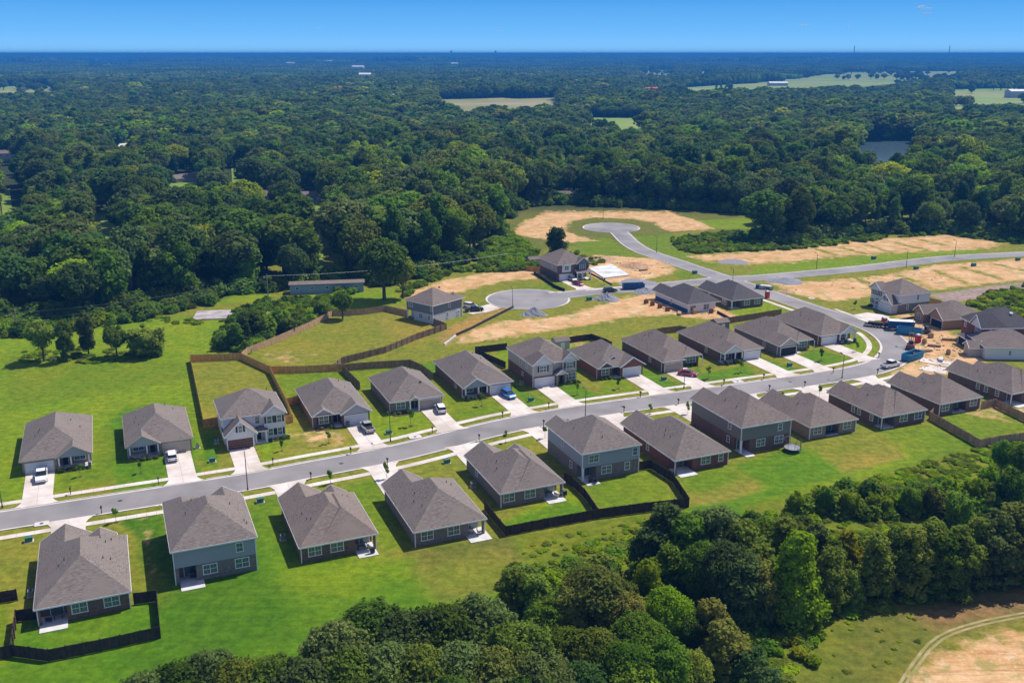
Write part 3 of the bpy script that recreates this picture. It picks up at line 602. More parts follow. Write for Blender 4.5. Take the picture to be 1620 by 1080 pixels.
for key, ids in cnt.items():
    for j, i in enumerate(ids):
        lab[i] = ('%s %s %s' % key) if len(ids) == 1 else '%s %s from left %s' % (ORD[j] , key[0] + ' ' + key[1], key[2])
for i, (px, py, h, kind, mat, wide, words) in enumerate(near):
    lod = 'hi' if py > 600 else 'mid'
    tree(kind, mat, at_top(px, py, h), h, lab[i], 'trees of the ' + ('near belts' if py > 600 else 'northern edge'), lod, wide=wide * (.9 if py > 600 else 1))

# ---- the wood: a polygon on the ground, minus clearings
front = [(-340, 470), (-100, 500), (60, 508), (160, 502), (215, 494), (262, 476), (330, 468), (425, 462), (470, 452), (560, 440), (600, 452), (650, 440), (700, 428), (750, 412), (772, 396), (792, 370), (802, 346), (830, 326), (890, 322), (960, 326), (1050, 328), (1130, 333), (1208, 343), (1216, 362), (1200, 388), (1250, 386), (1320, 378), (1385, 370), (1490, 366), (1620, 382), (1900, 376)]
WF = PP(*front); FOREST = np.array(WF + [(40000, WF[-1][1]), (40000, 60000), (-40000, 60000), (-40000, WF[0][1])])
def inside(poly, q):
    poly = np.array(poly); ins = np.zeros(len(q), bool); n = len(poly)
    for i in range(n):
        a = poly[i]; b = poly[(i + 1) % n]; c = ((a[1] > q[:, 1]) != (b[1] > q[:, 1])); xx = a[0] + (q[:, 1] - a[1]) * (b[0] - a[0]) / ((b[1] - a[1]) if abs(b[1] - a[1]) > 1e-9 else 1e-9)
        ins ^= c & (q[:, 0] < xx)
    return ins
def clearing(*q, h=21):                # upper marks lie on the ground, marks flagged with a third value lie on the tops of the trees in front
    return [P(a[0], a[1], h if len(a) > 2 else 0) for a in q]
T1 = 1
FIELDS = [
 ('pale olive pasture', 'fieldolive', clearing((688, 158), (760, 156.5), (794, 155), (820, 156.5), (880, 155), (878, 161, T1), (830, 166, T1), (805, 174, T1), (760, 171, T1), (735, 178, T1), (712, 168, T1), (690, 163, T1), h=16)),
 ('left far pasture', 'fieldgreen', clearing((-40, 138), (78, 135.5), (96, 142, T1), (0, 146, T1), (-40, 146, T1), h=21)),
 ('far left farm field', 'fieldgreen', clearing((126, 97), (215, 96), (212, 103, T1), (130, 103.5, T1), h=16)),
 ('far field', 'fieldgreen', clearing((998, 113), (1080, 110.5), (1074, 117, T1), (1010, 120, T1), h=16)),
 ('far field', 'fieldgreen', clearing((1096, 114), (1128, 112.5), (1130, 119, T1), (1097, 121, T1), h=16)),
 ('long pasture', 'fieldgreen', clearing((1084, 139), (1160, 134), (1228, 128), (1330, 115), (1400, 113), (1530, 113), (1535, 121, T1), (1450, 127, T1), (1362, 131, T1), (1320, 134, T1), (1220, 139, T1), (1085, 145, T1), h=21)),
 ('right pasture', 'fieldgreen', clearing((1506, 142), (1620, 139.5), (1760, 138), (1760, 150, T1), (1620, 154, T1), (1560, 157, T1), (1515, 152, T1), h=21)),
 ('strip field', 'fieldgreen', clearing((930, 187), (1016, 187), (1014, 194, T1), (965, 197, T1), (935, 193, T1), h=16)),
 ('pond_gap', None, clearing((1362, 226), (1400, 223), (1452, 223), (1450, 232, T1), (1430, 236, T1), (1400, 243, T1), (1380, 239, T1), (1362, 234, T1))),
 ('pond_gap2', None, clearing((1502, 172), (1530, 172), (1528, 180, T1), (1505, 180, T1))),
 ('lawn', 'lawnclear', clearing((158, 345), (180, 338), (182, 362, T1), (168, 382, T1), (160, 372, T1), h=19)),
 ('lawn', 'lawnclear', clearing((262, 283), (310, 275), (312, 292, T1), (290, 300, T1), (262, 295, T1), h=19)),
 ('lawn', 'lawnclear', clearing((366, 268), (388, 266), (386, 284, T1), (366, 284, T1), h=19)),
 ('lawn', 'lawnclear', clearing((488, 322), (508, 320), (508, 352, T1), (490, 352, T1), h=19)),
 ('lawn', 'lawnclear', clearing((0, 305), (16, 300), (14, 324, T1), (0, 326, T1), h=19)),
]
M['fieldgreen'] = noise_mat('pasture', (.15, .24, .025), (.24, .31, .05), .012, .95, c3=(.30, .29, .09), scale2=.004)
M['fieldolive'] = noise_mat('dry_pasture', (.19, .19, .05), (.26, .245, .08), .02, .95, c3=(.34, .28, .14), scale2=.006)
M['lawnclear'] = noise_mat('clearing_lawn', (.12, .20, .02), (.19, .25, .03), .2, .95)
for i, (nm, mt, poly) in enumerate(FIELDS):
    if mt: tag(MB().poly([(*p, .3 + .02 * i) for p in poly]).build('field' if mt != 'lawnclear' else 'lawn', M[mt]), kind='structure')
wm, n, b = new_mat('pond_water'); b.inputs['Base Color'].default_value = (.08, .13, .15, 1); b.inputs['Roughness'].default_value = .12
for q in (FIELDS[8][2], FIELDS[9][2]):
    c = np.mean(q, 0); tag(MB().poly([(*(c + (np.array(p) - c) * 1.15), .2) for p in q]).build('water', wm), kind='structure')
HOUSESPOTS = []     # woodland houses: centre, radius; filled before planting
for px, py, r in ((485, 316, 13), (196, 242, 11), (290, 288, 12), (426, 316, 10), (15, 250, 12), (140, 340, 8), (893, 318, 12), (1222, 325, 9), (440, 288, 9), (500, 348, 5)):
    HOUSESPOTS.append((P(px, py), r))
SIGHT = [(P(px, py), hw) for px, py, hw in ((485, 318, 3), (497, 345, 2), (196, 240, 3), (290, 288, 5), (426, 316, 2), (8, 250, 4), (893, 316, 1.5), (170, 355, 1), (375, 275, 3), (20, 310, 3))]
def plant(y0, y1, s, xk=.56, jit=.42):
    ys = np.arange(y0, y1, s); out = []
    for r, yy in enumerate(ys):
        w = xk * yy + 35; xs = np.arange(-w, w, s) + (s / 2 if r % 2 else 0)
        out.append(np.stack([xs, np.full(len(xs), yy)], 1))
    q = np.concatenate(out); q += RNG.uniform(-jit, jit, q.shape) * s
    k = inside(FOREST, q)
    for nm, mt, poly in FIELDS: k &= sdist(poly, q) < -4.5
    for c, hw in SIGHT:
        D = math.hypot(*c); n_ = np.array(c) / D; al = q @ n_; la = np.abs(q[:, 0] * n_[1] - q[:, 1] * n_[0]); zl = 2.0 + (CAM_H - 2) * (D - al) / D
        k &= ~((la < hw + 5) & (al < D + 4) & (zl < 19))
    for c, r in HOUSESPOTS: k &= np.hypot(q[:, 0] - c[0], q[:, 1] - c[1]) > r
    return q[k]
KM = [('oak', 'dark'), ('oak', 'mid'), ('oak', 'olive'), ('tall', 'dark'), ('tall', 'mid'), ('oak', 'grey'), ('pine', 'dark'), ('oak', 'blue'), ('tall', 'grey'), ('oak', 'yellow'), ('pine', 'blue'), ('oak', 'bright')]
def lowf(q, sx, ph): return np.sin(q[:, 0] / sx + ph + 1.7 * np.sin(q[:, 1] / sx / 1.3 + ph * 2)) * np.sin(q[:, 1] / sx * .9 + ph * 1.3 + np.sin(q[:, 0] / sx * .7))
def choose(q):
    a = lowf(q, 46, 1.0) + RNG.normal(0, .55, len(q)); b_ = lowf(q, 70, 4.0) + RNG.normal(0, .6, len(q)); r = RNG.random(len(q)); k = np.zeros(len(q), int)
    k = np.where(a > .5, 1, k); k = np.where(a > .95, 2, k); k = np.where(a < -.5, 7, k); k = np.where(b_ > .6, 3, k); k = np.where(b_ > 1.1, 4, k); k = np.where(b_ < -.8, 6, k); k = np.where(b_ < -1.3, 10, k)
    k = np.where((r < .16), 5, k); k = np.where((r > .16) & (r < .24), 2, k); k = np.where((r > .24) & (r < .248), 9, k); k = np.where((r > .265) & (r < .29), 11, k); k = np.where((r > .3) & (r < .36), 8, k); k = np.where((r > .36) & (r < .46), 6, k); k = np.where((r > .46) & (r < .52), 4, k)
    return k
A = plant(200, 760, 9.6); kA = choose(A); hA = np.clip(RNG.normal(18.5, 3.0, len(A)), 11, 27) * (1 + .14 * np.tanh(1.5 * lowf(A, 60, .7)))
edge = sdist(FOREST[:len(WF)].tolist() + [(3000, WF[-1][1]), (3000, 3000), (-3000, 3000), (-3000, WF[0][1])], A)
dist = np.hypot(np.hypot(A[:, 0], A[:, 1]), CAM_H)
pr = np.array([project(x, y, h) for (x, y), h in zip(A, hA)]); vis = (pr[:, 0] > -15) & (pr[:, 0] < 1635)
NI = 300 - len(near) + 8
idx = [i for i in np.argsort(dist / hA * 16) if vis[i]][:NI]; sel = set(idx)
def zone(px, py):
    if px < 250: return 'in the wood left, above the five lone trees'
    if px < 470: return 'in the wood above the pale bare slab'
    if px < 640: return 'in the wood behind the blue trailer'
    if px < 800: return 'in the wood left of the thicket'
    if px < 1210: return 'in the wood behind the far cul-de-sac'
    return 'in the wood behind the bare lots at right'
for i in idx:
    k, m_ = KM[kA[i]]; z_ = zone(*pr[i])
    tree(k, m_, A[i], hA[i], '%s %s %s' % (COLW[m_], SHW[k], z_), '%s %ss %s' % (COLW[m_], SHW[k], z_), 'mid', wide=RNG.uniform(.9, 1.35) if k != 'pine' else 1.1)
# ---- the rest of the wood: one object, instanced
def proto(name, kind, mat, lod, seed):
    me = crown(kind, mat, lod, seed).copy(); o = bpy.data.objects.new(name, me)
    t = TRUNK[kind]; nv0 = len(me.vertices)
    vs = np.zeros(nv0 * 3); me.vertices.foreach_get('co', vs); tv = np.zeros(len(t.vertices) * 3); t.vertices.foreach_get('co', tv)
    fl = [tuple(p.vertices) for p in me.polygons] + [tuple(v + nv0 for v in p.vertices) for p in t.polygons]
    m2 = bpy.data.meshes.new(name); m2.from_pydata(np.concatenate([vs, tv]).reshape(-1, 3).tolist(), [], fl); m2.materials.append(F[mat]); m2.materials.append(M['bark'])
    mi = np.zeros(len(fl), int); mi[len(me.polygons):] = 1; m2.polygons.foreach_set('material_index', mi); m2.update(); o.data = m2; return o
def instancer(name, pts_, scale, kind_i, protos, rot=None, realz=0, kindtag='stuff'):
    pc = bpy.data.collections.new(name + '_kinds')
    for i, o in enumerate(protos): o.name = '%s_%02d' % (name, i); pc.objects.link(o)
    me = bpy.data.meshes.new(name); me.vertices.add(len(pts_)); co = np.zeros((len(pts_), 3)); co[:, :2] = pts_[:, :2]
    me.vertices.foreach_set('co', co.ravel())
    a = me.attributes.new('size', 'FLOAT_VECTOR', 'POINT'); a.data.foreach_set('vector', np.asarray(scale, np.float32).reshape(-1, 3).ravel())
    a = me.attributes.new('turn', 'FLOAT', 'POINT'); a.data.foreach_set('value', RNG.uniform(0, 6.28, len(pts_)) if rot is None else rot)
    a = me.attributes.new('sort', 'INT', 'POINT'); a.data.foreach_set('value', np.asarray(kind_i, np.int32))
    o = bpy.data.objects.new(name, me); COL.objects.link(o)
    ng = bpy.data.node_groups.new(name, 'GeometryNodeTree'); ng.interface.new_socket('Geometry', in_out='INPUT', socket_type='NodeSocketGeometry'); ng.interface.new_socket('Geometry', in_out='OUTPUT', socket_type='NodeSocketGeometry')
    N = ng.nodes.new; gi = N('NodeGroupInput'); go_ = N('NodeGroupOutput'); ip = N('GeometryNodeInstanceOnPoints'); ci = N('GeometryNodeCollectionInfo'); ci.inputs['Collection'].default_value = pc; ci.inputs['Separate Children'].default_value = True; ci.inputs['Reset Children'].default_value = True
    def attr(nm, ty):
        x = N('GeometryNodeInputNamedAttribute'); x.data_type = ty; x.inputs['Name'].default_value = nm; return x.outputs['Attribute']
    cx = N('ShaderNodeCombineXYZ'); lk = ng.links.new; lk(attr('turn', 'FLOAT'), cx.inputs[2])
    lk(gi.outputs[0], ip.inputs['Points']); lk(ci.outputs[0], ip.inputs['Instance']); ip.inputs['Pick Instance'].default_value = True
    lk(attr('sort', 'INT'), ip.inputs['Instance Index']); lk(cx.outputs[0], ip.inputs['Rotation']); lk(attr('size', 'FLOAT_VECTOR'), ip.inputs['Scale']); lk(ip.outputs[0], go_.inputs[0])
    md = o.modifiers.new('planting', 'NODES'); md.node_group = ng
    tag(o, kind=kindtag); return o
rest = np.array([i for i in range(len(A)) if i not in sel])
B_ = plant(760, 2600, 9.6); kB = choose(B_); hB = np.clip(RNG.normal(17, 2.2, len(B_)), 10, 24) * (1.02 + .28 * np.tanh(1.5 * lowf(B_, 95, 2.2)))
fp = []
for nm, mt, poly in FIELDS:
    if mt in ('fieldgreen',):
        q = np.array(poly); lo, hi = q.min(0), q.max(0); r_ = RNG.uniform(lo, hi, (int((hi - lo).prod() / 9000) + 4, 2)); r_ = np.concatenate([r_ + RNG.normal(0, 14, r_.shape) for _ in range(4)]); r_ = r_[(lowf(r_, 120, 3.3) > .35)]; r_ = r_[inside(q, r_)]; fp.append(r_)
B_ = np.concatenate([B_] + fp); kB = choose(B_); hB = np.clip(RNG.normal(17, 2.2, len(B_)), 10, 24) * (1.02 + .28 * np.tanh(1.5 * lowf(B_, 95, 2.2)))
Q = np.concatenate([A[rest], B_]); kk = np.concatenate([kA[rest], kB + len(KM)]); hh = np.concatenate([hA[rest], hB])
protos = [proto('wood_tree', k, m_, 'mid', i % 3) for i, (k, m_) in enumerate(KM)] + [proto('wood_tree', k, m_, 'lo', i % 3) for i, (k, m_) in enumerate(KM)]
hk = np.array([HEIGHT[KM[i % len(KM)][0]] for i in kk]); s_ = hh / hk; w_ = s_ * RNG.uniform(1.0, 1.3, len(s_)) * np.where(kk >= len(KM), 1.28, 1.0)
ob = instancer('forest', Q, np.stack([w_, w_, s_], 1), kk, protos)
tag(ob, 'continuous wood of mixed green trees running to the horizon', 'forest')
# patches of canopy beyond
def patch_mesh(name, seed, mat):
    rs = np.random.default_rng(seed); V = []; Fc = []; off = 0; iv, if_ = ICO[1]
    for gx_ in range(6):
        for gy_ in range(6):
            c = np.array([gx_ * 11 - 28 + rs.uniform(-4, 4), gy_ * 11 - 28 + rs.uniform(-4, 4), rs.uniform(7, 11)]); r = rs.uniform(5.5, 8)
            w = iv * np.array([r, r, r * 1.05]) * (1 + rs.uniform(-.22, .18, (len(iv), 1))) + c; V.append(w); Fc.append(if_ + off); off += len(iv)
    me = bpy.data.meshes.new(name); me.from_pydata(np.concatenate(V).tolist(), [], np.concatenate(Fc).tolist()); me.materials.append(mat); me.update(); return bpy.data.objects.new(name, me)
C_ = plant(2600, 7500, 58, jit=.2); mats = ['dark', 'mid', 'blue', 'olive', 'dark', 'grey']
pp = [patch_mesh('wood_patch', 50 + i, F[m_]) for i, m_ in enumerate(mats)]
kc = RNG.integers(0, 6, len(C_)); ob = instancer('far_forest', C_, np.stack([RNG.uniform(.95, 1.15, len(C_))] * 2 + [RNG.uniform(.85, 1.25, len(C_)) * (1 + .3 * lowf(C_, 260, .4))], 1), kc, pp)
tag(ob, 'distant woods fading to blue below the horizon', 'forest')
D_ = plant(7500, 15000, 150, jit=.2); kd = RNG.integers(0, 6, len(D_)); ob = instancer('horizon_forest', D_, np.stack([np.full(len(D_), 2.75)] * 2 + [RNG.uniform(1.5, 2.6, len(D_)) * (1 + .35 * lowf(D_, 420, 1.1))], 1), kd, [o.copy() for o in pp])
tag(ob, 'last woods below the horizon, deep blue with distance', 'forest')
# canopy sheet of the last woods, with low hills
yy = np.geomspace(14800, 45000, 150); uu = np.linspace(-.75, .75, 420); U, Y_ = np.meshgrid(uu, yy); X_ = U * Y_
ramp = np.clip((Y_ - 9000) / 26000, 0, 1) ** 1.3
Zc = 12 + RNG.normal(0, 6, X_.shape) + ramp * (44 + 13 * np.sin(X_ / 5200 + 1) * np.cos(Y_ / 4100) + 8 * np.sin(X_ / 1900 + Y_ / 2600)) + 5 * np.sin(X_ / 700) * np.sin(Y_ / 900)
V = np.stack([X_.ravel(), Y_.ravel(), Zc.ravel()], 1); a_, b__ = X_.shape
ii = np.arange(a_ - 1)[:, None] * b__ + np.arange(b__ - 1)[None, :]; q = np.stack([ii, ii + 1, ii + b__ + 1, ii + b__], -1).reshape(-1, 4)
me = bpy.data.meshes.new('hills'); me.from_pydata(V.tolist(), [], q.tolist()); me.materials.append(noise_mat('far_canopy', (.025, .05, .012), (.07, .11, .025), .012, .95)); me.update()
ho = bpy.data.objects.new('hills', me); COL.objects.link(ho); tag(ho, kind='structure')
# ------------------------------------------------------------------ houses
O = .42                                  # roof overhang
PIT = .62
class House:
    def __init__(s, label, o, W, D, rot=TH, cat='house', name='house', ze=2.9, roof='roof_grey', wall='brick_tan', upper=None, trim='white', zu=None):
        s.o = o; s.W = W; s.D = D; s.rot = rot; s.ze = ze; s.trim = M[trim]; s.wallm = wall; s.upper = upper; s.rm = M[roof]
        s.root = thing(name, label, cat, (o[0], o[1], 0), rot); s.zsplit = 2.75
        s.T = MB()
    def walls(s, poly, z0=0, z1=None, mat=None, name='wall'):
        z1 = s.ze - .05 if z1 is None else z1
        MB().prism(poly, z0, z1).build(name, M[mat or s.wallm], s.root)
    def rect(s, x0=None, x1=None, y0=None, y1=None):
        x0 = O if x0 is None else x0; x1 = s.W - O if x1 is None else x1; y0 = O if y0 is None else y0; y1 = s.D - O if y1 is None else y1
        return [(x0, y0), (x1, y0), (x1, y1), (x0, y1)]
    def roof(s, blocks, gable='side_white', pit=PIT):
        """blocks: x0,x1,y0,y1,ze,axis,low end,high end (h hip / g gable)[,pitch]"""
        mb = MB(); fa = MB(); gl = []; g_any = False
        for bk in blocks:
            x0, x1, y0, y1, ze, ax, e0, e1 = bk[:8]; pt = bk[8] if len(bk) > 8 else pit
            if ax == 'y': u0, u1, v0, v1 = x0, x1, y0, y1; f = lambda u, v, z: (u, v, z)
            else: u0, u1, v0, v1 = y0, y1, x0, x1; f = lambda u, v, z: (v, u, z)
            h = (u1 - u0) / 2; um = (u0 + u1) / 2; zr = ze + pt * h
            r0 = v0 + h if e0 == 'h' else v0; r1 = v1 - h if e1 == 'h' else v1
            if r1 < r0: r0 = r1 = (r0 + r1) / 2
            t = .14
            mb.slab([f(u0, v0, ze), f(u0, v1, ze), f(um, r1, zr), f(um, r0, zr)], t); mb.slab([f(u1, v1, ze), f(u1, v0, ze), f(um, r0, zr), f(um, r1, zr)], t)
            if e0 == 'h': mb.slab([f(u1, v0, ze), f(u0, v0, ze), f(um, r0, zr)], t)
            if e1 == 'h': mb.slab([f(u0, v1, ze), f(u1, v1, ze), f(um, r1, zr)], t)
            # eave boards, a little proud of the shingles' edge
            e = .02; zb, zt = ze - .26, ze - .03
            def fb(a, b_): fa.bar((a[0], a[1]), (b_[0], b_[1]), .05, zb, zt)
            A, B, C_, D_ = f(u0 - e, v0, 0), f(u0 - e, v1, 0), f(u1 + e, v0, 0), f(u1 + e, v1, 0)
            fb(A, B); fb(C_, D_)
            if e0 == 'h': fb(f(u0 - e, v0 - e, 0), f(u1 + e, v0 - e, 0))
            if e1 == 'h': fb(f(u0 - e, v1 + e, 0), f(u1 + e, v1 + e, 0))
            # soffit
            fa.poly([f(u0 + .01, v0 + (.01 if e0 == 'h' else .36), ze - .2), f(u1 - .01, v0 + (.01 if e0 == 'h' else .36), ze - .2), f(u1 - .01, v1 - (.01 if e1 == 'h' else .36), ze - .2), f(u0 + .01, v1 - (.01 if e1 == 'h' else .36), ze - .2)])
            for e_, v, sg in ((e0, v0, 1), (e1, v1, -1)):
                if e_ != 'g': continue
                g_any = True; q = v + sg * .36; k = .42; w = sg * .12
                pts3 = [f(u0 + k, q, ze - .3), f(u1 - k, q, ze - .3), f(u1 - k, q, ze - .13 + pt * k * .55), f(um, q, zr - .16), f(u0 + k, q, ze - .13 + pt * k * .55)]
                back = [f(*( (p[0], p[1] + w, p[2]) if ax == 'y' else (p[1], p[0] + w, p[2]) )) for p in [(a if ax == 'y' else a) for a in pts3]]
                ga = MB(); gl.append(ga)
                if sg > 0: ga.hexa(pts3, back)
                else: ga.hexa(back, pts3)
                ee = sg * -.03
                for ua in (u0, u1):           # rake boards
                    a1 = f(ua, v + ee, ze); a2 = f(um, v + ee, zr); b1 = f(ua, v - ee, ze); b2 = f(um, v - ee, zr); dz = .3; up = .015
                    fa.hexa([(a1[0], a1[1], a1[2] - dz), (a2[0], a2[1], a2[2] - dz), (b2[0], b2[1], b2[2] - dz), (b1[0], b1[1], b1[2] - dz)], [(a1[0], a1[1], a1[2] + up), (a2[0], a2[1], a2[2] + up), (b2[0], b2[1], b2[2] + up), (b1[0], b1[1], b1[2] + up)])
        s.roof_o = mb.build('roof', s.rm, s.root); fa.build('eave_trim', s.trim, s.root)
        for ga in gl: ga.build('gable', M[gable], s.root)
    def frame(s, face, at):
        """returns a function (u along the wall, out from it, z) -> local point"""
        at = at if at is not None else {'S': O, 'N': s.D - O, 'W': O, 'E': s.W - O}[face]
        return {'S': lambda u, o, z: (u, at - o, z), 'N': lambda u, o, z: (u, at + o, z), 'W': lambda u, o, z: (at - o, u, z), 'E': lambda u, o, z: (at + o, u, z)}[face]
    def bx(s, mb, g, u0, u1, o0, o1, z0, z1):
        a = g(u0, o0, z0); b_ = g(u1, o1, z1)
        mb.box(min(a[0], b_[0]), max(a[0], b_[0]), min(a[1], b_[1]), max(a[1], b_[1]), z0, z1)
    def win(s, face, u, z, w=1.0, h=1.45, at=None, shut=None, n=1, frame='white'):
        g = s.frame(face, at); mb = MB(); pm = MB(); tw = w * n; u0 = u - tw / 2
        s.bx(mb, g, u0 - .09, u0 + tw + .09, -.02, .07, z + h, z + h + .1); s.bx(mb, g, u0 - .12, u0 + tw + .12, -.02, .1, z - .1, z)
        for i in range(n + 1): s.bx(mb, g, u0 + i * w - (.07 if i in (0,) else .04), u0 + i * w + (.07 if i == n else .04), -.02, .07, z, z + h)
        for i in range(n):
            s.bx(mb, g, u0 + i * w + .05, u0 + (i + 1) * w - .05, -.02, .05, z + h / 2 - .03, z + h / 2 + .03)
            s.bx(mb, g, u0 + (i + .5) * w - .008, u0 + (i + .5) * w + .008, -.02, .03, z + .03, z + h - .03)
        s.bx(pm, g, u0 + .02, u0 + tw - .02, -.02, .022, z, z + h)
        f = mb.build('window', M[frame], s.root); pm.build('pane', M['glass'], f)
        if shut:
            for a in (u0 - .50, u0 + tw + .12):
                sm = MB(); s.bx(sm, g, a, a + .38, -.01, .05, z, z + h); sm.build('shutter', M[shut], s.root)
    def garage(s, u, w=4.9, h=2.15, at=None, mat='door_white', face='S', open_=False):
        g = s.frame(face, at); mb = MB()
        s.bx(mb, g, u - w / 2 - .15, u - w / 2, -.02, .06, 0, h + .15); s.bx(mb, g, u + w / 2, u + w / 2 + .15, -.02, .06, 0, h + .15); s.bx(mb, g, u - w / 2, u + w / 2, -.02, .06, h, h + .15)
        mb.build('garage_frame', s.trim, s.root)
        d = MB()
        if open_: s.bx(d, g, u - w / 2, u + w / 2, -.02, .01, 0, h); d.build('garage_shade_panel', M['dark'], s.root); return  # dark panel on the wall, painted to stand for the shaded inside
        for i in range(4):
            s.bx(d, g, u - w / 2 + .01, u + w / 2 - .01, -.02, .03, i * h / 4 + .015, (i + 1) * h / 4 - .015)
            for j in range(8): s.bx(d, g, u - w / 2 + (j + .14) * w / 8, u - w / 2 + (j + .86) * w / 8, .0, .045, i * h / 4 + .1, (i + 1) * h / 4 - .1)
        d.build('garage_door', M[mat], s.root)
    def door(s, u, at=None, face='S', mat='black', w=.95, h=2.1):
        g = s.frame(face, at); mb = MB(); s.bx(mb, g, u - w / 2 - .1, u + w / 2 + .1, -.02, .03, .05, h + .12); f = mb.build('door_frame', s.trim, s.root)
        d = MB(); s.bx(d, g, u - w / 2, u + w / 2, 0, .06, .06, h); dd = d.build('door', M[mat], s.root)
        k = MB(); s.bx(k, g, u + w / 2 - .14, u + w / 2 - .08, .06, .1, 1.0, 1.1); k.build('handle', M['metal'], dd)
    def column(s, x, y, z1=None, r=.13, mat='white', z0=0.06, base=None):
        z1 = s.ze - .2 if z1 is None else z1
        mb = MB().box(x - r, x + r, y - r, y + r, z0, z1); mb.box(x - r - .06, x + r + .06, y - r - .06, y + r + .06, z0, z0 + .25); mb.box(x - r - .05, x + r + .05, y - r - .05, y + r + .05, z1 - .15, z1)
        mb.build('column', M[mat], s.root)
        if base: MB().box(x - .3, x + .3, y - .3, y + .3, 0, .95).build('column_base', M[base], s.root)
    def slabpart(s, x0, x1, y0, y1, z=.1, name='patio', mat='patio'):
        MB().box(x0, x1, y0, y1, -.05, z).build(name, M[mat], s.root)
    def vents(s, pts):
        for x, y, z in pts:
            MB().tube((x, y, z - .3), (x, y, z + .42), .07, .07, 6).build('roof_vent', M['pole'], s.root)
    def boxvent(s, x, y, z): MB().box(x - .2, x + .2, y - .2, y + .2, z - .2, z + .22).build('roof_vent', M['pole'], s.root)
    def corners(s, pts, z0=0.0, z1=None):
        for x, y in pts:
            MB().box(x - .07, x + .07, y - .07, y + .07, z0 + .02, (s.ze if z1 is None else z1) - .28).build('downspout', s.trim, s.root)
    def w(s, x, y): return L2W(s.o, x, y, s.rot)

AC_N = []
def ac_unit(h, x, y, label):
    t = thing('air_conditioner', label, 'air conditioner', h.w(x, y) + (0,), h.rot, 'air conditioners beside the houses')
    MB().box(-.5, .5, -.5, .5, 0, .1).build('base', M['concrete'], t); c = MB().box(-.38, .38, -.38, .38, .1, .95).build('casing', M['metal'], t)
    MB().tube((0, 0, .95), (0, 0, 1.0), .3, .3, 12).build('fan_grille', M['black'], c)

# ---- the south row: backs to the camera
def south_house(label, o, D, floors=1, W=12.6, roof='roof_grey', wall='brick_tan', upper=None, notch=('left', .9, 4.3, 2.2), wins=(), uwins=(), wwins=(), uwwins=(), lw=(0, 7.8, 0), rw=(6.4, 11.2, 1.2), lend='g', rend='g', mainback=2.6, strip_=False, garage_x=(1.2, 6.2), vents=(), ze=None, patio=None, ac=None, drive=True, chim=None, roof_pit=PIT, ewins=()):
    ze = ze or (2.9 if floors == 1 else 5.75)
    h = House(label, o, W, D, ze=ze, roof=roof, wall=wall, upper=upper)
    Dm = D - mainback
    poly = h.rect(); side, n0, n1, nd = notch
    y0, y1 = O, D - O
    front = [(W - O, Dm - O), (lw[1] - O, Dm - O), (lw[1] - O, y1), (O, y1)]
    if side == 'left' and n0 <= O: low = [(n1, y0), (W - O, y0)] + front + [(O, y0 + nd), (n1, y0 + nd)]
    elif side == 'right' and n1 >= W - O: low = [(O, y0), (n0, y0), (n0, y0 + nd), (W - O, y0 + nd)] + front
    else: low = [(O, y0), (n0, y0), (n0, y0 + nd), (n1, y0 + nd), (n1, y0), (W - O, y0)] + front
    full = [(O, y0), (W - O, y0)] + front
    if floors == 1: h.walls(low)
    else:
        h.walls(low, 0, 2.72, wall); h.walls(full, 2.72, ze - .05, upper, 'upper_wall')
    bl = [(0, W, 0, Dm, ze, 'y', 'h', 'h')]
    bl.append((lw[0] + .012, lw[1] - .012, Dm - 7.5, D + lw[2], ze - .006, 'y', 'h', lend))
    if rw: bl.append((rw[0] + .01, rw[1] - .01, Dm - 6.5, Dm + rw[2], ze - .009, 'y', 'h', rend))
    if strip_: bl.append((W - 10.9 + 1.5, W - .02 + .0, .02, Dm - 1.5, ze - .003, 'y', 'h', 'h', PIT * 1.16))
    h.roof(bl, gable='side_white' if floors == 1 else (upper or 'side_white'), pit=roof_pit)
    cz = (2.72 if floors == 2 else ze - .2)
    if side == 'left' and n0 <= O: h.column(O + .15, O + .15, cz, mat=wall if floors == 1 else 'white', r=.17)
    if side == 'right' and n1 >= W - O: h.column(W - O - .15, O + .15, cz, mat=wall if floors == 1 else 'white', r=.17)
    px0, px1 = (n0, n1) if patio is None else patio[:2]
    h.slabpart(px0 + .05, px1 - .05, (-1.7 if patio is None else patio[2]), O + nd - .03, .12)
    h.door((n0 + n1) / 2 + .4, at=O + nd, mat='glass', w=1.6)
    for u, n_ in wins: h.win('S', u, .95, n=n_)
    for u, n_ in uwins: h.win('S', u, 3.65, n=n_, h=1.35)
    for u, z_, n_ in wwins: h.win('W', u, z_, n=n_, w=.9, h=1.2)
    for u, z_, n_ in ewins: h.win('E', u, z_, n=n_, w=.9, h=1.2)
    h.garage((garage_x[0] + garage_x[1]) / 2 - .1, 4.9, face='N', at=y1); h.door(lw[1] + .9, at=Dm - O, face='N')
    h.win('N', W - 2.2, .95, n=2, at=Dm - O)
    h.corners([(O - .07, O - .07), (W - O + .07, O - .07)])
    for x, y in vents:
        hx = min(x, W - x); z_ = ze + roof_pit * min(hx, y, 6.3); h.vents([(x, y, z_)])
    if ac: ac_unit(h, ac[0], ac[1], ac[2])
    if chim: MB().box(chim[0] - .5, chim[0] + .5, chim[1] - .45, chim[1] + .45, ze + 1, ze + 4.4).build('chimney', M['side_white'], h.root)
    if drive: add_drive(o, TH, garage_x[0] - .3, garage_x[1], y1, 1)
    return h
S = {}
def corner(px, py, z): return P(px, py, z)
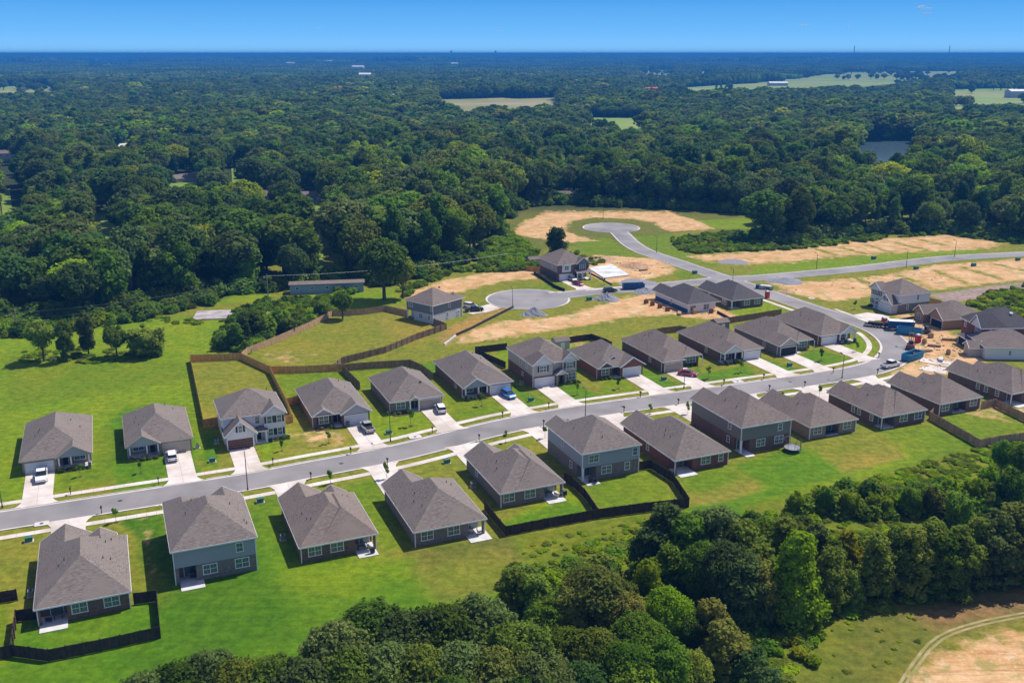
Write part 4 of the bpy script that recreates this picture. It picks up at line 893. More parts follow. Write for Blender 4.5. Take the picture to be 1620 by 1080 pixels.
S['L1'] = south_house('brown brick single storey house inside the near dark fence, patio at its left rear corner', (-65.7, 116.7), 21.0, wall='brick_brown', notch=('left', O, 4.1, 2.2), wins=((5.7, 2), (9.9, 2)), vents=((3.2, 7.5), (4.0, 8.2), (9.2, 7.4), (10.2, 7.8), (8.9, 14), (9.6, 13), (10.4, 14.4)), ac=(-1.1, 9.5, 'air conditioner on the shaded left side of the house in the near dark fence'))
S['L2'] = south_house('blue grey two storey house over brown brick with rear patio slab, no fence around it', (-50.3, 127.5), 18.3, 2, wall='brick_grey', upper='side_blue', notch=('mid', .95, 3.4, 2.0), wins=((5.4, 2), (10.1, 2)), uwins=((9.9, 1),), rw=(6.6, 12.4, 0.9), lw=(0, 5.8, -.3), lend='h', vents=((3, 8), (4.2, 11), (9.8, 9.2), (11.3, 4.4), (11.6, 3.8)), patio=(.9, 4.4, -1.9))
S['L3'] = south_house('single storey dark brick house with grill and covered patio at its right rear corner', (-32.9, 134.0), 19.0, wall='brick_brown', roof='roof_brown', notch=('right', 8.9, 12.6 - O, 2.5), wins=((2.5, 2), (6.0, 2)), lw=(0, 7.4, .2), rw=(6.2, 11.6, 1.0), strip_=True, vents=((2.5, 6), (3, 5.2), (2.2, 8.5), (10.5, 12), (9.6, 11.4)), ac=(-1.0, 9.2, 'air conditioner on the left side of the dark brick house with the grill'))
S['L4'] = south_house('single storey grey brick house with pale chair set on its right rear patio slab', (-15.7, 139.1), 19.3, wall='brick_grey', notch=('right', 9.4, 12.6 - O, 2.4), wins=((2.4, 2), (6.9, 2)), lw=(0, 7.6, .3), rw=None, mainback=2.2, vents=((2.4, 7.5), (3.2, 9.5), (3.0, 4.8), (9.7, 12), (10.4, 11.6)), patio=(9.0, 12.8, -1.9))
S['L5'] = south_house('single storey grey brick house inside the dark fence, left of the blue two storey', (-2.1, 153.2), 18.4, wall='brick_grey', notch=('right', 8.6, 12.6 - O, 2.4), wins=((1.9, 2), (5.9, 2)), lw=(0, 7.4, .0), rw=(7.0, 12.4, .6), strip_=True, vents=((3, 9), (2.2, 7), (10.0, 9.5)), ac=(-1.2, 10.2, 'air conditioner left of the house next to the blue two storey one'), wwins=((12.5, 1, 1),))
S['L6'] = south_house('pale blue two storey house with brick ground floor inside the long dark fence', (12.8, 163.8), 16.2, 2, wall='brick_grey', upper='side_blue', notch=('left', O, 3.2, 2.2), wins=((5.4, 2), (9.8, 1)), uwins=((2.7, 2), (11.4, 1)), wwins=((5.2, 1, 1), (9, 3.9, 1)), lw=(0, 5.0, .4), rw=(5.5, 10.5, -.8), mainback=1.4, vents=((2.5, 8.5), (5.5, 2.5)))
S['L7'] = south_house('single storey reddish brick house between the blue and the tallest two storey houses', (30.5, 167.4), 20.8, wall='brick_red', notch=('left', O, 4.3, 2.3), wins=((7.2, 2), (10.6, 1)), wwins=((10.5, 1, 1),), lw=(0, 7.6, .4), rw=None, mainback=2.4, vents=((3, 6.5), (3.4, 9), (2.6, 8)))
S['L8'] = south_house('tallest two storey house with taupe upper walls over dark brick, trampoline behind it', (45.0, 176.9), 18.6, 2, W=12.6, wall='brick_brown', upper='side_taupe', roof='roof_brown', notch=('left', O, 2.6, 2.2), wins=((5.2, 2), (9.6, 2)), uwins=((9.7, 1),), wwins=((4.6, 1.0, 1), (4.4, 3.9, 1)), lw=(0, 6.6, .0), rw=(5.2, 12.5, 1.0), vents=((3, 10), (3, 6)), chim=None)
S['L9'] = south_house('single storey tan brick house with recessed centre patio, right of the tallest two storey house', (60.9, 184.4), 17.3, wall='brick_tan', roof='roof_brown', notch=('mid', 4.5, 8.0, 1.8), wins=((2.4, 2), (10.0, 2)), lw=(0, 7.2, .2), rw=(6.8, 12.0, .5), patio=(4.6, 7.9, .2), vents=((3, 8),))
S['L10'] = south_house('single storey brown brick house with screened corner patio facing the largest open lawn', (77.7, 190.0), 17.4, wall='brick_brown', roof='roof_brown', notch=('left', O, 3.8, 2.3), wins=((6.4, 2), (10.4, 2)), wwins=((3.4, 1, 1), (7.2, 1, 1), (9, 1, 1)), lw=(0, 7.4, .0), rw=(6.6, 12.0, .6), patio=(.6, 3.8, .1), strip_=True, vents=((3, 8),))
S['L11'] = south_house('single storey dark brick house inside the brown fence at the right end of the lawns', (93.3, 198.0), 15.6, wall='brick_brown', roof='roof_brown', notch=('mid', 4.2, 8.2, 1.7), wins=((2.1, 2), (10.3, 2)), lw=(0, 7.2, .6), rw=(6.8, 12.2, .8), mainback=1.6, patio=(4.3, 8.1, .2), vents=((3, 8), (3.5, 9)))
S['L12'] = south_house('single storey dark brick house cut by the right edge, behind the brown fence', (112.2, 204.6), 19.0, wall='brick_brown', roof='roof_brown', notch=('left', O, 3.8, 2.2), wins=((6.4, 2), (10.4, 2)), wwins=((7.3, 1, 1), (9.6, 1, 1), (4.2, 1, 1)), lw=(0, 7.0, .3), rw=(5, 11, .8), vents=((3, 9), (2.4, 12)), strip_=True, drive=False)
S['L0'] = south_house('house mostly outside the left edge of the photo with furniture on its patio', (-84.6, 109.0), 20.0, wall='brick_brown', notch=('right', 9.0, 12.6 - O, 2.3), wins=((2.4, 2),), patio=(9, 13.0, -1.6))

# ---- the north row: fronts to the camera
def north_house(label, o, D, W=12.7, roof='roof_grey', wall='brick_tan', gside='R', plan='porch', gable='side_grey', garage_mat='door_white', open_=False, vents=(), shut=None, rot=TH, porch_w=6.2, ac=None, wwins=(), ewins=(), backporch=False):
    h = House(label, o, W, D, rot=rot, roof=roof, wall=wall, trim='white' if wall != 'brick_tan' else 'trim_tan')
    ze = 2.9; y0, y1 = O, D - O; X = (lambda x: x) if gside == 'R' else (lambda x: W - x)      # written for a garage at the right
    def xs(a, b_): a, b_ = X(a), X(b_); return (min(a, b_), max(a, b_))
    def poly(pts_): return pts_ if gside == 'R' else [(W - x, y) for x, y in reversed(pts_)]
    bl = []
    if plan == 'porch':                  # gabled porch on one half, garage under the hip
        h.walls(poly([(6.3, y0), (W - O, y0), (W - O, y1), (O, y1), (O, y0 + 1.9), (6.3, y0 + 1.9)]))
        a, b_ = xs(.03, porch_w + .3); bl = [(0, W, 0, D, ze, 'y', 'h', 'h'), (a, b_, -.55, 6.5, ze - .008, 'y', 'g', 'h')]
        for x in (.75, 3.9, 6.0): h.column(X(x), -.1 + O * .3, base=wall)
        h.slabpart(*xs(O, 6.3), -.2, y0 + 1.9, .14, 'porch_floor'); h.win('S', X(2.4), .85, n=2, at=y0 + 1.9, shut=shut, h=1.5); h.door(X(5.0), at=y0 + 1.9)
        gx = xs(6.9, 11.9); h.garage(sum(gx) / 2, mat=garage_mat, open_=open_)
    elif plan == 'twogable':             # small gable with window, recessed door, garage gable
        h.walls(poly([(O, y0 + .3), (4.6, y0 + .3), (4.6, y0 + 2.2), (6.3, y0 + 2.2), (6.3, y0 - .8), (W - O, y0 - .8), (W - O, y1), (O, y1)]))
        a, b_ = xs(.03, 4.9); c_, d_ = xs(5.9, W - .03)
        bl = [(0, W, .1, D, ze, 'y', 'h', 'h'), (a, b_, -.1, 5.2, ze - .008, 'y', 'g', 'h'), (c_, d_, -1.2, 7.5, ze - .012, 'y', 'g', 'h')]
        h.win('S', X(2.6), .8, n=2, at=y0 + .3, shut='black', h=1.6); h.door(X(5.4), at=y0 + 2.2); h.slabpart(*xs(4.6, 6.3), -.6, y0 + 2.2, .12, 'porch_floor')
        gx = xs(6.9, 11.8); h.garage(sum(gx) / 2, at=y0 - .8, mat=garage_mat)
    elif plan == 'hipdoor':              # plain hip, door recess under a little gable, brick garage right
        h.walls(poly([(O, y0), (4.7, y0), (4.7, y0 + 1.8), (6.7, y0 + 1.8), (6.7, y0 + .2), (W - O, y0 + .2), (W - O, y1), (O, y1)]))
        a, b_ = xs(4.3, 6.9); bl = [(0, W, 0, D, ze, 'y', 'h', 'h'), (a, b_, -.5, 3.2, ze - .01, 'y', 'g', 'h')]
        h.win('S', X(2.6), .9, n=2, h=1.5); h.door(X(5.7), at=y0 + 1.8); h.slabpart(*xs(4.7, 6.7), -.4, y0 + 1.8, .12, 'porch_floor'); h.column(X(4.6), -.1); h.column(X(6.6), -.1)
        gx = xs(7.0, 11.9); h.garage(sum(gx) / 2, at=y0 + .2, mat=garage_mat); h.boxvent(8.3, 3.9, ze + PIT * 3.9)
    elif plan == 'garagefront':          # garage wing forward, entry wing set back
        h.walls(poly([(O, y0 + 2.6), (4.9, y0 + 2.6), (4.9, y0 + 4.0), (6.6, y0 + 4.0), (6.6, y0), (W - O, y0), (W - O, y1), (O, y1)]))
        c_, d_ = xs(6.2, W - .02); a, b_ = xs(.02, 5.6)
        bl = [(0, W, 2.4, D, ze, 'y', 'h', 'h'), (c_, d_, 0, 9.0, ze - .008, 'y', 'h' if not open_ else 'g', 'h'), (a, b_, 2.0, 8.0, ze - .012, 'y', 'h', 'h')]
        h.win('S', X(2.7), .8, n=3, w=.9, at=y0 + 2.6, shut='green_plastic', h=1.6); h.door(X(5.7), at=y0 + 4.0); h.slabpart(*xs(4.9, 6.6), .6, y0 + 4.0, .12, 'porch_floor')
        gx = xs(7.0, 11.9); h.garage(sum(gx) / 2, at=y0, mat=garage_mat, open_=open_)
    elif plan == 'dormer':               # brick gables left and right with a dormer between
        h.walls(poly([(O, y0 + .4), (4.3, y0 + .4), (4.3, y0 + 2.4), (6.0, y0 + 2.4), (6.0, y0 - .6), (W - O, y0 - .6), (W - O, y1), (O, y1)]))
        a, b_ = xs(.02, 4.6); c_, d_ = xs(5.6, W - .02)
        bl = [(0, W, .1, D, ze, 'y', 'h', 'h'), (a, b_, 0, 5.5, ze - .008, 'y', 'g', 'h'), (c_, d_, -1.0, 7.6, ze - .012, 'y', 'g', 'h'), (4.0, 6.6, 2.2, 6.5, ze + 1.2, 'y', 'g', 'h')]
        h.walls([(4.25, 2.6), (6.35, 2.6), (6.35, 4), (4.25, 4)], ze + .2, ze + 1.2, 'side_slate', 'dormer_wall'); h.win('S', 5.3, ze + .9 - .5, w=.8, h=.8, at=2.58)
        h.win('S', X(2.4), .8, n=2, at=y0 + .4, h=1.5); h.door(X(5.1), at=y0 + 2.4); h.slabpart(*xs(4.3, 6.0), -.4, y0 + 2.4, .12, 'porch_floor')
        gx = xs(6.8, 11.7); h.garage(sum(gx) / 2, at=y0 - .6, mat=garage_mat)
    h.roof(bl, gable=gable)
    for u, z_, n_ in wwins: h.win('W', u, z_, n=n_, w=.9, h=1.2)
    h.corners([(O - .07, O + .9), (W - O + .07, O + .9)]); h.win('N', 4, .95, n=2); h.door(7.5, face='N', mat='glass', w=1.6)
    for x, y in vents: h.vents([(x, y, ze + PIT * min(x, W - x, y, D - y))])
    add_drive(o, rot, gx[0], gx[1], y0 - .1, -1)
    if ac: ac_unit(h, *ac)
    return h
S['U1'] = north_house('tan brick bungalow with grey porch gable and white pickup, leftmost of the north row', (-87.4, 147.2) if 0 else P(29.8, 730.4, 2.9), 21.3, gside='L', gable='side_blue', vents=((3.2, 9), (3.4, 10), (2.6, 8), (9, 13), (10.6, 11)), ewins=())
S['U2'] = north_house('single storey tan brick house with beige porch gable and one white car on its drive', P(197.6, 706.5, 2.9), 18.7, gside='R', gable='side_grey', garage_mat='door_tan', wall='brick_tan', vents=((2.2, 9), (2.6, 11), (3, 6), (8.5, 14), (10, 13.5)), ac=(13.4, 1.2, 'air conditioner on the right side of the beige porch gable house'))
S['U4'] = north_house('single storey brick house with black shuttered window, silver pickup on its drive', P(493.3, 659.1, 2.9), 19.3, plan='twogable', wall='brick_brown', roof='roof_grey', gable='side_grey', vents=((3, 12), (9, 14), (9.5, 10)))
S['U5'] = north_house('single storey tan house with plain hip roof, tan garage and white car on drive', P(616.5, 636.5, 2.9), 18.6, plan='hipdoor', wall='brick_grey', gable='side_beige', garage_mat='door_tan', vents=((2.5, 8), (8, 13), (9, 14)))
S['U6'] = north_house('single storey brown brick house with pale porch gable beside the bright blue car', P(731.9, 613.2, 2.9), 21.6, plan='porch', wall='brick_brown', gable='side_blue', vents=((3, 9), (8, 15), (9, 12)), wwins=((6, 1, 1),))
S['U8'] = north_house('single storey red brick house with a small blue roof dormer between two gables', P(946.5, 583.2, 2.9), 17.0, plan='dormer', wall='brick_red', roof='roof_grey', gable='brick_red', vents=((2.5, 7), (9, 12)))
S['U9'] = north_house('single storey dark brick house with tan garage wing and red car on drive', P(1049.4, 572.8, 2.9), 22.0, plan='garagefront', gside='L', wall='brick_brown', roof='roof_brown', garage_mat='door_tan', vents=((4, 14), (4.6, 15), (3.6, 15.5), (5, 14.4)), wwins=((7, .9, 1),))
S['U10'] = north_house('single storey brown brick house with pale porch gable and white garage, no car outside', P(1143.5, 558.5, 2.9), 22.0, plan='porch', wall='brick_brown', roof='roof_brown', gable='side_white', vents=((3, 9), (3.5, 6)), wwins=((8, .9, 1),))
S['U11'] = north_house('single storey brick house with its garage standing open, near the bend', P(1233.7, 547.6, 2.9), 21.0, plan='garagefront', gside='L', wall='brick_grey', roof='roof_brown', gable='side_beige', open_=True, vents=((4, 14), (4.6, 12)), wwins=((7, .9, 1),))
S['U12'] = north_house('single storey brick house with pale porch gable in the bend of the street', P(1298.5, 531.3, 2.9), 21.3, plan='porch', gside='L', wall='brick_brown', roof='roof_brown', gable='side_white', vents=((3.4, 13), (4.2, 14), (3.2, 9)))

# ---- two storey houses of the north side
o = P(348.7, 663, 5.7)
h = House('white two storey farmhouse style house with a brown garage door and black shutters', o, 13.0, 12.6, ze=5.7, roof='roof_grey', wall='side_white'); S['U3'] = h
h.walls([(O, O), (8.4, O), (8.4, O - .8), (12.6, O - .8), (12.6, 12.2), (O, 12.2)], 0, 5.62)
h.walls([(O + .2, -3.0), (6.0, -3.0), (6.0, O), (O + .2, O)], 0, 2.95, 'side_white', 'garage_wall')
h.roof([(0, 13.0, 0, 12.6, 5.7, 'x', 'h', 'h'), (7.9, 13.05, -1.2, 6, 5.68, 'y', 'g', 'h', .75), (.1, 6.6, -3.4, 2.0, 2.95, 'y', 'g', 'g', .95), (6.2, 9.0, -1.7, 1.2, 2.7, 'y', 'h', 'g', .3)], gable='side_white', pit=.6)
h.garage(3.2, at=-3.0, mat='door_brown'); h.win('S', 3.35, 3.55, w=.8, h=1.3, at=-3.04, shut='black', n=1)
h.win('S', 7.2, 3.6, at=O, w=.9); h.win('S', 9.5, 3.6, at=O - .8, shut='black'); h.win('S', 11.5, 3.6, at=O - .8, shut='black', w=.9); h.win('S', 9.6, .9, at=O - .8, shut='black'); h.win('S', 11.5, .9, at=O - .8, shut='black', w=.9)
h.door(7.3, at=O); h.column(6.5, -1.3, 2.55, .16); h.column(8.6, -1.3, 2.55, .16); h.slabpart(6.1, 8.9, -1.9, O, .13, 'porch_floor'); h.win('W', 6, 3.6); h.win('W', 5, 1)
h.vents([(10.5, 8, 8.2)]); add_drive(o, TH, .8, 5.7, -3.1, -1); ac_unit(h, -1.0, 1.5, 'air conditioner left of the white farmhouse style house')
MB().box(8.9, 13.1, -1.9, -.5, 0, .12).build('planting_bed', M['mulch'], h.root)

o = P(841.3, 577.5, 5.7)
h = House('two storey house with twin white gables and arched entry beside the blue car', o, 12.4, 16.0, ze=5.7, roof='roof_brown', wall='brick_brown'); S['U7'] = h
low = [(O, O - .5), (6.6, O - .5), (6.6, O + 1.0), (8.4, O + 1.0), (8.4, O), (12.0, O), (12.0, 15.6), (O, 15.6)]
h.walls(low, 0, 2.75, 'brick_brown'); h.walls([(O, O - .5), (5.4, O - .5), (5.4, O + .6), (8.2, O + .6), (8.2, O), (12.0, O), (12.0, 15.6), (O, 15.6)], 2.75, 5.62, 'side_beige', 'upper_wall')
h.roof([(0, 12.4, .2, 16, 5.7, 'y', 'h', 'h', .6), (.02, 5.8, -.5, 6, 5.69, 'y', 'g', 'h', .8), (7.8, 12.42, -.1, 5.5, 5.685, 'y', 'g', 'h', .9), (6.0, 8.9, -1.2, 1.2, 2.9, 'y', 'g', 'g', .7)], gable='side_white')
h.garage(3.3, at=O - .5); h.win('S', 2.9, 3.7, n=2, at=O - .54, shut='black', w=.9); h.win('S', 10.1, 3.6, n=2, shut='black', w=.9); h.win('S', 10.3, .7, n=3, w=.95, h=1.7); h.door(7.4, at=O + 1.0)
h.walls([(6.2, -.9), (6.6, -.9), (6.6, O + .6), (6.2, O + .6)], 0, 2.8, 'brick_tan', 'entry_pier'); h.walls([(8.3, -.9), (8.7, -.9), (8.7, O), (8.3, O)], 0, 2.8, 'brick_tan', 'entry_pier')
h.win('W', 4, 3.9, w=.7, h=.8); h.win('W', 7.5, 3.8, w=.8, h=1.1); h.win('W', 6.4, 1.2, w=.8, h=.9); h.corners([(O - .07, O - .4)]); ac_unit(h, -1.1, 3.4, 'air conditioner on the left side of the twin gable house')
add_drive(o, TH, .9, 5.9, O - .6, -1)

# ---- houses of the cul-de-sac
o = P(684.5, 483.8, 5.7)              # nearest corner, its sides run at 49 and 138 degrees
r_ = R(50)
h = House('two storey house with slate siding over white brick beside the big fenced lawn', o, 13.2, 11.8, rot=r_, ze=5.7, roof='roof_brown', wall='brick_pale'); S['C1'] = h
h.walls([(O, O), (12.8, O), (12.8, 11.4), (O + 1.9, 11.4), (O + 1.9, 8.4), (O, 8.4)], 0, 2.75); h.walls(h.rect(), 2.75, 5.62, 'side_slate', 'upper_wall')
h.roof([(0, 12.2, 0, 11.8, 5.7, 'x', 'h', 'h', .6), (9.5, 14.0, .03, 5.4, 5.69, 'x', 'h', 'h', .6)])
h.column(O + .15, 11.2, 2.7); h.win('W', 5.4, 1.0, n=2, w=.8); h.win('W', 2.0, 1.0, w=.8); h.win('W', 9.6, 3.9, n=2, w=.8); h.win('W', 1.0, 3.9, w=.7); h.win('S', 7.5, 3.9, w=.8); h.win('S', 6.6, .9, w=.7); h.win('S', 11.2, 1.0, w=.8, h=1)
h.corners([(O - .07, O - .07), (12.9, O - .07)]); h.garage(7, face='E', at=12.8); h.boxvent(8.2, 5.2, 9.0)
o = P(881.5, 419.8, 5.7)
h = House('two storey dark brick house with a shed at its left, two cars outside', o, 12.8, 16.0, rot=R(22.7), ze=5.7, roof='roof_brown', wall='brick_brown'); S['C2'] = h
h.walls([(O, O), (7, O), (7, O + 1.6), (12.4, O + 1.6), (12.4, 15.6), (O, 15.6)], 0, 2.75); h.walls([(O, O), (7, O), (7, O + .8), (12.4, O), (12.4, 15.6), (O, 15.6)], 2.75, 5.62, 'brick_brown', 'upper_wall')
MB().box(O - .03, O, O + .3, 15.5, 2.8, 5.5).build('side_siding', M['side_grey'], h.root)
h.roof([(0, 12.8, .3, 16, 5.7, 'y', 'h', 'h', .6), (7.4, 12.82, -.3, 5.2, 5.69, 'y', 'g', 'h', .8), (2.2, 5.2, -.5, 3.2, 5.66, 'y', 'h', 'h', .6), (7.0, 12.84, -1.6, 1.5, 2.8, 'x', 'g', 'g', .5)], gable='side_slate')
MB().box(2.0, 5.4, O - .35, O, 3.0, 5.5).build('bay', M['side_white'], h.root); h.win('S', 3.7, 3.7, n=2, at=O - .35, w=.8); h.win('S', 10, 3.6, n=3, w=.8, at=O); h.win('S', 10.5, .9, n=2, at=O + 1.6, w=.9)
h.garage(3.7); h.door(8.3, at=O + 1.6); [h.column(x, -1.2, 2.6, .14) for x in (7.3, 9.2, 12.4)]; h.win('W', 5, 3.9, w=.7); h.slabpart(7.1, 12.6, -1.5, O + 1.6, .12, 'porch_floor')
add_drive(o, R(22.7), 1.2, 6.3, O - .1, -1, name='west')
o = P(1088.0, 482.0, 2.9)
h = House('unfinished single storey house in pale wrap with brick pallets along its side', o, 12.0, 20.0, ze=2.9, roof='roof_dark', wall='side_white', rot=TH); S['C3'] = h
h.walls([(O, O), (9.6, O), (9.6, 2.2), (11.6, 2.2), (11.6, 19.6), (O, 19.6)]); MB().box(O - .06, O, O, 19.5, 0, 1.3).build('brick_course', M['navysteel'], h.root)
h.roof([(0, 12.0, 0, 18.0, 2.9, 'y', 'h', 'h'), (.02, 6.4, 10, 21.5, 2.89, 'y', 'h', 'g')], gable='wood'); h.win('S', 2.2, .7, n=2, frame='white', h=1.6); h.win('S', 7.0, .7, n=2, h=1.6); h.win('S', 10.4, .7, at=2.2, h=1.5); h.win('W', 10, .9, w=.8)
o = P(1157.8, 475.5, 2.9)
h = House('single storey brown brick house with green lawn on the corner lot by the crossing', o, 12.4, 19.2, ze=2.9, roof='roof_dark', wall='brick_brown', rot=TH); S['C4'] = h
h.walls([(3.8, O), (12.0, O), (12.0, 18.8), (O, 18.8), (O, 2.6), (3.8, 2.6)]); h.roof([(0, 12.4, 0, 17.4, 2.9, 'y', 'h', 'h'), (.02, 7, 9, 19.4, 2.89, 'y', 'h', 'g')], gable='side_grey'); h.column(O + .15, O + .15); h.win('S', 6.0, .9, n=2); h.win('S', 9.9, .9, n=2); h.win('W', 13, 1.0, w=.8); h.win('W', 4.5, .8, n=2); h.door(2.5, at=2.6, mat='glass', w=1.5); h.slabpart(.5, 3.7, .5, 2.6, .1)

# ---- east side of the bend: fronts turned towards the street (west)
r_ = R(21)
o = P(1423.0, 467.8, 5.7)
h = House('white two storey house with black shutters at the bend, bare lots behind it', o, 12.8, 13.0, rot=r_, ze=5.7, roof='roof_brown', wall='brick_grey'); S['E1'] = h; r_ = R(13)
h.walls([(O, O), (12.4, O), (12.4, 12.6), (O, 12.6)], 0, 2.75, 'brick_grey'); h.walls([(O, O), (12.4, O), (12.4, 12.6), (O, 12.6)], 2.75, 5.62, 'side_white', 'upper_wall')
h.walls([(-1.9, .6), (O, .6), (O, 6.2), (-1.9, 6.2)], 0, 2.95, 'brick_pale', 'garage_wall')
MB().box(O - .04, O, 6.3, 12.5, .05, 5.5).build('front_siding', M['side_white'], h.root)
h.roof([(0, 12.8, 0, 13, 5.7, 'x', 'h', 'h', .55), (-.5, 5, 7.5, 13.02, 5.69, 'x', 'g', 'h', .8), (-2.3, 1.5, .2, 6.6, 2.95, 'x', 'g', 'g', .9), (-1.5, 1.0, 6.4, 9.0, 2.75, 'x', 'h', 'g', .3)], gable='side_white')
h.garage(3.4, at=-1.9, face='W'); h.win('W', 3.4, 3.6, at=-1.94, w=.8, h=1.2, shut='black')
for u in (8.8, 10.2, 11.6): h.win('W', u, 3.6, w=.8, shut='black', at=O - .04)
for u in (10.2, 11.6): h.win('W', u, .8, w=.8, shut='black', at=O - .04)
h.door(7.7, face='W', at=O - .04); h.column(-1.2, 6.9, 2.6); h.column(-1.2, 8.7, 2.6); h.slabpart(-1.7, O, 6.4, 9.2, .12, 'porch_floor'); h.win('S', 7.7, 3.7, w=.8); h.win('S', 4, .9, w=.7)
o = P(1494.0, 506.5, 2.9)
h = House('single storey house of new orange tan brick under construction with open garage', o, 14.5, 13.5, rot=r_, ze=2.9, roof='roof_brown', wall='brick_orange'); S['E2'] = h
h.walls([(.1, O), (14.0, O), (14.0, 13.0), (2.6, 13.0), (2.6, 12.4), (-.9, 12.4), (-.9, 8.0), (2.6, 8.0), (2.6, 6.4), (.1, 6.4)])
h.roof([(0, 14.6, 0, 13.4, 2.9, 'x', 'h', 'h', .58), (-.5, 7, 0.02, 7.2, 2.89, 'x', 'g', 'h', .8), (-1.4, 7, 7.6, 12.8, 2.885, 'x', 'g', 'h', .85)], gable='brick_orange'); h.garage(3.3, face='W', at=.1, open_=True); h.win('W', 10.2, .7, n=2, at=-.9, w=.9, h=1.6)
o = P(1555.3, 519.5, 5.7)
h = House('two storey red brick house under construction with a white front gable, at the dirt yard', o, 15.0, 12.0, rot=R(3), ze=5.7, roof='roof_dark', wall='brick_red'); S['E3'] = h
h.walls([(O, O), (14.6, O), (14.6, 11.6), (O, 11.6)], 0, 5.62); h.walls([(-3.3, .7), (O, .7), (O, 6.0), (-3.3, 6.0)], 0, 2.6, 'brick_red', 'garage_wall')
h.roof([(0, 15, 0, 12, 5.7, 'x', 'h', 'h', .72), (-.6, 7, .02, 6.2, 5.69, 'x', 'g', 'h', 1.0), (-.2, 5, 7.8, 12.02, 5.685, 'x', 'h', 'h', .8), (-3.8, .6, .3, 6.4, 2.6, 'x', 'h', 'g', .35)], gable='side_white')
h.win('W', 3.0, 3.5, n=3, w=1.0, h=1.5); h.garage(3.3, 4.6, face='W', at=-3.3, open_=True); h.win('S', 2.4, 3.4, w=.5, h=1.7); h.win('W', 9.8, 3.6); h.door(7.2, face='W'); MB().tube((9.5, 4, 8.4), (9.5, 4, 8.9), .45, .45, 10).build('roof_vent', M['white'], h.root)
o = P(1559.5, 549.5, 3.3)
h = House('pale siding house cut by the right edge, next to the red brick one', o, 15.0, 12.0, rot=R(-3), ze=3.3, roof='roof_brown', wall='side_white'); S['E4'] = h
h.walls([(O, O), (14.6, O), (14.6, 11.6), (O, 11.6)], 0, 3.2, 'side_white'); h.walls([(-2.8, 2.6), (O, 2.6), (O, 6.4), (-2.8, 6.4)], 0, 2.4, 'side_beige', 'porch_wall')
h.roof([(0, 15, 0, 12, 3.3, 'x', 'h', 'h', .55), (-3.2, .6, 2.2, 6.8, 2.4, 'x', 'g', 'g', .6)], gable='side_beige'); h.win('S', 6.5, 1.2, w=.7, h=1.1)
HAZE_DENS = 2.1e-4
M['oldslab'] = noise_mat('old_concrete', (.22, .185, .17), (.50, .45, .44), .35, .95)
# ------------------------------------------------------------------ sidewalks and curbs
def inpoly(p, poly):
    ins = False; n = len(poly)
    for i in range(n):
        a, b_ = poly[i], poly[(i + 1) % n]
        if (a[1] > p[1]) != (b_[1] > p[1]) and p[0] < a[0] + (p[1] - a[1]) * (b_[0] - a[0]) / (b_[1] - a[1]): ins = not ins
    return ins
mp_ = ROADS['main'][0]; A_ = np.array(mp_)
def upto(pred): return [p for p in mp_ if pred(p)]
iL12 = int(np.argmin(np.hypot(*(A_ - P(1392, 578)).T))); iN = int(np.argmin(np.hypot(*(A_ - P(1222, 466)).T)))
for (lo, hi, part) in ((6.2, 7.6, mp_[:iN]), (-7.6, -6.2, mp_[:iL12])):
    tag(strip(part, lo, hi, .05, MB()).build('sidewalk', M['concrete']), kind='structure')
    a, n = nrm(part); j = MB(); acc = 0
    for i in range(0, len(a) - 1):
        j.bar(tuple(a[i] + n[i] * (lo + .02)), tuple(a[i] + n[i] * (hi - .02)), .06, .045, .054)
    tag(j.build('sidewalk_joints', M['metal_joint']), kind='structure')
def walkway(pts_, w=1.3, z=.058):
    tag(strip(smooth(PP(*pts_)), -w / 2, w / 2, z, MB()).build('sidewalk', M['concrete']), kind='structure')
walkway([(1321, 489), (1345, 498)]); walkway([(1345, 498), (1372, 507)], z=.062)
walkway([(895, 461), (868, 463)]); walkway([(926, 459.5), (997, 452.5)], z=.062)
tag(MB().poly([(*P(*q), .07) for q in ((1346, 499), (1372, 494.5), (1396, 498), (1408, 502), (1404, 506), (1385, 507), (1375, 510.5), (1358, 505))]).build('driveway', M['concrete']), kind='structure')
tag(MB().poly([(*P(*q), .072) for q in ((1360, 492), (1395, 487), (1422, 500), (1402, 506), (1385, 500))][::-1]).build('driveway', M['concrete']), kind='structure') if 0 else None
tag(MB().poly([(*P(*q), .07) for q in ((744, 489), (775, 481), (782, 484), (794, 487.5), (770, 494), (748, 497), (735, 494))]).build('driveway', M['concrete']), kind='structure')
tag(MB().poly([(*P(*q), .066) for q in ((1104, 437.5 + 20), (1120, 449), (1138, 451), (1128, 466))]).build('driveway', M['concrete']), kind='structure') if 0 else None
for q in (((1458, 566), (1512, 573), (1510, 582), (1455, 572)), ((1452, 583), (1470, 577), (1500, 583), (1496, 592), (1468, 588)),):
    tag(MB().poly([(*P(*a), .07 + .004 * q[0][0] % .01) for a in q]).build('driveway', M['concrete']), kind='structure')
cb = MB()
for k, (pt, hw) in ROADS.items():
    a, n = nrm(pt)
    for sg in (-1, 1):
        for i in range(len(a) - 1):
            p0 = a[i] + n[i] * sg * (hw + .58); p1 = a[i + 1] + n[i + 1] * sg * (hw + .58); m_ = (p0 + p1) / 2
            if any(road_dist(m_, o_) < ROADS[o_][1] + .5 for o_ in ROADS if o_ != k): continue
            if any(np.hypot(*(m_ - np.array(c))) < r for c, r in BULBS): continue
            if any(inpoly(m_, d) for d in DRIVES): continue
            cb.bar(tuple(p0), tuple(p1), .16, 0, .14)
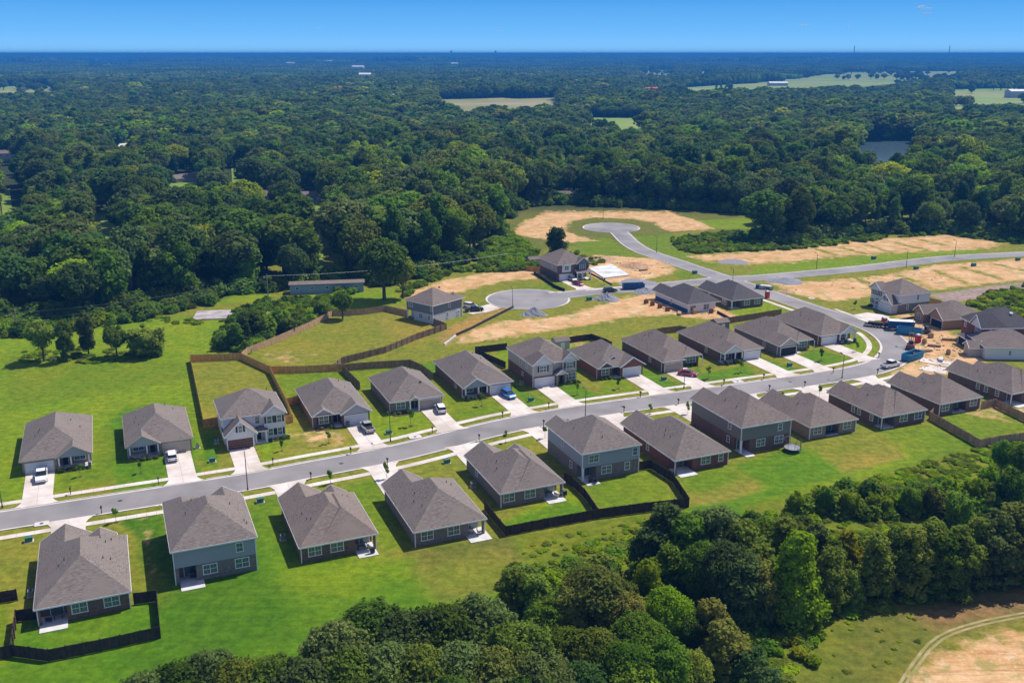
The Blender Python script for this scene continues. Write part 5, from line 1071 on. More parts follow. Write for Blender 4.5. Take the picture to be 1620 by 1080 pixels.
for c, r in BULBS:
    for t in range(60):
        p0 = np.array([c[0] + (r + .4) * math.cos(t * math.pi / 30), c[1] + (r + .4) * math.sin(t * math.pi / 30)]); p1 = np.array([c[0] + (r + .4) * math.cos((t + 1) * math.pi / 30), c[1] + (r + .4) * math.sin((t + 1) * math.pi / 30)])
        if any(road_dist(p0, o_) < ROADS[o_][1] + .6 for o_ in ROADS): continue
        cb.bar(tuple(p0), tuple(p1), .16, 0, .14)
tag(cb.build('curb', M['gutter']), kind='structure')

for i, (x, y, w_) in enumerate(((656.7, 691.5, 1.3), (1167, 604, 1.3), (66, 829, 1.1), (1284, 472.5, 1.0))):
    o = P(x, y); t = thing('storm_drain', ('pale concrete storm drain at the kerb right of the tan garage house lamp', 'pale concrete storm drain at the north kerb behind the tallest two storey house', 'pale concrete storm drain at the south kerb near the left edge', 'pale concrete storm drain on the verge of the side road')[i], 'storm drain', (o[0], o[1], 0), TH)
    MB().box(-w_, w_, -.8, .8, 0, .17).build('slab', M['gutter'], t); MB().tube((0, 0, .17), (0, 0, .19), .32, .32, 12).build('cover', M['pole'], t)
for i, (x, y) in enumerate(((190, 792), (540, 733), (985, 643), (1250, 604), (1418, 548), (985, 376), (850, 474), (1230, 438))):
    o = P(x, y); t = MB().tube((0, 0, 0), (0, 0, .012), .42, .42, 14).build('manhole_cover', M['pole']); t.location = (o[0], o[1], .045); tag(t, '%s round manhole cover of the estate roads, counted along the streets from the left' % ORD[i], 'manhole cover', 'manhole covers in the roads')
# ------------------------------------------------------------------ fences
post_me = MB().box(-.06, .06, -.06, .06, 0, 1.95)
POSTS = {}
def fence(label, pxs, mat, h=1.85, group=None, closed=False, posts_out=1):
    pts_ = [P(*q) for q in pxs]; o = pts_[0]
    r = thing('wooden_fence', label, 'fence', (o[0], o[1], 0), 0, group)
    mb = MB(); rs = random.Random(int(o[0] * 10)); rl = MB(); plist = []
    for i in range(len(pts_) - 1):
        a = np.array(pts_[i]) - o; b_ = np.array(pts_[i + 1]) - o; L = float(np.linalg.norm(b_ - a)); d = (b_ - a) / L; n = np.array([-d[1], d[0]]) * posts_out; k = max(1, int(L / .3)); st = L / k
        for j in range(k):
            off = n * rs.uniform(-.008, .008); hh = h + rs.uniform(-.03, .03); p0 = a + d * (j * st + .003) + off; p1 = a + d * ((j + 1) * st - .003) + off
            mb.bar(tuple(p0), tuple(p1), .03, .04, hh)
        for zz in (.4, 1.0, 1.55): rl.bar(tuple(a + n * .05), tuple(b_ + n * .05), .05, zz, zz + .09)
        kp = max(1, round(L / 2.5))
        for j in range(kp + (1 if i == len(pts_) - 2 else 0)): plist.append(a + d * (L * j / kp) + n * .09)
    mb.build('board_panel', M[mat], r); rl.build('rail', M[mat], r)
    if mat not in POSTS: POSTS[mat] = post_me.mesh('post', M[mat])
    for p in plist[:95]: link_mesh('post', POSTS[mat], r, (p[0], p[1], 0))
    return r
fence('bright orange cedar fence round the yard of the white farmhouse style house', [(346, 672), (323, 676), (301.5, 572), (382, 569), (427, 590), (452, 640), (463.5, 668), (452, 670)], 'fence_new')
fence('orange brown cedar fence between the big lawn and the garden of the black shuttered house', [(428, 590), (470, 590), (540, 586.5)], 'fence_new')
fence('short orange fence joining the black shuttered house to its left neighbour fence', [(454, 642), (474, 637)], 'fence_new')
fence('tan fence with posts showing along the outer left side of the big lawn', [(383, 568), (392, 560), (440, 541), (490, 519), (526, 500), (553, 499), (581, 497), (611, 492.4), (645, 500)], 'fence_tan', posts_out=1)
fence('brown fence from the slate and white two storey house down to the long garden fences', [(684, 507), (688, 514), (706, 521), (660, 537), (610, 558), (540, 576), (528, 586)], 'fence_brown')
fence('dark fence round the garden behind the plain hip roofed tan house', [(570, 616), (541, 587), (590, 583), (649, 579.5), (668, 588), (684, 600)], 'fence_brown')
fence('dark fence left of the twin gable house, behind the blue car house', [(800, 583), (770, 570), (752, 559), (802, 553)], 'fence_dark')
fence('dark fence behind the red brick dormer house', [(885, 545.5), (912, 541), (936, 538), (958, 546), (967, 551)], 'fence_dark')
fence('brown fence behind the dark brick house with the red car', [(1018, 535), (1047, 528), (1075, 525), (1085, 527)], 'fence_brown')
fence('olive brown fence behind the corner lot lawn', [(1120, 522), (1135, 514), (1171, 508.6), (1205, 503), (1236, 498)], 'fence_brown')
fence('near black stained fence round the yard nearest the camera at lower left', [(61, 979), (26, 983), (19, 1038), (78, 1046), (160, 1030), (255, 1009), (249, 951), (213, 955.5)], 'fence_dark')
fence('near black fence running off the left edge of the photo', [(28, 949), (0, 954), (-40, 961)], 'fence_dark')
fence('near black fence piece at the bottom left corner joining the yard fence', [(-60, 1076), (0, 1062.5), (40, 1053), (77, 1046)], 'fence_dark') if 0 else fence('near black fence piece at the bottom left corner joining the yard fence', [(-60, 1056), (-20, 1047), (18, 1039)], 'fence_dark')
fence('long dark fence enclosing the two gardens left and behind the blue two storey house', [(766, 806), (800, 848), (860, 836), (947, 820), (1020, 810), (1090, 802), (1064, 763), (1029, 741), (1010, 744)], 'fence_dark')
fence('dark dividing fence between the two gardens behind the blue two storey house', [(946, 819), (925, 788), (904, 768), (893, 762)], 'fence_dark')
fence('brown board fence round the garden at the right end of the lawns', [(1476, 658), (1470, 663), (1498, 679), (1530, 697), (1548, 708), (1580, 702), (1660, 692)], 'fence_tan', posts_out=-1)
fence('brown board fence between the last two garden houses at the right edge', [(1551, 647), (1573, 643), (1595, 654), (1640, 676)], 'fence_tan', posts_out=-1)
fence('yellow fence piece right of the white two storey house at the bend', [(1467, 479), (1488, 484), (1492, 492)], 'fence_new')
fence('orange fence round the yard of the two storey house with the shed', [(858, 431), (826, 427), (836, 414), (850, 412)], 'fence_new')
def silt(label, pxs, mat='black', h=.7):
    pts_ = [P(*q) for q in pxs]; o = pts_[0]; r = thing('silt_fence', label, 'silt fence', (o[0], o[1], 0)); mb = MB(); st = MB()
    for a, b_ in zip(pts_[:-1], pts_[1:]):
        mb.bar((a[0] - o[0], a[1] - o[1]), (b_[0] - o[0], b_[1] - o[1]), .35, 0, h)
        st.box(a[0] - o[0] - .05, a[0] - o[0] + .05, a[1] - o[1] - .3, a[1] - o[1] - .2, 0, h + .2)
    mb.build('fabric', M[mat], r); st.build('stake', M['wood'], r)
silt('black silt fence from the left cul-de-sac down to the bare strip', [(812, 487), (790, 498), (768, 509), (745, 521), (722, 531)])
silt('collapsed white silt fence at the left end of the bare strip', [(721, 532), (712, 539), (703, 546)], 'tarp', .5)
silt('black silt fence along the left side of the shed house lot', [(845, 434), (862, 444), (878, 455), (893, 461)], 'blackfab', 1.0)
silt('black silt fence on the left of the corner lot lawn', [(1135, 495), (1150, 503), (1160, 510)], 'blackfab')
silt('dark silt fence between the slab lot and the shed house lot', [(932, 432), (955, 444), (968, 451)], 'blackfab', .4)
silt('dark silt fence below the white two storey house at the bend', [(1400, 517), (1425, 507), (1462, 500)], 'blackfab', .6)

# ------------------------------------------------------------------ vehicles
WH = MB().tube((-.12, 0, 0), (.12, 0, 0), .36, .36, 14)
TY = WH.mesh('tyre', M['tyre']); RM = MB().tube((-.135, 0, 0), (.135, 0, 0), .2, .2, 10).mesh('rim', M['rim'])
def paint(name, c, met=.2): m = flat_mat(name, c, .25, .5, met, coat=.6); return m
PAINT = dict(white=paint('car_white', (.78, .78, .78), 0), silver=paint('car_silver', (.42, .41, .40)), blue=paint('car_blue', (.01, .16, .55)), red=paint('car_red', (.33, .012, .035)), black=paint('car_black', (.02, .02, .022)), grey=paint('car_grey', (.10, .10, .11)))
def loft(mb, secs):                    # secs: (y, half width low, half width top, z0, z1)
    for a, b_ in zip(secs[:-1], secs[1:]):
        mb.hexa([(-a[1], a[0], a[3]), (a[1], a[0], a[3]), (b_[1], b_[0], b_[3]), (-b_[1], b_[0], b_[3])], [(-a[2], a[0], a[4]), (a[2], a[0], a[4]), (b_[2], b_[0], b_[4]), (-b_[2], b_[0], b_[4])])
def vehicle(kind, col, loc, heading, label, cat=None, group=None):
    """nose towards +y of the vehicle, heading = direction of the nose"""
    Lh, w = dict(pickup=(2.85, .98), suv=(2.35, .93), sedan=(2.35, .90))[kind]
    t = thing({'pickup': 'pickup_truck', 'suv': 'parked_car', 'sedan': 'parked_car'}[kind], label, cat or ('pickup truck' if kind == 'pickup' else 'car'), (loc[0], loc[1], .08), heading - math.pi / 2, group)
    m = PAINT[col]; b_ = MB(); g = MB(); rf = MB()
    if kind == 'pickup':
        loft(b_, [(-Lh, w * .94, w * .94, .5, 1.02), (-Lh + .12, w, w * .97, .42, 1.08), (-.75, w, w * .97, .38, 1.1), (1.2, w, w * .96, .38, 1.12), (Lh - .35, w, w * .93, .4, 1.06), (Lh, w * .88, w * .84, .48, .92)])
        loft(g, [(-.80, w * .93, w * .80, 1.09, 1.72), (-.70, w * .94, w * .80, 1.09, 1.76), (.75, w * .94, w * .80, 1.1, 1.76), (1.45, w * .92, w * .86, 1.1, 1.16)])
        loft(rf, [(-.76, w * .77, w * .77, 1.75, 1.81), (.7, w * .77, w * .77, 1.75, 1.81)])
        bed = MB(); bed.box(-w * .82, w * .82, -Lh + .16, -.86, 1.06, 1.13)
        wy = 1.75
    elif kind == 'suv':
        loft(b_, [(-Lh, w * .92, w * .90, .5, .98), (-Lh + .15, w, w * .96, .38, 1.02), (1.1, w, w * .96, .36, 1.05), (Lh - .35, w * .98, w * .9, .38, .98), (Lh, w * .85, w * .8, .46, .78)])
        loft(g, [(-Lh + .12, w * .92, w * .74, 1.0, 1.1), (-Lh + .5, w * .93, w * .78, 1.0, 1.58), (.55, w * .93, w * .78, 1.03, 1.62), (1.35, w * .9, w * .84, 1.03, 1.08)])
        loft(rf, [(-Lh + .42, w * .74, w * .74, 1.57, 1.62), (-.4, w * .76, w * .76, 1.62, 1.68), (.5, w * .76, w * .74, 1.6, 1.66)]); wy = 1.42
    else:
        loft(b_, [(-Lh, w * .9, w * .86, .46, .84), (-Lh + .2, w, w * .93, .34, .93), (-1.2, w, w * .95, .32, .95), (1.0, w, w * .95, .32, .93), (Lh - .3, w * .97, w * .88, .34, .8), (Lh, w * .82, w * .78, .42, .62)])
        loft(g, [(-1.75, w * .88, w * .8, .93, .97), (-1.0, w * .9, w * .7, .93, 1.36), (.25, w * .9, w * .7, .93, 1.4), (1.15, w * .88, w * .82, .91, .95)])
        loft(rf, [(-1.0, w * .68, w * .68, 1.36, 1.41), (.25, w * .68, w * .68, 1.39, 1.44)]); wy = 1.4
    b_.build('body', m, t); g.build('car_window', M['carglass'], t); rf.build('roof', m, t)
    if kind == 'pickup': bed.build('truck_bed', M['black'], t)
    for y in (-wy, wy):
        for x in (-w + .1, w - .1):
            o_ = link_mesh('wheel', TY, t, (x, y, .36)); link_mesh('rim', RM, o_)
    for x in (-w * .66, w * .66):
        MB().box(x - .18, x + .18, Lh - .1, Lh + .02, .62, .78).build('headlight', M['lightclear'], t); MB().box(x - .14, x + .14, -Lh - .02, -Lh + .08, .68, .92).build('taillight', M['lightred'], t)
    MB().box(-w * .9, w * .9, Lh - .1, Lh + .06, .3, .46).build('bumper', M['grey_bumper'], t)
    MB().box(-w * .9, w * .9, -Lh - .06, -Lh + .1, .34, .5).build('bumper', M['grey_bumper'], t)
    for x in (-w - .1, w + .1): MB().box(x - .1, x + .1, .95, 1.1, 1.0, 1.16).build('mirror', m, t)
    return t
M['grey_bumper'] = flat_mat('bumper_grey', (.10, .10, .105), .6)
DN = TH - math.pi / 2; UPW = TH + math.pi / 2
vehicle('pickup', 'white', P(66.5, 757), DN, 'white pickup truck nose out on the drive of the leftmost north house')
vehicle('suv', 'white', P(272.5, 726), UPW, 'white car on the drive of the beige porch gable house')
vehicle('pickup', 'silver', P(581, 680), UPW + .05, 'silver pickup truck with a dark bed on the drive by the white garage')
vehicle('suv', 'white', P(697, 650.5), UPW - .12, 'white sport utility car on the drive of the tan garage house')
vehicle('suv', 'blue', P(804, 628), DN + .12, 'bright blue car on the drive left of the twin gable house')
vehicle('sedan', 'red', P(1088, 594), DN + .75, 'dark red sedan on the drive of the dark brick house')
vehicle('pickup', 'white', P(1409, 580.5), TH + .12, 'white pickup truck driving on the street at the bend')
vehicle('suv', 'white', P(744, 487), R(-35), 'white car beside a dark pickup at the left cul-de-sac house')
vehicle('pickup', 'black', P(750, 492.5), R(15), 'black pickup truck on the drive of the left cul-de-sac house')
vehicle('suv', 'silver', P(905, 444), R(22.7 - 90), 'silver car closest to the garage of the shed house')
vehicle('sedan', 'red', P(914, 451), R(22.7 - 75), 'red car behind the silver one on the shed house drive')
vehicle('suv', 'black', P(965, 462), R(15), 'black car parked on the road near the dark blue dumpster')
# flatbed with a wrapped load by the bend
def flatbed(px, py, hd, label, lab2='flatbed trailer'):
    t = thing('flatbed_trailer', label, lab2, P(px, py) + (.05,), hd); f = MB().box(-3.6, 3.6, -1.1, 1.1, .62, .82); f.box(-3.6, 3.6, -1.12, -1.06, .82, .95); f.build('deck', M['black'], t)
    MB().box(-2.6, 1.6, -.9, .9, .84, 1.35).build('load', M['blackfab'], t); MB().box(1.9, 3.2, -.8, .8, .84, 1.7).build('tool_box', M['black'], t)
    for x in (-1.2, -.3, .6):
        for y in (-1.15, 1.15): o_ = link_mesh('wheel', TY, t, (x, y, .36), math.pi / 2); link_mesh('rim', RM, o_)
    return t
flatbed(1388, 517, R(-25), 'long dark flatbed trailer with a covered load at the kerb of the bend')
t = thing('enclosed_trailer', 'dark enclosed cargo trailer with a white roof beside the open blue dumpster', 'trailer', P(1425, 522) + (.05,), R(-12))
MB().box(-3.6, 3.4, -1.15, 1.15, .55, 2.7).build('cargo_box', M['navysteel'], t); MB().box(-3.62, 3.42, -1.17, 1.17, 2.7, 2.82).build('roof', M['white'], t); MB().box(3.4, 4.6, -.06, .06, .5, .62).build('tow_bar', M['black'], t)
for x in (-.6, .3):
    for y in (-1.2, 1.2): o_ = link_mesh('wheel', TY, t, (x, y, .36), math.pi / 2); link_mesh('rim', RM, o_)
t = thing('utility_trailer', 'small open trailer with a white load by the red toilet near the crossing', 'trailer', P(1212, 457.5) + (.05,), R(-25))
MB().box(-2.4, 2.4, -1, 1, .5, .75).build('deck', M['black'], t); MB().box(-1.9, 1.6, -.8, .8, .77, 1.3).build('load', M['tarp'], t); MB().box(-3.4, -2.4, -.7, .9, .2, 1.3).build('tool_box', M['navysteel'], t)
for y in (-1.05, 1.05): o_ = link_mesh('wheel', TY, t, (0, y, .36), math.pi / 2); link_mesh('rim', RM, o_)
def dumpster(px, py, hd, mat, label, L=6.6):
    t = thing('roll_off_dumpster', label, 'dumpster', P(px, py) + (.12,), hd, 'roll off dumpsters'); mb = MB(); l = L / 2
    mb.box(-l, l, -1.2, 1.2, .1, .22); mb.box(-l, l, -1.2, -1.1, .22, 1.75); mb.box(-l, l, 1.1, 1.2, .22, 1.75); mb.box(-l, -l + .1, -1.1, 1.1, .22, 1.75); mb.box(l - .1, l, -1.1, 1.1, .22, 1.75); mb.build('bin', M[mat], t)
    rb = MB()
    for i in range(9):
        x = -l + .25 + i * (L - .5) / 8
        for y in (-1.26, 1.2): rb.box(x - .06, x + .06, y, y + .06, .15, 1.7)
    rb.box(-l - .05, l + .05, -1.3, -1.18, 1.7, 1.82); rb.box(-l - .05, l + .05, 1.18, 1.3, 1.7, 1.82); rb.build('rib', M[mat], t)
    rs = random.Random(px); q = MB()
    for i in range(26):
        x = rs.uniform(-l + .5, l - .8); y = rs.uniform(-.8, .8); s_ = rs.uniform(.15, .5); z_ = rs.uniform(.5, 1.2); q.hexa([(x - s_, y - s_ * .5, z_ - .3), (x + s_, y - s_ * .6, z_ - .3), (x + s_, y + s_ * .5, z_ - .2), (x - s_, y + s_ * .5, z_ - .3)], [(x - s_, y - s_ * .5, z_ + .1), (x + s_ * .8, y - s_ * .5, z_ + .25), (x + s_, y + s_ * .5, z_), (x - s_, y + s_ * .4, z_ + .2)])
    tag(q.build('rubbish', M['rubble'], t), kind='stuff'); return t
dumpster(1438, 529, R(-27), 'bluesteel', 'bright blue ribbed dumpster standing on the street beside the enclosed trailer')
dumpster(1443, 568, R(38), 'bluesteel', 'bright blue dumpster heaped with rubbish nearest the white street pickup')
dumpster(1002, 457, R(8), 'navysteel', 'dark blue dumpster on the cul-de-sac road near the unfinished wrapped house', 7.2)
def toilet(px, py, label, hd=.3):
    t = thing('portable_toilet', label, 'portable toilet', P(px, py) + (.05,), hd, 'red portable toilets'); MB().box(-.58, .58, -.58, .58, .08, 2.1).build('cabin', M['redplastic'], t); MB().hexa([(-.62, -.62, 2.1), (.62, -.62, 2.1), (.62, .62, 2.1), (-.62, .62, 2.1)], [(-.4, -.4, 2.38), (.4, -.4, 2.38), (.4, .4, 2.38), (-.4, .4, 2.38)]).build('roof', M['tarp'], t)
    d = MB().box(-.42, .42, -.62, -.58, .15, 1.95).build('door', M['redplastic'], t); MB().box(.28, .34, -.65, -.62, 1.0, 1.12).build('handle', M['black'], d); MB().box(-.6, .6, -.6, .6, 0, .08).build('skid', M['black'], t)
toilet(1213.5, 471, 'red portable toilet at the kerb near the crossing by the corner lot'); toilet(1398, 514, 'red portable toilet behind the dark flatbed trailer'); toilet(1451.5, 541.5, 'red portable toilet in the dirt yard right of the street dumpster')
t = thing('skid_steer', 'small skid steer machine in the dirt yard by the brick house under construction', 'machine', P(1465, 527) + (.02,), R(20))
MB().box(-1.1, .9, -.7, .7, .4, 1.1).build('body', M['grey_bumper'], t); c_ = MB().box(-.4, .6, -.5, .5, 1.1, 2.0); c_.build('cab', M['carglass'], t); MB().hexa([(.9, -.8, .1), (1.7, -.8, .05), (1.7, .8, .05), (.9, .8, .1)], [(.9, -.8, .7), (1.2, -.8, .7), (1.2, .8, .7), (.9, .8, .7)]).build('bucket', M['metal'], t)
for x in (-.6, .5):
    for y in (-.85, .85): link_mesh('wheel', TY, t, (x, y, .36), math.pi / 2)
def pile(name, label, px, py, r, h, mat, cat):
    me = MB(); rs = np.random.default_rng(int(px)); n_ = 26; rings = 7; o = P(px, py); V = []
    for i in range(rings + 1):
        f = i / rings; z_ = h * (1 - f) ** 1.15
        for j in range(n_): a = 6.283 * j / n_; rr = r * f * (1 + .12 * math.sin(3 * a + px) + rs.uniform(-.05, .05)); V.append((rr * math.cos(a), rr * math.sin(a) * .85, z_ + (rs.uniform(-.06, .08) * h if 0 < i < rings else 0) - (.05 if i == rings else 0)))
    me.v = V
    for i in range(rings):
        for j in range(n_): k = (j + 1) % n_; me.f.append((i * n_ + j, (i + 1) * n_ + j, (i + 1) * n_ + k, i * n_ + k))
    ob = me.build(name, M[mat]); ob.location = (o[0], o[1], 0); tag(ob, label, cat); return ob
pile('gravel_pile', 'dark gravel heap beside the left cul-de-sac road edge', 845, 497, 4.2, 2.3, 'gravel', 'gravel pile')
pile('gravel_pile', 'dark gravel heap on the verge below the parked black car', 960, 473, 4.6, 2.2, 'gravel', 'gravel pile')
pile('gravel_pile', 'gravel heap beside the unfinished wrapped house', 1020, 462, 4.5, 1.6, 'gravel', 'gravel pile')
pile('gravel_pile', 'flat spread of gravel in front of the white slab', 1008, 447, 7, .7, 'gravel', 'gravel pile')
pile('gravel_pile', 'gravel heap by the road right of the crossing', 1243, 445, 6.5, 1.3, 'gravel', 'gravel pile')
pile('gravel_pile', 'flat gravel patch on the bare lot above the crossing', 1160, 414, 6.5, .12, 'gravel', 'gravel pile')
pile('dirt_pile', 'long dirt heap behind the white slab', 948, 410, 7, 1.4, 'dirtpile', 'dirt pile')
pile('dirt_pile', 'dirt heap with debris right of the white slab', 1005, 421, 6, 1.6, 'dirtpile', 'dirt pile')
pile('dirt_pile', 'small dirt heap on the lot below the street east of the crossing', 1244, 461, 3.0, .8, 'dirtpile', 'dirt pile')
tag(MB().prism([P(931, 425), P(968, 419), P(996, 436), P(955, 441)], 0, .35).build('foundation_slab', M['slabwhite']), 'fresh white concrete foundation slab right of the two storey house with the shed', 'foundation slab')
tag(MB().prism([P(304, 507), P(312, 493), P(395, 490), P(424, 491), P(424, 496), P(398, 503)], 0, .3).build('old_slab', M['oldslab']), 'weathered pale slab of a demolished building in the grass below the wood', 'old slab')
def pallet(px, py, label, mat='brick_red', g='pallets of brick at the unfinished wrapped house'):
    t = thing('brick_pallet', label, 'pallet', P(px, py) + (.0,), random.uniform(0, 1)); m_ = MB(); [m_.box(-.6, .6, y, y + .18, 0, .15) for y in (-.6, -.2, .25)]; m_.build('pallet_base', M['wood'], t); MB().box(-.55, .55, -.55, .5, .16, 1.15).box(-.3, .5, -.4, .4, 1.16, 1.4).build('brick_stack', M[mat], t); t['group'] = g
for i, (x, y) in enumerate(((1022, 480), (1032, 483), (1044, 487), (1056, 492), (1098, 496), (1125, 495))): pallet(x, y, '%s pallet of bricks from left at the unfinished wrapped house' % ORD[i], 'brick_red' if i != 4 else 'wood')
for i, (x, y) in enumerate(((1462, 543), (1472, 534), (1500, 560))): pallet(x, y, '%s pallet of bricks from left in the dirt yard at the bend' % ORD[i], 'brick_orange', 'pallets in the dirt yard')
t = thing('forklift', 'site forklift with a tall pale mast behind the rubbish filled dumpster', 'forklift', P(1440, 552) + (.05,), R(70)); MB().box(-1.3, 1.1, -.9, .9, .5, 1.4).build('body', M['brick_red'], t); MB().box(1.1, 1.25, -.6, -.45, .2, 4.2).box(1.1, 1.25, .45, .6, .2, 4.2).box(1.1, 1.25, -.45, .45, 2.0, 2.2).box(1.1, 1.25, -.45, .45, 4.0, 4.2).build('mast', M['wood'], t)
MB().box(-.5, .5, -.6, .6, 1.4, 2.3).build('cab', M['carglass'], t)
for x in (-.8, .8):
    for y in (-.95, .95): link_mesh('wheel', TY, t, (x, y, .36), math.pi / 2)

def lumber(px, py, label, L=3.2, mat='wood'):
    t = thing('lumber_stack', label, 'lumber stack', P(px, py) + (0,), random.uniform(0, 3)); m_ = MB()
    for k in range(5):
        for j in range(4): m_.box(-L / 2 + random.uniform(-.1, .1), L / 2 + random.uniform(-.1, .1), -.5 + k * .22, -.32 + k * .22, .12 + j * .14, .23 + j * .14)
    m_.build('boards', M[mat], t); b2 = MB(); [b2.box(x, x + .1, -.55, .6, 0, .11) for x in (-L / 3, L / 3)]; b2.build('bearer', M['wood'], t)
lumber(1478, 548, 'stack of boards in the dirt yard near the orange brick house'); lumber(1500, 538, 'stack of boards in the dirt yard near the red brick house'); lumber(1488, 570, 'pale stack of boards at the lower end of the dirt yard', mat='tarp'); lumber(1463, 556, 'stack of boards beside the red toilet in the dirt yard'); lumber(1075, 497, 'stack of boards before the unfinished wrapped house'); lumber(1018, 428, 'stack of boards right of the white slab')
dq = MB(); rs = random.Random(5)
for zone_, n_ in ((((1432, 505), (1475, 508), (1515, 545), (1545, 572), (1500, 590), (1450, 592), (1442, 560)), 210), (((1010, 470), (1060, 495), (1130, 500), (1120, 492), (1060, 488)), 60), (((930, 408), (1060, 414), (1050, 436), (960, 446)), 70), (((1230, 450), (1500, 430), (1470, 455), (1280, 468)), 40)):
    q = PP(*zone_); xs_ = [a_[0] for a_ in q]; ys_ = [a_[1] for a_ in q]; k = 0
    while k < n_:
        x, y = rs.uniform(min(xs_), max(xs_)), rs.uniform(min(ys_), max(ys_))
        if not inpoly((x, y), q): continue
        k += 1; a_ = rs.uniform(0, 3.14); l = rs.choice((.15, .25, .5, 1.1)); w_ = rs.uniform(.06, .25); h_ = rs.uniform(.05, .25); dq.bar((x, y), (x + l * math.cos(a_), y + l * math.sin(a_)), w_, 0, h_)
tag(dq.build('debris', M['rubble']), 'scattered offcuts and rubble on the building lots', 'debris', kind='stuff')
# ------------------------------------------------------------------ poles, mailboxes, cabinets
def lamp(px, py, pytop, label, arm=1):
    b_ = P(px, py); h = 3.0
    while h < 14 and project(b_[0], b_[1], h)[1] > pytop: h += .1
    t = thing('street_lamp', label, 'street lamp', (b_[0], b_[1], 0), TH + arm * math.pi / 2, 'street lamps of the estate')
    MB().tube((0, 0, 0), (0, 0, .5), .16, .13, 8).tube((0, 0, .5), (0, 0, h - .2), .10, .065, 8).build('pole', M['pole'], t)
    MB().tube((0, 0, h - .25), (1.0, 0, h - .05), .045, .04, 6).build('arm', M['pole'], t); MB().hexa([(.8, -.16, h - .12), (1.6, -.14, h - .12), (1.6, .14, h - .12), (.8, .16, h - .12)], [(.85, -.12, h + .05), (1.5, -.1, h + .02), (1.5, .1, h + .02), (.85, .12, h + .05)]).build('lamp_head', M['pole'], t)
for x, y, y2, l_ in ((392, 775, 713, 'black street lamp in front of the farmhouse style house, near the blue grey two storey'), (4, 803, 769, 'black street lamp at the left edge of the photo'), (617.8, 698, 655, 'black street lamp in front of the tan garage house'), (926, 660, 616, 'black street lamp in front of the twin gable house'), (1082, 614, 594, 'short black street lamp in front of the dark brick house with red car'),
    (1332, 598, 560, 'black street lamp near the bend, in front of the pale gable house'), (811, 487, 455, 'black street lamp at the edge of the left cul-de-sac'), (954, 347, 327, 'street lamp behind the far cul-de-sac'), (1038.5, 400, 374, 'street lamp along the curved road to the far cul-de-sac'), (1159, 448, 424, 'street lamp at the crossing'),
    (1291.5, 425, 401, 'leftmost street lamp along the straight road east'), (1433.5, 423, 395, 'middle street lamp along the straight road east'), (1510, 406, 380, 'rightmost street lamp along the straight road east'), (1441, 545, 500, 'thin pole in the dirt yard beside the enclosed trailer')): lamp(x, y, y2, l_)
def upole(px, py, pytop, label):
    b_ = P(px, py); h = 5.0
    while h < 16 and project(b_[0], b_[1], h)[1] > pytop: h += .1
    t = thing('utility_pole', label, 'utility pole', (b_[0], b_[1], 0), .6); MB().tube((0, 0, -.2), (0, 0, h), .2, .13, 8).build('pole', M['metal'], t); MB().box(-1.1, 1.1, -.06, .06, h - .8, h - .68).build('crossarm', M['metal'], t)
    for x in (-1, 0, 1): MB().tube((x, 0, h - .68), (x, 0, h - .45), .05, .04, 6).build('insulator', M['white'], t)
    return (b_[0], b_[1], h)
p1 = upole(28, 522, 492, 'wooden utility pole behind the five lone trees at left'); p2 = upole(425.5, 484, 434, 'grey utility pole left of the blue trailer'); p3 = upole(181, 338, 312, 'pale utility pole in a gap of the left wood')
def wire(a, b_, sag, label):
    mb = MB(); n_ = 24; pv = None
    for i in range(n_ + 1):
        f = i / n_; p = tuple(a[k] + (b_[k] - a[k]) * f for k in range(3)); p = (p[0], p[1], p[2] - sag * 4 * f * (1 - f))
        if pv: mb.tube(pv, p, .022, .022, 4)
        pv = p
    tag(mb.build('power_line', M['metal']), label, 'power line')
wire((p1[0], p1[1], p1[2] - .5), (p2[0], p2[1], p2[2] - .5), 1.6, 'upper power line between the left pole and the pole by the trailer'); wire((p1[0] + .4, p1[1], p1[2] - 2.2), (p2[0], p2[1], p2[2] - 2.2), 2.0, 'lower power line between the left pole and the pole by the trailer')
wire((p1[0], p1[1], p1[2] - .5), (p1[0] - 60, p1[1] - 22, p1[2] - .5), 1.2, 'power line running off the left edge'); wire((p2[0], p2[1], p2[2] - .5), (p2[0] + 75, p2[1] + 40, p2[2] - 1.5), 1.5, 'power line vanishing into the wood right of the trailer pole')
def mailbox(px, py, i, side):
    t = thing('mailbox', '%s mailbox from left along the %s kerb of the street' % (ORD[i] if i < 20 else 'last', side), 'mailbox', P(px, py) + (0,), TH + random.uniform(-.1, .1), 'kerbside mailboxes')
    MB().box(-.06, .06, -.06, .06, 0, 1.15).build('post', M['black'], t); MB().box(-.13, .13, -.28, .28, 1.1, 1.32).tube((0, -.28, 1.32), (0, .28, 1.32), .13, .13, 8).build('box', M['black'], t); f = MB().box(.14, .17, -.05, .02, 1.2, 1.5).build('flag', M['redplastic'], t)
for i, (x, y) in enumerate(((112, 782), (251, 766), (432, 735), (555, 718), (684, 685), (795, 661), (868, 646), (1013, 628), (1145, 609), (1208, 600), (1318, 590), (1390, 566))): mailbox(x, y, i, 'north')
for i, (x, y) in enumerate(((161, 812), (492, 758), (613, 735), (758, 697), (860, 674), (987, 652), (1073, 640), (1217, 618), (1273, 612), (1388, 592))): mailbox(x, y, i, 'south')
def cabinet(px, py, label, s=1.0):
    t = thing('utility_cabinet', label, 'utility cabinet', P(px, py) + (0,), TH, 'green utility cabinets'); MB().box(-.7 * s, .7 * s, -.6 * s, .6 * s, 0, .08).build('pad', M['concrete'], t); MB().box(-.55 * s, .55 * s, -.45 * s, .45 * s, .08, .85 * s).build('casing', M['green_plastic'], t)
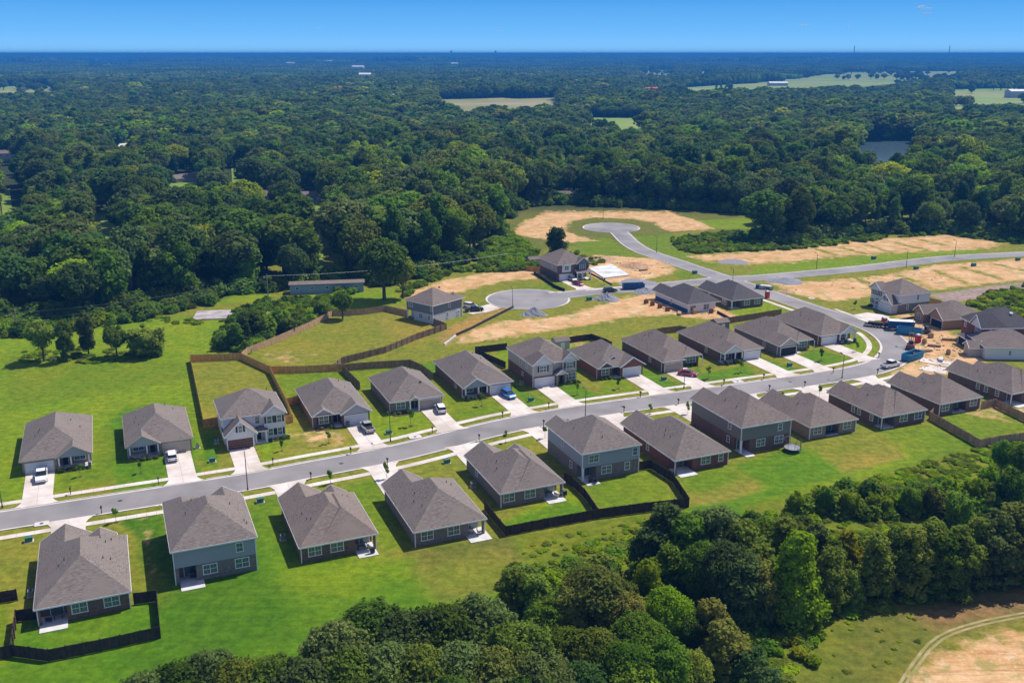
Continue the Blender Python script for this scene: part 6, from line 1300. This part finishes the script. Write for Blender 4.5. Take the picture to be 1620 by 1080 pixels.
for x, y, l_ in ((336, 730, 'green utility cabinet on the lawn left of the brown garage drive'), (412, 794, 'green utility cabinet behind the south kerb right of the blue grey two storey house'), (615, 686, 'green utility cabinet by the lamp in front of the tan garage house'), (707, 732, 'green utility cabinet on the lawn between the pale patio house and its right neighbour'), (1050, 601, 'dark utility cabinet on the lawn left of the red car'), (1249, 579, 'utility cabinet on the lawn left of the open garage drive'), (840, 634, 'green utility cabinet on the lawn right of the blue car'), (46, 856, 'green utility cabinet on the lawn near the lower left house'),
    (932, 475, 'black utility box on the verge between the gravel heaps'), (1382, 410, 'black utility box on the grass north of the east road'), (1449, 426, 'black utility box south of the east road, middle'), (1540, 421, 'black utility box south of the east road on the bare soil'), (1610, 412, 'black utility box south of the east road, rightmost'), (1099, 433, 'dark red utility box by the curved road at the crossing')): cabinet(x, y, l_, 1.0 if y > 560 else 1.35)

# ------------------------------------------------------------------ garden and patio things
def trampoline(px, py):
    t = thing('trampoline', 'round trampoline with a tall safety net behind the tallest two storey house', 'trampoline', P(px, py) + (0,)); mt = MB().tube((0, 0, .75), (0, 0, .8), 1.6, 1.6, 20).build('jumping_mat', M['metal'], t)
    for k in range(8):
        a = k * math.pi / 4; x, y = 1.7 * math.cos(a), 1.7 * math.sin(a); MB().tube((x, y, 0), (x, y, 2.5), .04, .04, 5).build('pole', M['pole'], t)
    ring = MB(); nt_ = MB()
    for k in range(16):
        a0, a1 = k * math.pi / 8, (k + 1) * math.pi / 8; p = lambda a, z_: (1.7 * math.cos(a), 1.7 * math.sin(a), z_); ring.tube(p(a0, .78), p(a1, .78), .07, .07, 5); ring.tube(p(a0, 2.45), p(a1, 2.45), .03, .03, 5)
        for zz in (1.1, 1.5, 1.9, 2.2): nt_.tube(p(a0, zz), p(a1, zz), .012, .012, 3)
        nt_.tube(p(a0, .8), p(a0, 2.45), .012, .012, 3)
    ring.build('ring', M['pole'], t); nt_.build('safety_net', M['blackfab'], t)
trampoline(1253, 713)
def chair(loc, hd, label, mat='cloth', grp='patio seats'):
    t = thing('patio_chair', label, 'chair', loc, hd, grp); MB().box(-.35, .35, -.3, .35, .32, .48).build('seat', M[mat], t); MB().hexa([(-.35, .28, .45), (.35, .28, .45), (.35, .4, .45), (-.35, .4, .45)], [(-.33, .42, .95), (.33, .42, .95), (.33, .52, .95), (-.33, .52, .95)]).build('backrest', M[mat], t)
    for x in (-.3, .3):
        for y in (-.25, .32): MB().box(x - .03, x + .03, y - .03, y + .03, 0, .32).build('leg', M['black'], t)
def grill(loc, hd, label):
    t = thing('grill', label, 'grill', loc, hd, 'patio grills'); MB().box(-.35, .35, -.25, .25, .15, .8).build('cabinet', M['black'], t); MB().tube((-.38, 0, .85), (.38, 0, .85), .26, .26, 10).build('lid', M['black'], t); MB().box(-.75, -.38, -.2, .2, .75, .8).build('side_shelf', M['metal'], t)
def table(loc, hd, label):
    t = thing('patio_table', label, 'table', loc, hd); MB().box(-.6, .6, -.4, .4, .68, .73).build('tabletop', M['grey_bumper'], t)
    for x in (-.5, .5):
        for y in (-.32, .32): MB().box(x - .03, x + .03, y - .03, y + .03, 0, .68).build('leg', M['black'], t)
def hl(k, x, y, z_=.125): p = S[k].w(x, y); return (p[0], p[1], z_)
chair(hl('L4', 11.4, .4), TH + 1.2, 'right pale cushioned chair on the patio slab of the grey brick house'); chair(hl('L4', 10.2, 1.3), TH + 2.6, 'left pale cushioned chair under the patio roof of the grey brick house')
chair(hl('L3', 11.3, 1.0), TH + 1.4, 'pale patio chair beside the grill of the dark brick house'); grill(hl('L3', 11.3, -.9), TH, 'black grill on the right rear patio of the dark brick house'); table(hl('L3', 9.9, .9), TH, 'patio table under the roof corner of the dark brick house')
grill(hl('L5', 12.6, .2), TH, 'black grill at the patio of the house left of the blue two storey'); chair(hl('L5', 11.2, .5), TH + 2, 'pale chair on the patio left of the blue two storey house'); table(hl('L5', 9.9, 1.2), TH, 'patio table left of the blue two storey house')
grill(hl('L2', 2.9, 1.5), TH, 'black grill under the blue grey two storey house recess'); chair(hl('L1', 1.6, .9), TH + 3, 'dark chair on the patio nearest the lower left corner', 'blackfab'); table(hl('L1', 2.8, 1.3), TH, 'dark table on the patio nearest the lower left corner'); grill(hl('L6', 1.6, -.6), TH, 'black grill behind the blue two storey house'); chair(hl('L6', 2.4, -1.0), TH + 2.5, 'dark chair behind the blue two storey house', 'blackfab')
chair(hl('L9', 5.6, 1.0), TH + 3, 'left dark chair in the centre patio of the tan brick house', 'blackfab'); chair(hl('L9', 6.9, 1.0), TH + 2.6, 'right dark chair in the centre patio of the tan brick house', 'blackfab'); chair(hl('L0', 11.6, -.3), TH + 1, 'pale chair on the patio cut by the left edge'); chair(hl('L11', 6.0, .9), TH + 3, 'chair in the recessed patio of the rightmost fenced house', 'mulch')
t = thing('garbage_bin', 'dark garbage bin by the white garage of the black shuttered house', 'garbage bin', hl('U4', 7.3, -1.1, 0), TH); MB().hexa([(-.28, -.3, .05), (.28, -.3, .05), (.28, .3, .05), (-.28, .3, .05)], [(-.34, -.38, 1.0), (.34, -.38, 1.0), (.34, .38, 1.0), (-.34, .38, 1.0)]).build('bin', M['grey_bumper'], t); MB().box(-.36, .36, -.4, .4, 1.0, 1.07).build('lid', M['grey_bumper'], t)
def shed(px, py, rot, label, mat, w=3.2, d=2.6, h=2.2):
    t = thing('garden_shed', label, 'shed', P(px, py) + (0,), rot); MB().box(0, w, 0, d, 0, h).build('wall', M[mat], t); rb = MB(); e = .2
    rb.slab([(-e, -e, h), (w + e, -e, h), (w + e, d / 2, h + .9), (-e, d / 2, h + .9)], .08); rb.slab([(w + e, d + e, h), (-e, d + e, h), (-e, d / 2, h + .9), (w + e, d / 2, h + .9)], .08); rb.build('roof', M['roof_brown'], t)
    g = MB(); g.hexa([(0.02, .02, h), (0.02, d - .02, h), (.1, d - .02, h), (.1, .02, h)], [(0.02, d / 2 - .02, h + .8), (0.02, d / 2 + .02, h + .8), (.1, d / 2 + .02, h + .8), (.1, d / 2 - .02, h + .8)]); g.build('gable', M[mat], t)
    dd = MB().box(w / 2 - .6, w / 2 + .6, -.04, 0, .1, 1.9).build('door', M['white'], t); MB().box(w / 2 - .03, w / 2 + .03, -.07, -.04, .95, 1.1).build('handle', M['black'], dd)
shed(879, 554, TH, 'small grey shed behind the twin gable house', 'side_grey', 4.2, 2.8, 2.3); shed(838, 421.5, TH, 'tan garden shed left of the two storey cul-de-sac house', 'side_beige', 4.8, 3.2, 2.5); shed(1134, 523.5, TH, 'grey green shed between the two houses with pale gables', 'side_slate', 4.2, 3.4, 2.3)

# saplings on the lawns
sp = ((127, 754, 2.6), (223, 748, 2.6), (446, 713, 2.6), (520, 701, 2.8), (650, 674, 4.2), (523, 765, 3), (762, 642, 3.2), (913, 624, 3), (978, 615, 3.2), (1120, 599, 3.4), (1172, 589, 3.4), (1299, 571, 3.6), (1355, 556, 2.8), (184, 826, 3), (612, 757, 3.4), (800, 700, 2.6), (862, 693, 3), (1088, 655, 3), (1028, 655, 2.6), (1296, 628, 3), (1236, 635, 2.4), (956, 451, 2.6), (1352, 489, 3))
for i, (x, y, h_) in enumerate(sp):
    o = P(x, y); t = thing('sapling', '%s young staked tree from the left, planted in a front lawn ring of mulch' % ORD[i] if i < 20 else 'young tree on the lawn of %s' % ('the shed house', 'the unfinished street', 'the white two storey house')[i - 20], 'sapling', (o[0], o[1], 0), random.uniform(0, 6), 'front lawn saplings'); s_ = h_ / 3.3; t.scale = (s_ * .85, s_ * .85, s_)
    link_mesh('trunk', TRUNK['sapling'], t); link_mesh('crown', crown('sapling', 'mid', 'mid', i % 3), t); MB().tube((0, 0, 0), (0, 0, .07), .55, .5, 10).build('mulch_ring', M['mulch'], t)
# foundation shrubs
n_sh = 0
def shrubs(k, xs_, y, w, rnd=.1):
    global n_sh
    for j, x in enumerate(xs_):
        o = S[k].w(x, y + random.uniform(-.15, .15)); s_ = random.uniform(.2, .33)
        t = thing('shrub', 'low clipped shrub in the bed %s' % w, 'shrub', (o[0], o[1], 0), random.uniform(0, 6), 'shrubs in the bed %s' % w); t.scale = (s_, s_, s_ * .9); link_mesh('foliage', crown('bush', random.choice(['dark', 'mid']), 'mid', j % 3), t); n_sh += 1
shrubs('U1', (7.2, 8.3, 9.4, 10.6, 11.6), -.9, 'of the leftmost north house'); shrubs('U2', (.8, 1.9, 3.0, 4.2, 5.4), -1.0, 'of the beige porch gable house'); shrubs('U4', (.9, 1.9, 2.9, 3.9), -.4, 'under the black shuttered window'); shrubs('U5', (.9, 2.0, 3.1, 4.2), -.5, 'before the tan garage house')
shrubs('U6', (.7, 1.7, 2.8, 3.9, 5.0), -1.0, 'before the pale porch gable by the blue car'); shrubs('U7', (9.0, 10.0, 11.0, 12.0), -.7, 'under the triple window of the twin gable house'); shrubs('U8', (.9, 2.0, 3.2), -.4, 'before the red brick dormer house'); shrubs('U10', (.8, 2.0, 3.2, 4.5), -1.0, 'before the porch of the house without a car'); shrubs('U9', (8.2, 9.6, 11.0), 1.9, 'beside the tan garage wing'); shrubs('U3', (9.4, 10.6, 11.8, 12.6), -1.2, 'of the farmhouse style house'); shrubs('U12', (8.6, 9.8, 11.2), -1.0, 'before the house in the bend'); shrubs('E1', (-1.4, -1.2), 10.5, 'before the white two storey house'); shrubs('C2', (8.6, 10, 11.6), -2.0, 'before the shed house')
for k, a in (('U1', (6.9, 12.2)), ('U2', (.4, 5.9)), ('U4', (.4, 4.3)), ('U5', (.4, 4.6)), ('U6', (.4, 5.6)), ('U7', (8.8, 12.4)), ('U10', (.4, 5.6)), ('U12', (7, 12))):
    y_ = -1.5; MB().box(a[0], a[1], y_, y_ + 1.0, 0, .09).build('planting_bed', M['mulch'], S[k].root)

# ------------------------------------------------------------------ the trailer home and the houses in the wood
def farhouse(px, py, w, d, h, rot, label, wall, roofm, cat='house', name='far_house', pit=.45):
    t = thing(name, label, cat, P(px, py) + (0,), rot); MB().box(-w / 2, w / 2, -d / 2, d / 2, 0, h).build('wall', M[wall], t); rb = MB(); e = .4; zr = h + pit * d / 2
    rb.slab([(-w / 2 - e, -d / 2 - e, h - e * pit + .02), (w / 2 + e, -d / 2 - e, h - e * pit + .02), (w / 2 + e, 0, zr), (-w / 2 - e, 0, zr)], .15); rb.slab([(w / 2 + e, d / 2 + e, h - e * pit + .02), (-w / 2 - e, d / 2 + e, h - e * pit + .02), (-w / 2 - e, 0, zr), (w / 2 + e, 0, zr)], .15); rb.build('roof', M[roofm], t)
    g = MB()
    for x0 in (-w / 2, w / 2 - .1): g.hexa([(x0, -d / 2 + .02, h - .01), (x0 + .1, -d / 2 + .02, h - .01), (x0 + .1, d / 2 - .02, h - .01), (x0, d / 2 - .02, h - .01)], [(x0, -.05, zr - .15), (x0 + .1, -.05, zr - .15), (x0 + .1, .05, zr - .15), (x0, .05, zr - .15)])
    g.build('gable', M[wall], t); n_ = max(2, int(w / 4.5))
    for i in range(n_):
        x = -w / 2 + (i + .5) * w / n_; ww = MB().box(x - .6, x + .6, -d / 2 - .06, -d / 2, h * .42, h * .42 + 1.0).build('window', M['white'], t); MB().box(x - .5, x + .5, -d / 2 - .09, -d / 2 - .06, h * .42 + .1, h * .42 + .9).build('pane', M['glass'], ww)
    return t
farhouse(518, 461, 24, 4.6, 3.3, R(9), 'long blue grey mobile home with a brown roof at the foot of the wood', 'side_teal', 'roof_old', 'mobile home', 'mobile_home', .2)
M['roof_red'] = noise_mat('red_metal_roof', (.55, .08, .06), (.62, .12, .08), 1, .5); M['roof_white'] = noise_mat('white_metal_roof', (.70, .70, .70), (.80, .80, .80), 1, .5)
for a in ((485, 318, 14, 9, 3.2, .2, 'grey roofed house with pale wall in a gap of the wood above the trailer', 'side_grey', 'roof_old'), (196, 240, 13, 9, 4.5, .4, 'white gabled house showing among the trees at upper left', 'side_white', 'roof_white'), (290, 288, 15, 9, 3, .9, 'brown roofed house beside a small lawn in the left wood', 'side_beige', 'roof_old'), (426, 316, 13, 9, 3, -.5, 'reddish brown roof among trees above the middle wood', 'side_taupe', 'roof_old'), (15, 250, 14, 9, 4, .2, 'grey roof among trees at the left edge', 'side_white', 'roof_old'),
          (893, 316, 12, 8, 3, .1, 'small pink and white house behind the trees above the ring of soil', 'side_white', 'roof_old'), (1222, 323, 8, 6, 3.5, .3, 'tiny pale shed in the trees above the bare lots', 'side_white', 'roof_white'), (440, 288, 9, 7, 3.5, .3, 'small white building in the middle of the wood', 'side_white', 'roof_white')):
    farhouse(*a)
def barn(px, py, w, d, h, label, roofm='roof_white', wall='side_white', cat='barn'):
    # stands at the edge of far clearings, tall enough to show over the trees before it
    return farhouse(px, py, w * (.55 if w > 55 and py < 131 else 1), d, h, RNG.uniform(-.2, .2), label, wall, roofm, cat, 'barn', .3)
for a in ((545, 157, 34, 16, 19, 'red roofed barn in the middle distance woods', 'roof_red', 'side_white'), (630, 172, 22, 14, 18, 'white house front in the middle distance woods', 'roof_white', 'side_white'), (1030, 153, 22, 12, 15, 'red barn in the woods right of the centre', 'roof_red', 'brick_red'), (578, 130, 60, 25, 21, 'white farm building above the red roofed barn', 'roof_white', 'side_white'), (567, 114, 90, 30, 22, 'long white shed in the far woods above the red roofed barn', 'roof_white', 'side_white'), (818, 152, 26, 12, 8, 'small white barn at the left end of the pale pasture strip', 'roof_white', 'side_white'), (838, 152, 22, 12, 8, 'small white barn right of its twin by the pale pasture strip', 'roof_white', 'side_white'),
          (1052, 116.5, 60, 22, 8, 'long white barn on the far field right of centre', 'roof_white', 'side_white'), (1230, 136, 46, 20, 7, 'pale farm building at the left end of the long pasture', 'roof_white', 'side_beige'), (1442, 112, 50, 24, 12, 'farmhouse at the upper edge of the long pasture', 'roof_white', 'brick_red'), (1532, 114, 40, 20, 12, 'white farmhouse at the right end of the long pasture', 'roof_white', 'side_white'), (8, 134, 60, 24, 11, 'white apartment like building at the left edge beyond the wood', 'roof_white', 'side_white'), (100, 133, 40, 22, 10, 'grey house at the right end of the left pasture', 'roof_old', 'side_grey'), (142, 132, 34, 20, 12, 'second grey house right of the left pasture', 'roof_old', 'side_grey'), (152, 98, 90, 40, 14, 'white farm roof in the far left field', 'roof_white', 'side_white'), (204, 97, 80, 40, 14, 'second white farm roof in the far left field', 'roof_white', 'side_white'), (460, 106, 90, 30, 22, 'left pale building in the far centre woods', 'roof_white', 'side_white'), (520, 102, 100, 30, 24, 'right pale building in the far centre woods', 'roof_white', 'side_white'), (719, 107, 70, 30, 22, 'pale building far away above the centre wood', 'roof_white', 'side_white'), (930, 95.5, 120, 50, 26, 'tiny white building near the horizon at centre', 'roof_white', 'side_white'), (1610, 155, 40, 20, 12, 'long pale roof at the right edge of the far woods', 'roof_white', 'side_grey'), (382, 138, 30, 16, 18, 'small pale house in the left middle distance', 'roof_white', 'side_beige')):
    barn(*a)
for x, l_ in ((714, 'water tower on the horizon, left one'), (784, 'water tower on the horizon, right one')):
    o = P(x, 93); t = thing('water_tower', l_, 'water tower', (o[0] , o[1], 0)); MB().tube((0, 0, 0), (0, 0, 100), 4, 4, 8).build('shaft', M['grey_bumper'], t); MB().tube((0, 0, 98), (0, 0, 118), 14, 14, 10).build('tank', M['grey_bumper'], t)
for x, l_ in ((1350, 'thin radio mast on the horizon, left one'), (1500, 'thin radio mast on the horizon, right one')):
    o = P(x, 96); t = thing('radio_mast', l_, 'radio mast', (o[0], o[1], 0)); MB().tube((0, 0, 0), (0, 0, 160), 5, 3, 6).build('mast', M['grey_bumper'], t)

# ------------------------------------------------------------------ undergrowth
def scatter(poly, n_per, hmin, hmax, mats_):
    q = np.array(PP(*poly)); lo, hi = q.min(0), q.max(0); area = (hi - lo).prod(); n_ = int(area * n_per); c = RNG.uniform(lo, hi, (n_, 2)); c = c[inside(q, c)]
    return c, RNG.uniform(hmin, hmax, len(c)) / 3.3, RNG.choice(mats_, len(c))
UK = ['mid', 'bright', 'dark', 'olive', 'yellow', 'grey']
zones_ = [
 ([(756, 432), (765, 390), (795, 365), (812, 372), (850, 400), (846, 424), (800, 430)], .25, 1.2, 3.2, [1, 1, 1, 0]), ([(850, 405), (905, 398), (960, 412), (930, 425), (905, 410)], .12, .8, 1.8, [1, 0]),
 ([(1062, 378), (1140, 368), (1205, 368), (1205, 398), (1150, 396), (1098, 402), (1072, 394)], .35, .7, 1.9, [1, 3, 1, 0]), ([(1098, 402), (1250, 396), (1330, 388), (1400, 378), (1400, 372), (1210, 386), (1100, 394)], .18, 1.0, 2.2, [0, 1]), ([(1400, 377), (1490, 371), (1620, 388), (1620, 382), (1490, 366)], .2, .8, 2.2, [0, 1]),
 ([(1530, 482), (1570, 462), (1620, 452), (1760, 430), (1760, 530), (1640, 545), (1600, 510), (1560, 492)], .28, .7, 2.0, [1, 1, 4, 3]),
 ([(1250, 780), (1330, 770), (1460, 735), (1540, 712), (1640, 690), (1640, 800), (1540, 820), (1440, 780), (1300, 800)], .6, .25, 1.0, [1, 4, 1, 1]), ([(1300, 810), (1420, 800), (1450, 830), (1380, 860), (1310, 860)], .6, .2, .7, [1, 1]),
 ([(1220, 800), (1300, 790), (1310, 900), (1230, 960), (1180, 900)], .3, .6, 2.0, [0, 1, 3]), ([(1300, 870), (1640, 820), (1640, 895), (1500, 915), (1400, 936), (1290, 985), (1230, 990), (1240, 940)], .4, .6, 1.8, [0, 1, 3]),
 ([(880, 870), (1010, 835), (1040, 880), (990, 900), (880, 900)], .35, .3, 1.1, [1, 0, 3]), ([(820, 860), (1090, 808), (1100, 840), (1000, 880), (840, 905)], .25, .15, .6, [0, 3]), ([(800, 905), (1000, 890), (1200, 900), (1200, 1000), (1160, 1080), (900, 1090), (820, 1000)], .3, 1.2, 3.4, [0, 1, 2, 3]), ([(1010, 850), (1090, 820), (1210, 830), (1240, 900), (1180, 930), (1040, 900)], .3, 1.0, 3.0, [2, 0, 5]),
 ([(1215, 1000), (1300, 990), (1290, 1050), (1230, 1075)], .45, .6, 1.5, [4, 1]), ([(1130, 990), (1215, 1000), (1240, 1085), (1140, 1090)], .35, .8, 2.2, [0, 5, 1]), ([(1240, 985), (1420, 938), (1640, 905), (1640, 915), (1440, 955), (1250, 1000)], .3, .4, 1.2, [0, 3]), ([(1200, 990), (1440, 950), (1480, 1000), (1400, 1080), (1200, 1080)], .12, .15, .35, [3, 3, 0]),
 ([(335, 545), (360, 500), (410, 478), (520, 470), (545, 455), (560, 465), (520, 498), (440, 535), (388, 562)], .25, 1.0, 2.8, [0, 2, 1]), ([(0, 515), (60, 508), (215, 500), (340, 468), (330, 474), (215, 506), (100, 520), (0, 530)], .15, .8, 2.4, [0, 2]), ([(640, 470), (700, 440), (760, 425), (760, 418), (700, 430), (630, 460)], .25, .7, 2.0, [0, 1]), ([(228, 500), (310, 506), (410, 508), (410, 512), (300, 514), (228, 510)], .2, .4, 1.0, [3, 0]),
]
zones_ += [([(1232, 806), (1300, 792), (1400, 786), (1500, 775), (1570, 780), (1560, 800), (1480, 822), (1350, 822), (1240, 820)], .22, 1.2, 4.2, [0, 1, 0, 2, 3]), ([(0, 512), (60, 506), (215, 498), (340, 468), (345, 478), (220, 508), (110, 524), (0, 534)], .22, 1.0, 4.5, [0, 2, 1, 3]), ([(20, 556), (240, 548), (250, 566), (180, 572), (20, 578)], .16, .3, 1.2, [0, 1, 3])]
zones_.append(([(-100, 505)] + [(x, y + 1) for x, y in front[2:-1]] + [(x, y - 5) for x, y in front[2:-1]][::-1] + [(-100, 498)], .10, 3.0, 6.5, [0, 2, 2, 3, 5]))
cs, ss, ks = [], [], []
for a in zones_:
    c, s_, k_ = scatter(*a); cs.append(c); ss.append(s_); ks.append(k_)
cs, ss, ks = np.concatenate(cs), np.concatenate(ss), np.concatenate(ks)
sml = ss < .36; ks = np.where(sml, np.where(RNG.random(len(ks)) < .6, 1, 3), ks)
pu = [bpy.data.objects.new('undergrowth_clump', crown('bush', m_, 'mid', i % 3)) for i, m_ in enumerate(UK)]
ob = instancer('undergrowth', cs, np.stack([ss * RNG.uniform(.9, 1.5, len(ss)) * np.where(sml, 1.7, 1), ss * RNG.uniform(.9, 1.5, len(ss)) * np.where(sml, 1.7, 1), ss * np.where(sml, .75, 1)], 1), ks, pu)
tag(ob, 'tangled weeds and low brush between the lawns and the trees', 'undergrowth')
bad = [o for o in bpy.data.objects if 'label' in o and not (4 <= len(str(o['label']).split()) <= 16)]
for o in bad: print('LABEL', len(o['label'].split()), o.name, o['label'])

# ------------------------------------------------------------------ a few small clouds far off, above the haze
cm = bpy.data.materials.new('cloud_white'); cm.use_nodes = True; cn = cm.node_tree; cn.nodes['Principled BSDF'].inputs['Base Color'].default_value = (.9, .93, .97, 1); cn.nodes['Principled BSDF'].inputs['Roughness'].default_value = 1; cn.nodes['Principled BSDF'].inputs['Alpha'].default_value = .16
for i, (px, py, w_, h_) in enumerate(((1463, 12, 210, 42), (1462, 22, 150, 26), (1270, 41, 150, 26), (1345, 43, 90, 18), (960, 50, 110, 14), (790, 49, 120, 12), (503, 45, 90, 12))):
    t_ = 14000.0; u = (px - 810) / 1530; v = (py - 540) / 1530; X = u * t_; Y = t_ * (math.cos(PITCH) - math.sin(PITCH) * v); Z = CAM_H - t_ * (math.sin(PITCH) + math.cos(PITCH) * v)
    V = []; Fc = []; rs = np.random.default_rng(i); iv, if_ = ICO[2]; off = 0
    for k in range(12):
        c = np.array([rs.uniform(-.55, .55) * w_, rs.uniform(-.2, .2) * w_, rs.uniform(-.45, .45) * h_]); w = iv * np.array([w_ * rs.uniform(.08, .2), w_ * .12, h_ * .22]) * (1 + rs.uniform(-.2, .2, (len(iv), 1))) + c; V.append(w); Fc.append(if_ + off); off += len(iv)
    me = bpy.data.meshes.new('cloud'); me.from_pydata(np.concatenate(V).tolist(), [], np.concatenate(Fc).tolist()); me.materials.append(cm); me.polygons.foreach_set('use_smooth', [True] * len(me.polygons)); o = bpy.data.objects.new('cloud', me); COL.objects.link(o); o.location = (X, Y, Z); o.visible_shadow = True; tag(o, kind='structure')
# ------------------------------------------------------------------ haze
hz = MB().box(-45000, 45000, -400, 60000, -1.2, 84).build('haze', M['white']); tag(hz, kind='stuff')
hm = bpy.data.materials.new('haze_air'); hm.use_nodes = True; n = hm.node_tree; n.nodes.clear()
pv = n.nodes.new('ShaderNodeVolumePrincipled'); pv.inputs['Color'].default_value = (.045, .27, .66, 1); pv.inputs['Density'].default_value = HAZE_DENS; pv.inputs['Anisotropy'].default_value = 0.0
o_ = n.nodes.new('ShaderNodeOutputMaterial'); n.links.new(pv.outputs[0], o_.inputs['Volume'])
hz.data.materials.clear(); hz.data.materials.append(hm)
